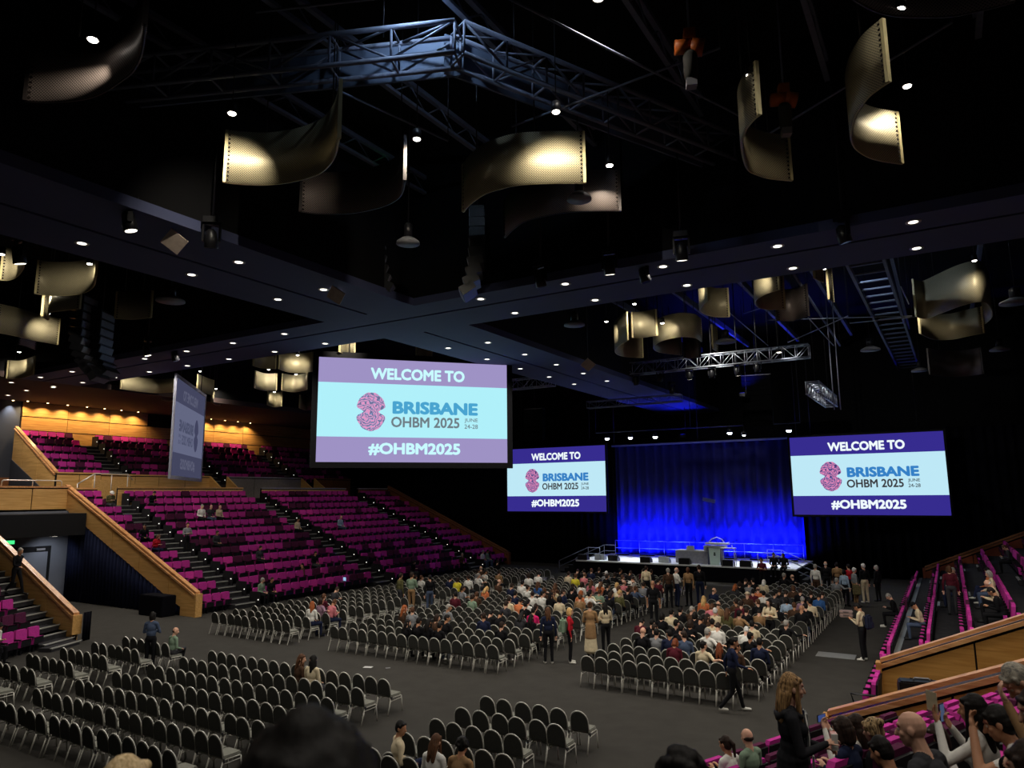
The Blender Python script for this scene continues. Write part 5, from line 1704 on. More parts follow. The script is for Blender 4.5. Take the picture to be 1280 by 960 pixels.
    if pose.get('coat'):
        for k in range(9):
            E((0, -0.01, 1.0 - 0.045 * k), (0.17 + 0.003 * k, 0.132 + 0.004 * k, 0.13), 1)
    M4 = Matrix.Translation(hc) @ Hr.to_4x4()
    return b, M4

ARM_DOWN = [((-0.235, -0.03, 1.09), (-0.235, 0.03, 0.85), (0, 0.1, -1), 0.4), ((0.235, -0.03, 1.09), (0.235, 0.03, 0.85), (0, 0.1, -1), 0.4)]
ARM_LAP = [((-0.235, 0.02, 1.10), (-0.10, 0.24, 1.05), (0.5, 0.8, -0.1), 0.5), ((0.235, 0.02, 1.10), (0.10, 0.24, 1.05), (-0.5, 0.8, -0.1), 0.5)]
ARM_PHONE = [((-0.21, 0.05, 1.10), (-0.07, 0.26, 1.20), (0.2, 0.6, 0.6), 0.9), ((0.21, 0.05, 1.10), (0.07, 0.26, 1.20), (-0.2, 0.6, 0.6), 0.9)]
ARM_FOLD = [((-0.25, 0.04, 1.12), (0.02, 0.19, 1.14), (1, 0.1, 0.1), 0.5), ((0.25, 0.04, 1.12), (-0.02, 0.17, 1.18), (-1, 0.1, 0.0), 0.5)]
ARM_BACKREST = [((-0.235, 0.02, 1.10), (-0.10, 0.24, 1.05), (0.5, 0.8, -0.1), 0.5), ((0.36, -0.12, 1.27), (0.55, -0.16, 1.33), (1, -0.2, 0), 0.4)]
LEG_SIT = [((-0.10, 0.38, 0.50), (-0.11, 0.36, 0.085), (-0.12, 0.6, 0)), ((0.10, 0.38, 0.50), (0.11, 0.36, 0.085), (0.12, 0.6, 0))]
LEG_CROSS = [((-0.09, 0.38, 0.50), (-0.06, 0.36, 0.085), (-0.06, 0.6, 0)), ((0.04, 0.40, 0.60), (-0.14, 0.50, 0.26), (-0.2, 0.8, 0))]
LEG_STAND = [((-0.10, 0.02, 0.49), (-0.11, -0.01, 0.085), (-0.14, 0.3, 0)), ((0.10, 0.02, 0.49), (0.11, -0.01, 0.085), (0.14, 0.3, 0))]
LEG_WALK = [((-0.09, 0.16, 0.52), (-0.10, 0.26, 0.085), (-0.10, 0.6, 0)), ((0.09, -0.02, 0.48), (0.10, -0.33, 0.13), (0.10, 0.0, 0))]
POSES = {
    'sit_lap': dict(sit=True, lean=4, arms=ARM_LAP, legs=LEG_SIT, head=(8, 0, 0)),
    'sit_left': dict(sit=True, lean=5, twist=10, arms=ARM_LAP, legs=LEG_SIT, head=(4, 45, 0)),
    'sit_right': dict(sit=True, lean=5, twist=-10, arms=ARM_LAP, legs=LEG_CROSS, head=(4, -45, 0)),
    'sit_phone': dict(sit=True, lean=14, arms=ARM_PHONE, legs=LEG_SIT, head=(25, 0, 0)),
    'sit_spread': dict(sit=True, lean=-3, twist=-8, arms=ARM_BACKREST, legs=LEG_CROSS, head=(2, -30, 0)),
    'stand_down': dict(arms=ARM_DOWN, legs=LEG_STAND, head=(2, 8, 0)),
    'stand_fold': dict(arms=ARM_FOLD, legs=LEG_STAND, head=(4, -15, 0)),
    'stand_phone': dict(lean=3, arms=ARM_PHONE, legs=LEG_STAND, head=(28, 0, 0)),
    'walk': dict(lean=6, arms=[((-0.22, -0.12, 1.12), (-0.22, -0.08, 0.88), (0, 0.3, -1), 0.5), ((0.24, 0.08, 1.12), (0.24, 0.30, 1.08), (0, 1, 0), 0.6)], legs=LEG_WALK, head=(4, 0, 0)),
    'stand_skirt': dict(arms=ARM_LAP, legs=LEG_STAND, skirt=True, coat=True, head=(6, 0, 0)),
}
PROTO = {}
def proto(key, female=False):
    k = key + ('_f' if female else '')
    if k not in PROTO:
        b, M = human(POSES[key], female)
        PROTO[k] = (b.bake(0.014, 0.22, 2, 'person_' + k), M)
    return PROTO[k]

# hair, in head space (face towards +Y)
def hair_body(style):
    b = Body()
    if style in ('short', 'long', 'bob', 'bun', 'pony', 'curly'):
        b.ell((0, -0.018, 0.036), (0.083, 0.098, 0.092), 0)
        b.ell((0, -0.045, 0.0), (0.081, 0.068, 0.085), 0)
        b.cap((-0.035, 0.056, 0.076), 0.022, (0.04, 0.053, 0.076), 0.022, 0); b.ell((0, -0.025, 0.06), (0.066, 0.08, 0.078), 0)
        for s in (-1, 1): b.cap((s * 0.073, 0.02, 0.03), 0.014, (s * 0.075, 0.012, 0.055), 0.02, 0)
    if style == 'long':
        b.cap((0, -0.055, 0.0), 0.075, (0, -0.085, -0.17), 0.06, 0)
        for s in (-1, 1): b.cap((s * 0.070, 0.01, 0.05), 0.022, (s * 0.080, 0.035, -0.17), 0.024, 0); b.cap((s * 0.080, 0.035, -0.17), 0.024, (s * 0.070, 0.075, -0.30), 0.018, 0); b.cap((s * 0.03, -0.07, -0.05), 0.06, (s * 0.045, -0.10, -0.27), 0.032, 0)
    if style == 'bob':
        b.cap((0, -0.05, 0.0), 0.078, (0, -0.05, -0.07), 0.07, 0)
        for s in (-1, 1): b.cap((s * 0.07, 0.005, 0.03), 0.03, (s * 0.076, -0.005, -0.085), 0.03, 0)
    if style == 'bun' : b.ell((0, -0.10, 0.085), (0.045, 0.042, 0.042), 0)
    if style == 'pony':
        b.cap((0, -0.105, 0.05), 0.03, (0, -0.15, 0.0), 0.034, 0); b.cap((0, -0.15, 0.0), 0.034, (0, -0.135, -0.17), 0.018, 0)
    if style == 'curly':
        rr = random.Random(2)
        for i in range(46):
            a, e = rr.uniform(0, 2 * PI), rr.uniform(-0.3, 1.45)
            v = Vector((math.cos(a) * math.cos(e), math.sin(a) * math.cos(e), math.sin(e)))
            if v.y > 0.45 and v.z < 0.5: continue
            b.ell(Vector((0, -0.02, 0.03)) + Vector((v.x * 0.085, v.y * 0.1, v.z * 0.095)), (0.03,) * 3, 0)
    if style == 'dome':
        b.ell((0, -0.02, 0.02), (0.10, 0.11, 0.098), 0); b.ell((0.0, -0.03, 0.085), (0.045, 0.06, 0.05), 0)
        b.cap((0, -0.05, 0.0), 0.095, (0, -0.06, -0.12), 0.1, 0)
        rr = random.Random(8)
        for i in range(60):
            a = rr.uniform(0, 2 * PI); e = rr.uniform(0.2, 1.3)
            v = Vector((math.cos(a) * math.cos(e) * 0.098, math.sin(a) * math.cos(e) * 0.108 - 0.02, math.sin(e) * 0.1 + 0.02))
            v2 = Vector((v.x * 1.06, v.y * 1.06, v.z - 0.07))
            b.cap(v, 0.006, v2, 0.009, 0)
    if style == 'ring':
        b.ell((0, -0.035, -0.01), (0.0795, 0.072, 0.045), 0)
        for s in (-1, 1): b.cap((s * 0.073, 0.0, 0.02), 0.01, (s * 0.074, -0.02, -0.02), 0.012, 0)
    if style == 'hat':
        b.ell((0, -0.005, 0.05), (0.092, 0.105, 0.085), 0); b.ell((0, 0.01, 0.035), (0.125, 0.14, 0.014), 0)
    if style == 'cap':
        b.ell((0, -0.008, 0.045), (0.086, 0.102, 0.085), 0); b.ell((0, 0.10, 0.045), (0.065, 0.07, 0.012), 0)
    if style == 'scarf':
        b.ell((0, -0.02, 0.01), (0.088, 0.10, 0.115), 0); b.cap((0, -0.03, -0.06), 0.085, (0, -0.03, -0.15), 0.10, 0)
        for s in (-1, 1): b.cap((s * 0.07, 0.03, 0.03), 0.02, (s * 0.06, 0.04, -0.08), 0.03, 0)
    return b
HAIRS = {}
def hair_mesh(style, fine=False):
    k = (style, fine)
    if k not in HAIRS:
        HAIRS[k] = hair_body(style).bake(0.0065 if fine else 0.012, 0.6 if fine else 0.4, 3 if fine else 1, 'hair_' + style)
    return HAIRS[k]

SKIN = {'l': mat('fair_skin', (222, 172, 146), 0.55, noise=0.05, scale=20), 'm': mat('tan_skin', (190, 138, 106), 0.55, noise=0.05, scale=20), 'd': mat('deep_brown_skin', (104, 68, 50), 0.5, noise=0.05, scale=20)}
LIP = mat('lip_and_brow', (136, 78, 68), 0.5, noise=0.05)
CLOTH = {'w': ('white', (226, 224, 218)), 'c': ('cream', (216, 200, 168)), 'k': ('black', (24, 24, 27)), 'n': ('navy', (32, 38, 62)), 'g': ('grey', (128, 130, 134)), 'G': ('dark grey', (58, 58, 62)), 'b': ('blue', (54, 92, 148)), 'B': ('light blue', (160, 182, 206)),
         'p': ('pink', (206, 120, 130)), 'r': ('red', (176, 34, 46)), 'm': ('maroon', (84, 30, 42)), 'o': ('orange', (206, 120, 78)), 't': ('tan', (150, 118, 84)), 'T': ('dark brown', (74, 54, 42)), 'y': ('yellow', (214, 200, 60)), 'l': ('sage green', (128, 150, 128)), 'O': ('olive', (92, 90, 58)), 'v': ('mauve', (150, 118, 138)), 'P': ('bright pink', (214, 40, 110)), 'D': ('denim', (72, 84, 108))}
HAIRC = {'k': ('black', (22, 19, 18)), 'd': ('dark brown', (44, 32, 26)), 'b': ('brown', (84, 56, 38)), 'a': ('auburn', (112, 58, 34)), 'B': ('blonde', (204, 164, 108)), 'g': ('grey', (150, 146, 140)), 'w': ('white', (214, 210, 202)), 'o': ('reddish', (150, 82, 44))}
def cloth(c): n, rgb = CLOTH[c]; return mat(n.replace(' ', '_') + '_clothing', rgb, 0.9, noise=0.1, scale=14, spec=0.1)
def hairm(c): n, rgb = HAIRC[c]; return hair_mat(n.replace(' ', '_') + '_hair', rgb)
SHOE = {'w': mat('white_shoes', (214, 212, 204), 0.6), 'k': mat('black_shoes', (20, 20, 22), 0.5)}
def dress(o, skin, top, bot, shoe, sleeve):
    ms = [SKIN[skin], cloth(top), cloth(bot), SHOE[shoe], SKIN[skin] if sleeve == 0 else cloth(top), LIP]
    if len(o.data.materials) == 0:
        for m in ms: o.data.materials.append(m)
    for s, m in zip(o.material_slots, ms):
        s.link = 'OBJECT'; s.material = m
PERSON_LABELS = {}
def person(label, pose, p, rz, top='k', bot='k', hair='k', style='short', skin='l', shoe='k', sleeve=1, sc=0.95, female=False, group=None):
    me, M = proto(pose, female)
    t = thing('person', label, 'person', p, rz, group)
    t.scale = (sc, sc, sc)
    o = link('body', me, t)
    dress(o, skin, top, bot, shoe, sleeve)
    if style and style != 'none':
        h = link('hair' if style not in ('hat', 'cap', 'scarf') else style, hair_mesh(style), t)
        h.matrix_local = M
        m = hairm(hair) if style not in ('hat', 'cap', 'scarf') else cloth(hair)
        if len(h.data.materials) == 0: h.data.materials.append(m)
        h.material_slots[0].link = 'OBJECT'; h.material_slots[0].material = m
    return t
STY = {'s': 'short', 'l': 'long', 'b': 'bob', 'u': 'bun', 'p': 'pony', 'x': 'ring', 'h': 'hat', 'c': 'cap', 'f': 'scarf', 'n': 'none', 'q': 'curly'}
prnd = random.Random(21)
USED = set()
def hair_words(hair, style, skin):
    if style == 'none': return 'bald person'
    if style == 'dome':
        b.ell((0, -0.02, 0.02), (0.10, 0.11, 0.098), 0); b.ell((0.0, -0.03, 0.085), (0.045, 0.06, 0.05), 0)
        b.cap((0, -0.05, 0.0), 0.095, (0, -0.06, -0.12), 0.1, 0)
        rr = random.Random(8)
        for i in range(60):
            a = rr.uniform(0, 2 * PI); e = rr.uniform(0.2, 1.3)
            v = Vector((math.cos(a) * math.cos(e) * 0.098, math.sin(a) * math.cos(e) * 0.108 - 0.02, math.sin(e) * 0.1 + 0.02))
            v2 = Vector((v.x * 1.06, v.y * 1.06, v.z - 0.07))
            b.cap(v, 0.006, v2, 0.009, 0)
    if style == 'ring': return 'balding person'
    if style == 'hat': return 'person in a %s hat' % CLOTH[hair][0]
    if style == 'cap': return 'person in a %s cap' % CLOTH[hair][0]
    if style == 'scarf': return 'person in a %s headscarf' % CLOTH[hair][0]
    return 'person with %s%s hair' % ({'long': 'long ', 'bob': '', 'bun': 'tied up ', 'pony': 'ponytailed ', 'short': 'short ', 'curly': 'curly '}[style], HAIRC[hair][0])
def seat_person(pool, px, py, spec, where, zh=1.10, maxd=1.5):
    """spec: top, hair colour, style letter, [skin], pose hint"""
    r = ray(px, py)
    best = None
    for s in pool:
        if s['who']: continue
        q = s['p'] + Vector((0, 0, zh + (0.02 if 'blk' in s else 0.08)))
        v = q - CAMP
        tt = v.dot(r) / r.dot(r)
        d = (v - r * tt).length * (1 + 0.0 * tt) / tt * 30
        if best is None or d < best[0]: best = (d, s)
    if best is None or best[0] > maxd: return None
    s = best[1]
    top, hc, st = spec[0], spec[1], STY[spec[2]]
    skin = spec[3] if len(spec) > 3 and spec[3] in 'lmd' else prnd.choice('lllm')
    hint = spec[4] if len(spec) > 4 else prnd.choice('LLLlrps')
    pose = {'L': 'sit_lap', 'l': 'sit_left', 'r': 'sit_right', 'p': 'sit_phone', 's': 'sit_spread'}[hint]
    female = st in ('long', 'bob', 'bun', 'pony', 'scarf')
    lab0 = '%s in %s top, ' % (hair_words(hc, st, skin), CLOTH[top][0])
    if 'blk' in s:
        lab = lab0 + 'row %s from back, %s' % (ORD[s['row'] + 1], s['blk'])
        if lab in USED:
            lab = lab0 + 'row %s, %s from left, %s' % (ORD[s['row'] + 1], ORD[s['col'] + 1], s['blk'])
    else:
        lab = lab0 + where
    if len(lab.replace(',', '').split()) > 15: lab = lab.replace(' top,', ',').replace('person in a', 'person in')
    USED.add(lab)
    off = Vector((0, 0.02, 0)) if 'blk' in s else Matrix.Rotation(s['rz'], 3, 'Z') @ Vector((0, 0.30, 0))
    s['who'] = person(lab, pose, s['p'] + off, s['rz'] + prnd.uniform(-0.12, 0.12), top, prnd.choice('kknGD'), hc, st, skin, prnd.choice('kkw'), 0 if prnd.random() < 0.15 else 1, prnd.uniform(0.9, 0.97), female)
    return s['who']
CROWD = '''386,755,w,o,l 399,755,v,d,b 402,744,m,b,s 417,740,G,d,s 404,765,p,b,s 525,724,w,b,s 517,722,k,d,s 500,765,T,o,l,l,r 511,762,g,b,s,l,l 511,779,k,k,l,l,r 521,786,k,k,s 534,777,k,k,l 537,790,k,k,s 549,784,T,d,b 556,781,k,k,s,m,r
621,705,k,d,s 600,712,T,g,x 606,717,w,k,s 596,716,g,d,s 619,721,t,d,s 564,724,n,k,s 571,727,y,d,b 587,727,w,d,s 602,725,w,g,s 625,730,T,d,x 637,731,n,d,s 651,727,w,k,s 663,721,w,d,b 673,720,w,k,s 656,732,w,d,s 673,731,b,b,l 663,740,w,d,s 676,744,w,k,s 689,732,T,b,l 695,736,c,b,s 606,736,o,B,l 599,742,T,b,s
587,746,l,d,s 572,744,m,k,s 632,749,c,d,s 645,747,o,k,s 656,750,w,k,s 640,739,n,k,s 672,759,k,d,s 670,763,P,k,s 657,758,k,k,s 647,767,G,k,l 621,765,k,k,s,m,p 610,764,k,k,s 632,759,G,d,s 561,765,g,g,s 666,775,k,k,l 629,779,k,d,s 604,768,n,d,s 583,735,g,d,s
714,720,c,d,s 721,721,y,b,s 728,719,p,b,s 730,731,w,d,b 740,727,p,b,l 747,724,w,k,s 752,730,o,b,l 757,716,g,w,s 720,712,k,d,s 734,712,k,k,s 742,714,n,b,s 746,711,k,d,s 764,732,k,k,s 773,729,w,B,b 775,738,c,b,s 776,746,O,B,s 739,740,c,k,s 746,740,l,b,s 739,746,w,k,s
727,749,t,b,s 731,744,o,o,b 764,740,n,d,s 761,747,k,d,b 787,731,T,g,s 785,727,p,d,x 795,727,T,d,x 797,734,D,b,s 789,740,k,d,s 809,735,g,d,s 819,727,m,k,s 789,715,k,d,s 787,721,w,d,s 772,714,k,k,s 769,718,k,d,b 801,716,m,k,s 760,720,k,d,b 719,738,k,k,s 704,740,n,d,s 701,749,c,k,b 694,737,t,b,l 692,746,k,k,l 686,742,T,b,b 712,731,k,d,s 779,722,k,b,s 811,717,k,d,s
878,750,o,B,l 893,739,n,d,x 897,752,t,d,x 898,764,c,w,s 887,757,p,b,b 924,757,m,d,s 860,766,T,g,s 851,764,k,k,s 839,764,c,k,s 869,762,k,k,b 879,770,T,d,l 886,770,c,k,s 891,777,w,d,s 910,772,O,b,l 926,767,t,k,s 804,773,m,k,s 814,775,k,k,s 822,777,k,k,b 812,783,k,d,s 803,793,k,d,n 820,795,g,k,s 838,789,n,k,s,m,l 839,801,m,a,b 852,800,D,d,s 847,781,k,k,s 856,786,k,k,s 862,777,k,d,b 867,777,k,k,s 888,792,w,g,s,l,s 880,801,c,k,s 900,806,k,a,l 934,787,w,w,s 917,807,T,d,s 946,800,n,k,s,m,L
916,733,G,o,l 923,729,k,d,b 930,725,k,d,s 937,733,g,d,s 940,727,k,k,s 954,730,c,w,f 946,736,o,d,x 933,744,T,c,h 940,742,m,k,s 954,745,w,k,s 924,757,T,d,s 972,742,k,d,s 977,740,G,d,s 992,737,T,b,b 1002,744,k,d,s 1006,750,v,g,s 985,751,B,k,b 995,760,T,b,s 1002,761,k,d,n 1014,755,c,k,s 1027,744,G,d,s 1025,752,b,k,s 984,777,k,g,s 950,766,t,k,s 939,777,c,k,s 935,793,k,k,s 926,767,k,d,s 1049,730,g,g,s,l,s 960,753,n,k,s 970,764,k,k,b 947,755,k,b,s 966,744,G,k,s 1012,741,k,d,s 1018,763,k,k,s 981,721,k,g,s 990,723,k,d,x'''
for rec in CROWD.split():
    f = rec.split(',')
    seat_person(CHAIRS, float(f[0]), float(f[1]), f[2:], '')
# seated on the tiers
LT = [s for s in SEATS if 'left tier' in s['lab']]
RT_ = [s for s in SEATS if 'right tier' in s['lab']]
for px, py, spec, w in ((133, 613, ['O', 'w', 'h', 'l', 'p'], 'top row of left tier by the oak rail'), (181, 620, ['k', 'k', 's', 'm', 'p'], 'top row of left tier at the first aisle'), (247, 631, ['w', 'g', 's', 'l', 'L'], 'left tier, third row from top, one of three together'), (259, 632, ['G', 'p', 'x', 'l', 'L'], 'left tier, middle of three sitting together'), (270, 633, ['c', 'd', 'x', 'l', 'L'], 'left tier, rightmost of three sitting together'),
                        (178, 661, ['k', 'k', 's', 'm', 'r'], 'left tier beside the oak balustrade'), (192, 663, ['r', 'b', 'b', 'l', 'p'], 'left tier at the first aisle'), (268, 668, ['G', 'd', 's', 'm', 'L'], 'left tier, middle block, alone'), (317, 688, ['G', 'k', 's', 'm', 'L'], 'left tier, lower middle block, alone'), (364, 642, ['c', 'd', 's', 'm', 'L'], 'left tier at the second aisle'),
                        (423, 649, ['B', 'p', 'x', 'l', 'L'], 'left tier, third block, alone'), (385, 694, ['k', 'k', 's', 'm', 'L'], 'left tier, lower rows near the second aisle'), (508, 706, ['k', 'k', 'l', 'l', 'p'], 'left tier, front row of third block'), (590, 692, ['w', 'g', 's', 'l', 'L'], 'front of left tier, far block, left of two'), (604, 693, ['l', 'k', 's', 'm', 'L'], 'left tier front, far block, right of two'), (576, 700, ['T', 'g', 's', 'l', 'r'], 'front row, left tier, far aisle'), (303, 752, ['l', 'g', 's', 'l', 'l'], 'front row of left tier, pale top'), (316, 752, ['k', 'd', 's', 'm', 'L'], 'front row of left tier, leaning on luggage')):
    if spec[1] == 'p': spec[1] = 'g'
    seat_person(LT, px, py, spec, w, 1.02, 3)
for px, py, spec, w in ((1129, 748, ['k', 'g', 's', 'l', 'p'], 'front row of right tier with a laptop'), (1166, 757, ['c', 'k', 'c', 'm', 'p'], 'second row of right tier looking at a phone'), (1224, 718, ['w', 'g', 's', 'l', 'l'], 'right tier, leaning, beside a person in red'), (1230, 727, ['c', 'g', 'b', 'l', 'L'], 'right tier, in front of a person in red'), (1241, 716, ['o', 'k', 's', 'm', 'r'], 'right tier, back turned'),
                        (1206, 722, ['m', 'b', 's', 'l', 'L'], 'right tier, third row, behind the standing person'), (1262, 693, ['G', 'b', 's', 'l', 'p'], 'right tier, far upper rows'), (1270, 728, ['c', 'w', 'x', 'l', 'p'], 'right tier at the right edge, arms bare'), (1266, 744, ['k', 'k', 's', 'm', 'p'], 'right tier, just over the oak rail')):
    seat_person(RT_, px, py, spec, w, 1.02, 4)
# standing figures: (feet px), heading, pose
def yaw_to(p, q): return math.atan2(-(q[0] - p[0]), q[1] - p[1])
STAND = [
    (686, 830, 30, 'stand_down', 'n', 'k', 'b', 'long', 'l', 'w', 1, 0.95, True, 'person with long brown hair, slate hoodie and black jeans in the aisle'),
    (713, 829, -60, 'stand_down', 'r', 'k', 'B', 'bob', 'l', 'w', 1, 0.93, True, 'blonde person in red jacket carrying a pale backpack in the aisle'),
    (739, 822, 20, 'stand_skirt', 't', 'c', 'b', 'bun', 'l', 'k', 1, 0.97, True, 'person in long tan coat over a cream skirt, hair in a bun'),
    (758, 818, 50, 'stand_fold', 'c', 'k', 'k', 'long', 'm', 'k', 1, 0.93, True, 'dark haired person in beige cardigan beside the tan coat'),
    (500, 766, -20, 'stand_down', 'O', 'G', 'd', 'short', 'm', 'k', 1, 0.97, False, 'person in olive jacket with orange scarf standing in the centre block'),
    (514, 767, 10, 'stand_fold', 'l', 't', 'd', 'short', 'm', 'k', 1, 1.0, False, 'person in pale green shirt and khaki trousers standing in the centre block'),
    (537, 768, 60, 'stand_down', 'k', 'D', 'k', 'short', 'l', 'k', 1, 0.95, False, 'person in black top and blue jeans standing among chairs'),
    (837, 760, 20, 'stand_down', 'T', 'k', 'g', 'short', 'l', 'k', 1, 1.0, False, 'grey haired person in brown jacket standing in the centre aisle'),
    (847, 759, -40, 'stand_fold', 'w', 'n', 'g', 'ring', 'l', 'k', 1, 1.0, False, 'balding person in white shirt standing in the centre aisle'),
    (862, 758, 170, 'stand_down', 't', 'k', 'k', 'none', 'd', 'k', 1, 1.0, False, 'bald person in tan jacket facing the hall in the centre aisle'),
    (876, 757, 20, 'stand_down', 'k', 'n', 'd', 'short', 'l', 'k', 1, 1.04, False, 'tall person in black suit jacket standing with back turned'),
    (818, 784, 10, 'stand_down', 'k', 'k', 'g', 'none', 'm', 'k', 0, 1.0, False, 'bald person in black t-shirt standing at the aisle with bare arms'),
    (809, 752, 0, 'stand_down', 'c', 'k', 'd', 'short', 'l', 'k', 1, 0.95, False, 'person in cream cardigan with straps standing near the front rows'),
    (965, 813, 170, 'stand_fold', 'c', 'k', 'k', 'long', 'l', 'k', 1, 0.93, True, 'person with long black hair and cream coat facing back in the right block'),
    (954, 738, 175, 'stand_fold', 'm', 'k', 'd', 'short', 'm', 'k', 0, 0.95, False, 'person in patterned dark top with folded bare arms facing the hall'),
    (1022, 752, -20, 'stand_down', 'w', 'T', 'g', 'short', 'l', 'k', 1, 0.98, False, 'grey haired person in white shirt and brown trousers by the right block'),
    (1035, 748, 0, 'stand_down', 'k', 'k', 'w', 'ring', 'l', 'k', 1, 1.0, False, 'white haired person in black jacket by the right stage stair'),
    (1049, 748, 10, 'stand_down', 't', 'k', 'k', 'short', 'l', 'k', 1, 0.97, False, 'dark haired person in taupe jacket by the right stage stair'),
    (1058, 758, -30, 'stand_down', 'B', 'k', 'k', 'bob', 'l', 'k', 1, 0.92, True, 'dark haired person in light blue top and black skirt by the red top'),
    (1064, 752, 30, 'stand_down', 'r', 'k', 'k', 'short', 'l', 'k', 1, 0.98, False, 'person in bright red top by the right stage stair'),
    (1071, 758, -60, 'stand_down', 'g', 't', 'w', 'short', 'l', 'k', 0, 0.97, False, 'white haired person in grey vest carrying a camouflage bag'),
    (1083, 754, 40, 'stand_down', 'k', 'c', 'w', 'short', 'l', 'w', 1, 1.02, False, 'white haired person in black jacket and beige trousers'),
    (1099, 752, 60, 'stand_down', 'k', 'k', 'g', 'bob', 'l', 'k', 1, 0.95, True, 'grey haired person all in black standing alone before the dark drape'),
    (1081, 826, 75, 'stand_phone', 'c', 'k', 'k', 'short', 'm', 'w', 1, 0.98, False, 'person in beige hoodie with navy backpack looking at a phone'),
    (917, 890, -62, 'walk', 'n', 'k', 'k', 'pony', 'm', 'w', 1, 0.97, True, 'person in navy hoodie striding past the rear of the right block'),
    (186, 838, 30, 'stand_fold', 'D', 'k', 'k', 'bob', 'm', 'k', 1, 0.96, True, 'person with black hair and denim jacket leaning among the outer chairs'),
    (377, 742, 160, 'stand_down', 'T', 'k', 'k', 'short', 'm', 'k', 1, 0.9, False, 'person in dark clothes standing at the front of the left tier'),
]
for px, py, hd, pose, top, bot, hc, st, sk, sh, sl, sc, fem, lab in STAND:
    p = at_z(px, py, 0)
    person(lab, pose, p, R(hd), top, bot, hc, st, sk, sh, sl, sc, fem)
def tier_z(x, side): 
    k = max(0, math.floor((-27.4 - x) if side < 0 else (x + 2.7)))
    return SL * k
# on the aisles of the tiers
p = Vector((-34.75, 22.5, SL * 7)); q = at_x(233, 683, -33.2)
person('person in grey top and black trousers standing on the left tier aisle', 'stand_fold', (-33.2, q.y, SL * 5), -PI / 2, 'g', 'k', 'd', 'short', 'm', 'k', 1, 0.97)
q = at_z(1192, 769, SL * 2)
person('brown haired person in maroon top standing in the right tier aisle', 'stand_down', (q.x, q.y, SL * 2), 0.1, 'm', 'G', 'b', 'bob', 'l', 'k', 1, 0.95, True)
q = CL.P(0.05 + PITCH * 3.3, CL.t0(3.0) + 0.6, FZL[4])
person('person in black with white badge coming down the left stair', 'walk', (q.x, q.y, FZL[4] + 0.0), CL.seat_rz(), 'k', 'k', 'g', 'short', 'm', 'k', 1, 1.0)
# on the stage edge
p = at_z(955, 716, 0.9)
person('person in black seated on the stage edge facing the hall', 'sit_lap', (p.x, 41.9, 0.45), PI, 'k', 'k', 'k', 'short', 'm', 'k', 1, 0.97)
p = at_z(969, 716, 0.9)
person('person in black suit and white shirt seated on the stage edge', 'sit_lap', (p.x, 41.9, 0.45), PI, 'k', 'k', 'k', 'short', 'd', 'k', 1, 0.97)
# people in the rear blocks
for px, py, spec, w in ((210, 803, ['l', 'd', 'x', 'l', 'r'], ''), (377, 827, ['T', 'b', 'l', 'l', 'r'], ''), (398, 829, ['c', 'k', 'l', 'l', 'l'], '')):
    seat_person(CHAIRS, px, py, spec, w, 1.0, 4)
for (px, py, d, pose, rz, top, hc, st, sk, lab) in ((500, 907, 0, 'sit_right', -0.5, 'c', 'k', 'short', 'm', 'dark haired person in cream shirt turned right in the small rear block'),
                                  (545, 925, 0, 'sit_lap', 0.0, 'w', 'b', 'long', 'l', 'person with very long brown hair and white lace top, seen from behind'),
                                  (578, 930, 0, 'sit_lap', 0.0, 't', 'k', 'curly', 'm', 'person with thick black hair and tan top in the small rear block')):
    p = at_z(px, py + 4, 1.14)
    person(lab, pose, (p.x, p.y - 0.02, 0), rz, top, 'n', hc, st, sk, 'k', 1, 0.97, st == 'long')
    block_p = Vector((p.x, p.y, 0))
    t = thing('banquet_chair', 'black banquet chair under the %s' % lab.split(' in ')[0].split(' and ')[0].split(',')[0], 'chair', (p.x, p.y - 0.02, 0), 0.0, 'black banquet chairs')
    for nm, me in CM.items(): link(nm.split('.')[0], me, t)
# left edge: person seated on the front row of the left corner tier
q = CL.P(-0.15, 3.55, 0)
person('person in white and green top seated at the left edge of the corner tier', 'sit_phone', (q.x, q.y, 0), CL.seat_rz(), 'w', 'k', 'k', 'short', 'm', 'k', 1, 0.97)

# ---- nearest people on the corner tier, built one by one
EYE = MB().ball((0, 0, 0), 0.0115, 10, 0).ball((0, 0.0075, 0), (0.0058, 0.0052, 0.0058), 8, 1).mesh('eye')
EYE.materials.append(mat('eye_white', (225, 220, 212), 0.3)); EYE.materials.append(mat('dark_iris', (40, 28, 22), 0.2))
def near(label, pose, px, py, d, rz, top='k', bot='k', hair='k', style='short', skin='l', sleeve=1, sc=0.96, female=False, eyes=False, voxel=0.0085, ratio=0.3, zfix=None, streak=None, hs=1.0):
    b, M = human(pose, female, True)
    me = b.bake(voxel, ratio, 2, 'person_near')
    tgt = at_d(px, py, d)
    top_l = M @ Vector((0, -0.01, 0.128))
    r3 = Matrix.Rotation(rz, 3, 'Z')
    root = tgt - r3 @ (top_l * sc)
    t = thing('person', label, 'person', root, rz)
    t.scale = (sc, sc, sc)
    o = link('body', me, t)
    dress(o, skin, top, bot, 'k', sleeve)
    if style != 'none':
        h = link('hair', hair_mesh(style, True), t)
        h.matrix_local = M @ Matrix.Scale(hs, 4)
        m = hairm(hair) if streak is None else hair_mat('streaked_%s_hair' % hair, HAIRC[hair][1], streak)
        if len(h.data.materials) == 0: h.data.materials.append(m)
        h.material_slots[0].link = 'OBJECT'; h.material_slots[0].material = m
    if eyes:
        for sx in (-1, 1):
            e = link('eye', EYE, t)
            e.matrix_local = M @ Matrix.Translation((sx * 0.031, 0.0775, 0.008))
    t['_m'] = 0
    del t['_m']
    return t, M, root, r3, sc
RZ = CR.seat_rz()
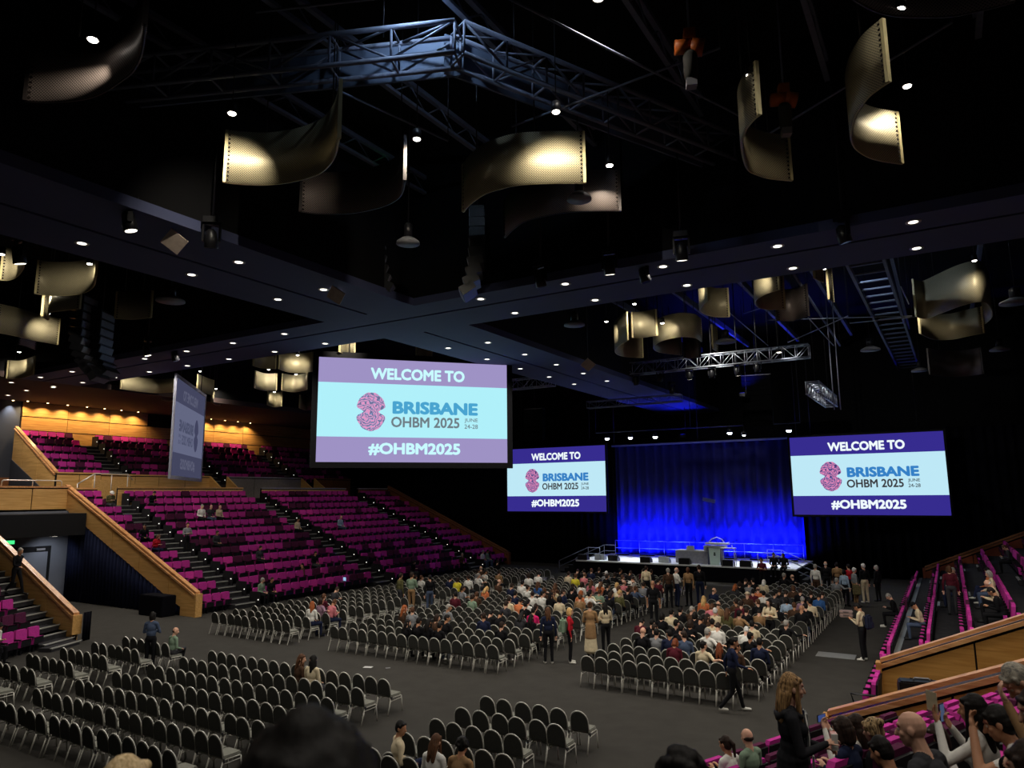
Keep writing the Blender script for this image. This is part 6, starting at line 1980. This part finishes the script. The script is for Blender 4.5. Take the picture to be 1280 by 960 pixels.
SITN = lambda **k: dict(dict(sit=True, lean=5, arms=ARM_LAP, legs=LEG_SIT, head=(5, 0, 0)), **k)
# woman standing
pose1 = dict(arms=[((-0.24, 0.03, 1.12), (-0.07, 0.25, 1.10), (0.6, 0.8, 0.1), 0.8), ((0.24, 0.04, 1.12), (0.05, 0.27, 1.16), (-0.5, 0.8, 0.3), 0.8)], legs=LEG_STAND, head=(5, 12, 0), coat=True)
HAIRC['G'] = ('golden blonde', (236, 198, 140))
CLOTH['K'] = ('soft black', (38, 38, 42))
W1, M1, R1_, r31, s1 = near('standing person with long straight light brown hair and black jacket, looking right', pose1, 989, 841, 6.2, R(-72), 'K', 'k', 'b', 'long', 'l', 1, 0.97, True, True, 0.0075, 0.4, streak=(206, 164, 112))
def local(r, r3, sc, v, lean=None):
    v = Vector(v)
    if lean is not None: v = Vector((0, -0.05, 0.53)) + rotm(-lean) @ (v - Vector((0, 0, 0.93)))
    return r + r3 @ (v * sc)
c = link('shirt_front', MB().prism([(-0.05, 0.98), (0.05, 0.98), (0.06, 1.40), (-0.06, 1.40)], 1, 0.115, 0.135).mesh(), W1, cloth('g'))
hb = Body()
hb.cap((-0.10, -0.05, 1.40), 0.045, (0.10, -0.05, 1.40), 0.045, 0).cap((-0.05, -0.095, 1.37), 0.045, (0.05, -0.095, 1.37), 0.045, 0).cap((-0.11, -0.02, 1.42), 0.035, (-0.07, 0.08, 1.38), 0.025, 0).cap((0.11, -0.02, 1.42), 0.035, (0.07, 0.08, 1.38), 0.025, 0)
link('hood', hb.bake(0.012, 0.5, 2, 'hood'), W1, mat('black_jacket_cloth', (34, 34, 38), 0.7, noise=0.15, scale=14))
for sx in (-1, 1):
    link('zip_edge', MB().tube([(sx * 0.055, 0.125, 0.95), (sx * 0.06, 0.135, 1.2), (sx * 0.055, 0.115, 1.41)], 0.007, 5).mesh(), W1, cloth('w'))
link('lanyard', MB().tube([(-0.06, 0.10, 1.43), (-0.02, 0.145, 1.25), (0, 0.15, 1.05), (0.02, 0.145, 1.25), (0.06, 0.10, 1.43)], 0.006, 5).mesh(), W1, cloth('n'))
bp = local(R1_, r31, s1, (0.0, 0.165, 0.99))
t = thing('name_badge', 'white printed name badge hanging before the standing person in black jacket', 'badge', bp, R(-72))
MB().box((-0.05, -0.003, -0.075), (0.05, 0.003, 0.06)).build('card', mat('badge_card', (214, 208, 200), 0.6), t)
for k in range(5): MB().box((-0.038, 0.003, 0.035 - k * 0.02), (0.01 + 0.006 * (k % 3), 0.0045, 0.043 - k * 0.02)).build('print_line', mat('badge_print', (80, 80, 84), 0.7), t)
for k in range(3): MB().box((0.028, 0.003, 0.03 - k * 0.035), (0.042, 0.0045, 0.043 - k * 0.035)).build('print_mark', mat('badge_print', (80, 80, 84), 0.7), t)
cp = local(R1_, r31, s1, (0.0, 0.345, 1.17))
t = thing('striped_snack_bag', 'small red and white striped bag in the hands of the standing person', 'bag', cp, R(-72))
for k in range(6): MB().box((-0.042 + k * 0.014, -0.025, -0.06), (-0.028 + k * 0.014, 0.025, 0.07)).build('stripe', cloth('w') if k % 2 else mat('red_stripe_paper', (196, 70, 70), 0.7), t)
# bald man
near('bald person in dark grey t-shirt seated on the corner tier, seen from behind', SITN(lean=16, bare=True, girth=1.06, head=(-6, 14, 0)), 1136, 887.5, 5.1, RZ + 0.05, 'G', 'k', 'd', 'none', 'l', 0, 1.0, False, True, 0.0075, 0.4)
# front white t-shirt with raised arm
near('person with black hair and white t-shirt, left hand raised to the head', SITN(lean=30, bare=True, arms=[((-0.32, 0.20, 1.38), (-0.14, 0.14, 1.64), (0.5, -0.2, 0.8), 0.6), ((0.235, 0.02, 1.10), (0.10, 0.24, 1.05), (-0.5, 0.8, -0.1), 0.5)], head=(-8, 18, 0)), 1239, 883, 5.4, RZ + 0.1, 'w', 'n', 'k', 'short', 'm', 0, 0.98, False, True, 0.0075, 0.4, hs=1.06)
# grey haired man leaning over
near('grey haired person in tan sweater leaning across a row with one arm raised', SITN(lean=26, arms=[((-0.22, 0.26, 1.30), (-0.10, 0.22, 1.52), (0.2, -0.1, 1), 0.6), ((0.235, 0.1, 1.10), (0.10, 0.3, 1.15), (-0.5, 0.8, -0.1), 0.5)], head=(22, 0, 0)), 1254, 834, 5.0, R(105), 't', 'k', 'g', 'short', 'l', 1, 0.98, False, True, 0.0075, 0.4, streak=(196, 186, 168))
# long black hair, white jacket
T5, M5, R5, r35, s5 = near('person with long black hair and white patterned jacket holding up a phone', SITN(lean=3, arms=[((-0.32, 0.16, 1.26), (-0.17, 0.24, 1.50), (0, 0.2, 1), 0.4), ((0.22, 0.16, 1.2), (0.05, 0.22, 1.42), (-0.2, 0.4, 0.9), 0.9)], head=(2, 0, 0)), 1214, 867, 5.55, RZ + 0.1, 'w', 'k', 'k', 'long', 'm', 1, 0.96, True, False, 0.009, 0.35)
pp = local(R5, r35, s5, (0.02, 0.27, 1.54), 3)
t = thing('phone', 'phone with lit screen held up by the person with long black hair', 'phone', pp, RZ)
MB().box((-0.036, -0.004, -0.07), (0.036, 0.004, 0.07)).build('case', FIXT, t)
MB().box((-0.032, -0.006, -0.064), (0.032, -0.0045, 0.064)).build('lit_screen', emit('phone_glow', (90, 105, 140), 0.5), t)
pp = local(R5, r35, s5, (-0.15, 0.27, 1.66), 3)
t = thing('paper_card', 'cream printed card held up in front of the oak panel', 'card', pp, RZ + 1.1)
MB().box((-0.06, -0.002, -0.075), (0.06, 0.002, 0.075)).build('sheet', cloth('c'), t)
for k, w in enumerate((0.05, 0.04, 0.055, 0.03)): MB().box((-w * 0.8, -0.004, 0.045 - k * 0.028), (w * 0.8, -0.002, 0.055 - k * 0.028)).build('print_line', MATS['badge_print'], t)
near('person with brown bobbed hair in profile behind the bald person', SITN(lean=6, head=(6, 35, 0)), 1166, 905, 6.6, RZ + 0.2, 'w', 'k', 'd', 'bob', 'l', 1, 0.95, True, True, 0.009, 0.35)
near('person with blonde streaked tied hair next to the oak panel', SITN(head=(6, -5, 0)), 1088, 898, 7.3, RZ, 'k', 'k', 'd', 'bun', 'l', 1, 0.95, True, False, 0.011, 0.35, streak=(214, 180, 130), hs=1.1)
near('person with short black hair in black sitting below the streaked hair', SITN(lean=10, head=(14, 0, 0)), 1094, 920, 6.1, RZ, 'k', 'k', 'k', 'short', 'm', 1, 0.95, False, False, 0.011, 0.35)
near('person with dark bobbed hair in navy, left of two taking a picture', SITN(lean=6, arms=ARM_PHONE, head=(4, 5, 0)), 1050, 897, 7.4, RZ, 'n', 'k', 'd', 'bob', 'l', 1, 0.95, True, False, 0.011, 0.35, hs=1.12)
T9, M9, R9, r39, s9 = near('person with long dark brown hair, right of two taking a picture', SITN(lean=4, arms=[((-0.24, 0.2, 1.25), (-0.10, 0.34, 1.52), (0.2, 0.3, 0.9), 0.8), ((0.22, 0.2, 1.22), (0.0, 0.34, 1.50), (-0.3, 0.3, 0.9), 0.8)], head=(0, 5, 0)), 1068, 892, 7.6, RZ, 'w', 'k', 'd', 'long', 'l', 1, 0.95, True, False, 0.011, 0.35)
pp = local(R9, r39, s9, (-0.05, 0.40, 1.63), 4)
t = thing('phone', 'dark phone held above the heads next to the oak panel', 'phone', pp, RZ)
MB().box((-0.075, -0.005, -0.038), (0.075, 0.005, 0.038)).build('case', FIXT, t)
MB().box((-0.068, -0.007, -0.033), (0.068, -0.0055, 0.033)).build('lit_screen', emit('phone_picture', (70, 90, 150), 0.6), t)
near('balding person in grey green shirt in the lowest row by the carpet', SITN(lean=2, head=(4, -8, 0)), 933, 910, 10.3, RZ, 'l', 'k', 'd', 'ring', 'l', 1, 0.95, False, False, 0.012, 0.3)
near('person with braided dark hair and white flowered top in the lowest row', SITN(lean=4, arms=ARM_PHONE, head=(8, 4, 0)), 905, 919, 10.4, RZ, 'w', 'D', 'd', 'pony', 'm', 1, 0.93, True, False, 0.012, 0.3)
near('person with tousled black curly hair at the bottom edge, only the crown showing', SITN(lean=3, head=(0, 0, 0)), 848, 938, 2.9, RZ - 0.2, 'k', 'k', 'k', 'curly', 'm', 1, 0.95, False, False, 0.012, 0.3)
near('person with blonde hair at the bottom left edge, only the crown showing', dict(arms=ARM_DOWN, legs=LEG_STAND, head=(3, 0, 0)), 158, 944, 2.4, R(30), 'k', 'k', 'G', 'bob', 'l', 1, 0.96, False, False, 0.012, 0.3, streak=(250, 224, 180))
near('person with thick black hair close before the camera at the bottom', SITN(lean=2, head=(2, 0, 0)), 388, 885, 1.0, R(34), 'k', 'k', 'k', 'dome', 'm', 1, 0.98, False, False, 0.012, 0.3, hs=1.03)
near('person with glasses leaning in at the right edge, facing left', SITN(lean=14, head=(8, 10, 0)), 1284, 860, 4.2, R(95), 'k', 'k', 'd', 'short', 'l', 1, 0.96, False, True, 0.009, 0.35)
near('person with long brown hair in peach top at the lower right edge', SITN(lean=8, head=(10, 0, 0)), 1276, 925, 3.3, RZ, 'o', 'k', 'd', 'long', 'l', 1, 0.95, True, False, 0.01, 0.3)

# lamp added to brighten the grey passage wall
t = thing('added_passage_lamp', 'added ceiling lamp brightening the left passage by the door', 'lamp', (-37.2, 18.6, 3.25))
MB().box((-0.15, -0.15, -0.03), (0.15, 0.15, 0.0)).build('housing', FIXT, t); MB().box((-0.12, -0.12, -0.034), (0.12, 0.12, -0.03)).build('lens', LAMPW, t)
spot(t, (0, 0, -0.06), (-0.5, 0.2, -1), 90, 130, (0.9, 0.95, 1.0), 0.9, 0.1)

# ================================================================== LOOSE THINGS
BAGN = mat('navy_bag_cloth', (30, 36, 60), 0.9)
def backpack(p, rz, m, label, s=1.0):
    t = thing('backpack', label, 'backpack', p, rz)
    o = MB().box((-0.15 * s, -0.09 * s, 0), (0.15 * s, 0.07 * s, 0.42 * s)).build('body', m, t); bevel(o, 0.05 * s, 2)
    o = MB().box((-0.11 * s, -0.13 * s, 0.04 * s), (0.11 * s, -0.08 * s, 0.22 * s)).build('pocket', m, t); bevel(o, 0.02 * s, 2)
    for sx in (-1, 1): MB().tube([(sx * 0.09 * s, 0.07 * s, 0.40 * s), (sx * 0.10 * s, 0.12 * s, 0.30 * s), (sx * 0.10 * s, 0.08 * s, 0.06 * s)], 0.015 * s, 5).build('strap', m, t)
pz_ = at_z(1081, 826, 0)
f_ = Vector((-math.sin(R(75)), math.cos(R(75)), 0))
backpack(pz_ - f_ * 0.19 + Vector((0, 0, 0.93)), R(75), BAGN, 'navy backpack on the back of the person in beige hoodie', 1.0)
pz_ = at_z(713, 829, 0); f_ = Vector((-math.sin(R(-60)), math.cos(R(-60)), 0))
backpack(pz_ - f_ * 0.2 + Vector((0, 0, 0.86)), R(-60), cloth('l'), 'pale green backpack on the blonde person in red jacket', 1.05)
pz_ = at_z(1072, 758, 0)
backpack(pz_ + Vector((0.05, -0.3, 0.5)), 0.3, mat('camouflage_cloth', (104, 96, 66), 0.9, noise=0.5, scale=30), 'camouflage bag hanging at the side of the person in grey vest', 1.1)
# pale grey floor plate and papers
p = at_z(1045, 819.5, 0)
o = MB().box((-0.55, -0.36, 0), (0.55, 0.36, 0.008)).build('floor_plate', mat('grey_floor_plate', (128, 128, 126), 0.5))
o.location = (p.x, p.y, 0.0); o.rotation_euler = (0, 0, 0.02)
tag(o, 'pale grey rectangular floor plate set in the carpet by the right block', 'floor plate')
for (px, py, rz, lab) in ((460, 834, 0.4, 'white sheet of paper lying on the open carpet, larger'), (485, 835, 0.9, 'scrap of paper on the carpet, right of the white sheet')):
    p = at_z(px, py, 0)
    s = 0.13 if px < 470 else 0.07
    o = MB().box((-s, -s * 0.7, 0), (s, s * 0.7, 0.004)).build('paper_sheet', WHITEP if px < 470 else GREYP)
    o.location = (p.x, p.y, 0.001); o.rotation_euler = (0, 0, rz); tag(o, lab, 'paper', 'papers on the carpet')
# stacked pale cases beside the right block
p = at_z(1058, 771, 0)
for k in range(2):
    t = thing('pale_case', 'pale pink case lying flat by the right block, %s' % ('lower of two' if k == 0 else 'upper of two'), 'case', (p.x, p.y, 0.13 * k), 0.1, 'pale cases')
    o = MB().box((-0.25, -0.2, 0.0), (0.25, 0.2, 0.125)).build('shell', mat('pale_pink_case', (206, 176, 168), 0.5), t); bevel(o, 0.03, 2)
    MB().box((-0.255, -0.205, 0.055), (0.255, 0.205, 0.066)).build('seam', GREYP, t)
    MB().tube([(-0.1, -0.19, 0.09), (-0.08, -0.23, 0.09), (0.08, -0.23, 0.09), (0.1, -0.19, 0.09)], 0.012, 5).build('handle', GREYP, t)
# black covered block by the balustrade foot
a_ = at_z(209, 775, 0); b_ = at_z(233, 773, 0)
o = MB().box((-30.6, 19.05, 0), (-28.95, 19.72, 0.86)).build('covered_block', DRAPEB); bevel(o, 0.03, 2)
tag(o, 'black cloth covered block at the foot of the oak balustrade', 'block')
# dark monitor speaker standing on the ledge of the right passage
p = at_y(1152, 857, 17.2)
t = thing('stage_monitor', 'black wedge monitor speaker with carry handle in the right passage', 'speaker', (p.x, 17.2, 0), 0.15)
o = MB().prism([(-0.3, 0.0), (0.3, 0.0), (0.3, 0.35), (0.05, 0.52), (-0.3, 0.52)], 0, -0.42, 0.42).build('cabinet', FIXT, t); bevel(o, 0.03, 2)
MB().box((-0.2, -0.02, 0.505), (0.2, 0.03, 0.53)).build('handle_recess', BLACK, t)
MB().tube([(-0.15, -0.1, 0.52), (-0.12, -0.1, 0.56), (0.12, -0.1, 0.56), (0.15, -0.1, 0.52)], 0.02, 6).build('handle', GREYP, t)
zmon = p.z - 0.4
t.location.z = max(0.0, zmon)
if zmon > 0.05:
    s = thing('flight_case', 'dark flight case under the black wedge monitor in the right passage', 'case', (p.x, 17.2, 0), 0.15)
    MB().box((-0.55, -0.4, 0), (0.55, 0.4, zmon - 0.03)).build('box', BLACK, s); MB().box((-0.56, -0.41, zmon - 0.03), (0.56, 0.41, zmon)).build('lid', BLACK, s)
# metal arm at the end of the front right row
p = at_z(1087, 866, 0)
t = thing('row_end_arm', 'black tubular arm at the near end of the front right row', 'arm rest', (-1.85, 18.3, 0))
MB().tube([(0.1, 0, 0.55), (-0.42, 0, 0.55), (-0.36, 0, 0.35), (-0.1, 0, 0.06), (0.1, 0, 0.06)], 0.025, 6).build('arm', FIXT, t)
MB().box((-0.2, -0.05, 0), (0.15, 0.05, 0.05)).build('foot', FIXT, t)
# white guard pipes on the bridge and the landing
def guard(y0, y1, x, z, h, label):
    t = thing('guard_rail', label, 'rail', (x, y0, z), 0, 'white guard rails on the bridge')
    L = y1 - y0
    MB().tube([(0, 0, 0), (0, 0.02, h - 0.05), (0, 0.08, h), (0, L - 0.08, h), (0, L - 0.02, h - 0.05), (0, L, 0)], 0.03, 6).build('pipe', RAILW, t)
    n = max(1, int(L / 1.2))
    for i in range(1, n): MB().tube([(0, L * i / n, 0), (0, L * i / n, h)], 0.02, 6).build('post', RAILW, t)
guard(16.75, 19.5, -38.66, 5.62, 0.3, 'white pipe rail on the bridge parapet, right one')
guard(14.6, 15.6, -38.66, 5.62, 0.3, 'white pipe rail on the bridge parapet, left one')
# railing of the short stair at the landing
t = thing('landing_rail', 'white stair railing on the landing in front of the upper tier', 'rail', (-41.8, 23.0, 4.95))
q0, q1, q2, q3 = at_x(97, 605, -41.8), at_x(119, 592, -41.8), at_x(160, 593, -41.8), at_x(166, 600, -41.8)
o_ = Vector((-41.8, 23.0, 4.95))
MB().tube([q0 - o_, q1 - o_, q2 - o_, q3 - o_], 0.035, 6).build('handrail', RAILW, t)
for q in (q0, q1, (q1 + q2) / 2, q2): MB().tube([q - o_, (q.x + 41.8, q.y - 23.0, 0)], 0.025, 6).build('post', RAILW, t)
MB().box((-0.25, q1.y - 23.0, 0), (0.0, q2.y - 23.0, q1.z - 4.95 - 0.35)).build('panel', WOODP, t)
# laptop open on a lap in the outer left block
p = at_z(428, 724, 0.62)
t = thing('laptop', 'open laptop with glowing pale screen in the outer left block', 'laptop', (p.x, p.y, 0.50), 0.2)
MB().box((-0.16, -0.11, 0), (0.16, 0.11, 0.015)).build('base', GREYP, t)
MB().box((-0.16, 0.11, 0.0), (0.16, 0.12, 0.22)).build('lid', GREYP, t)
MB().box((-0.15, 0.104, 0.012), (0.15, 0.109, 0.21)).build('lit_screen', emit('laptop_glow', (150, 185, 225), 1.0), t)
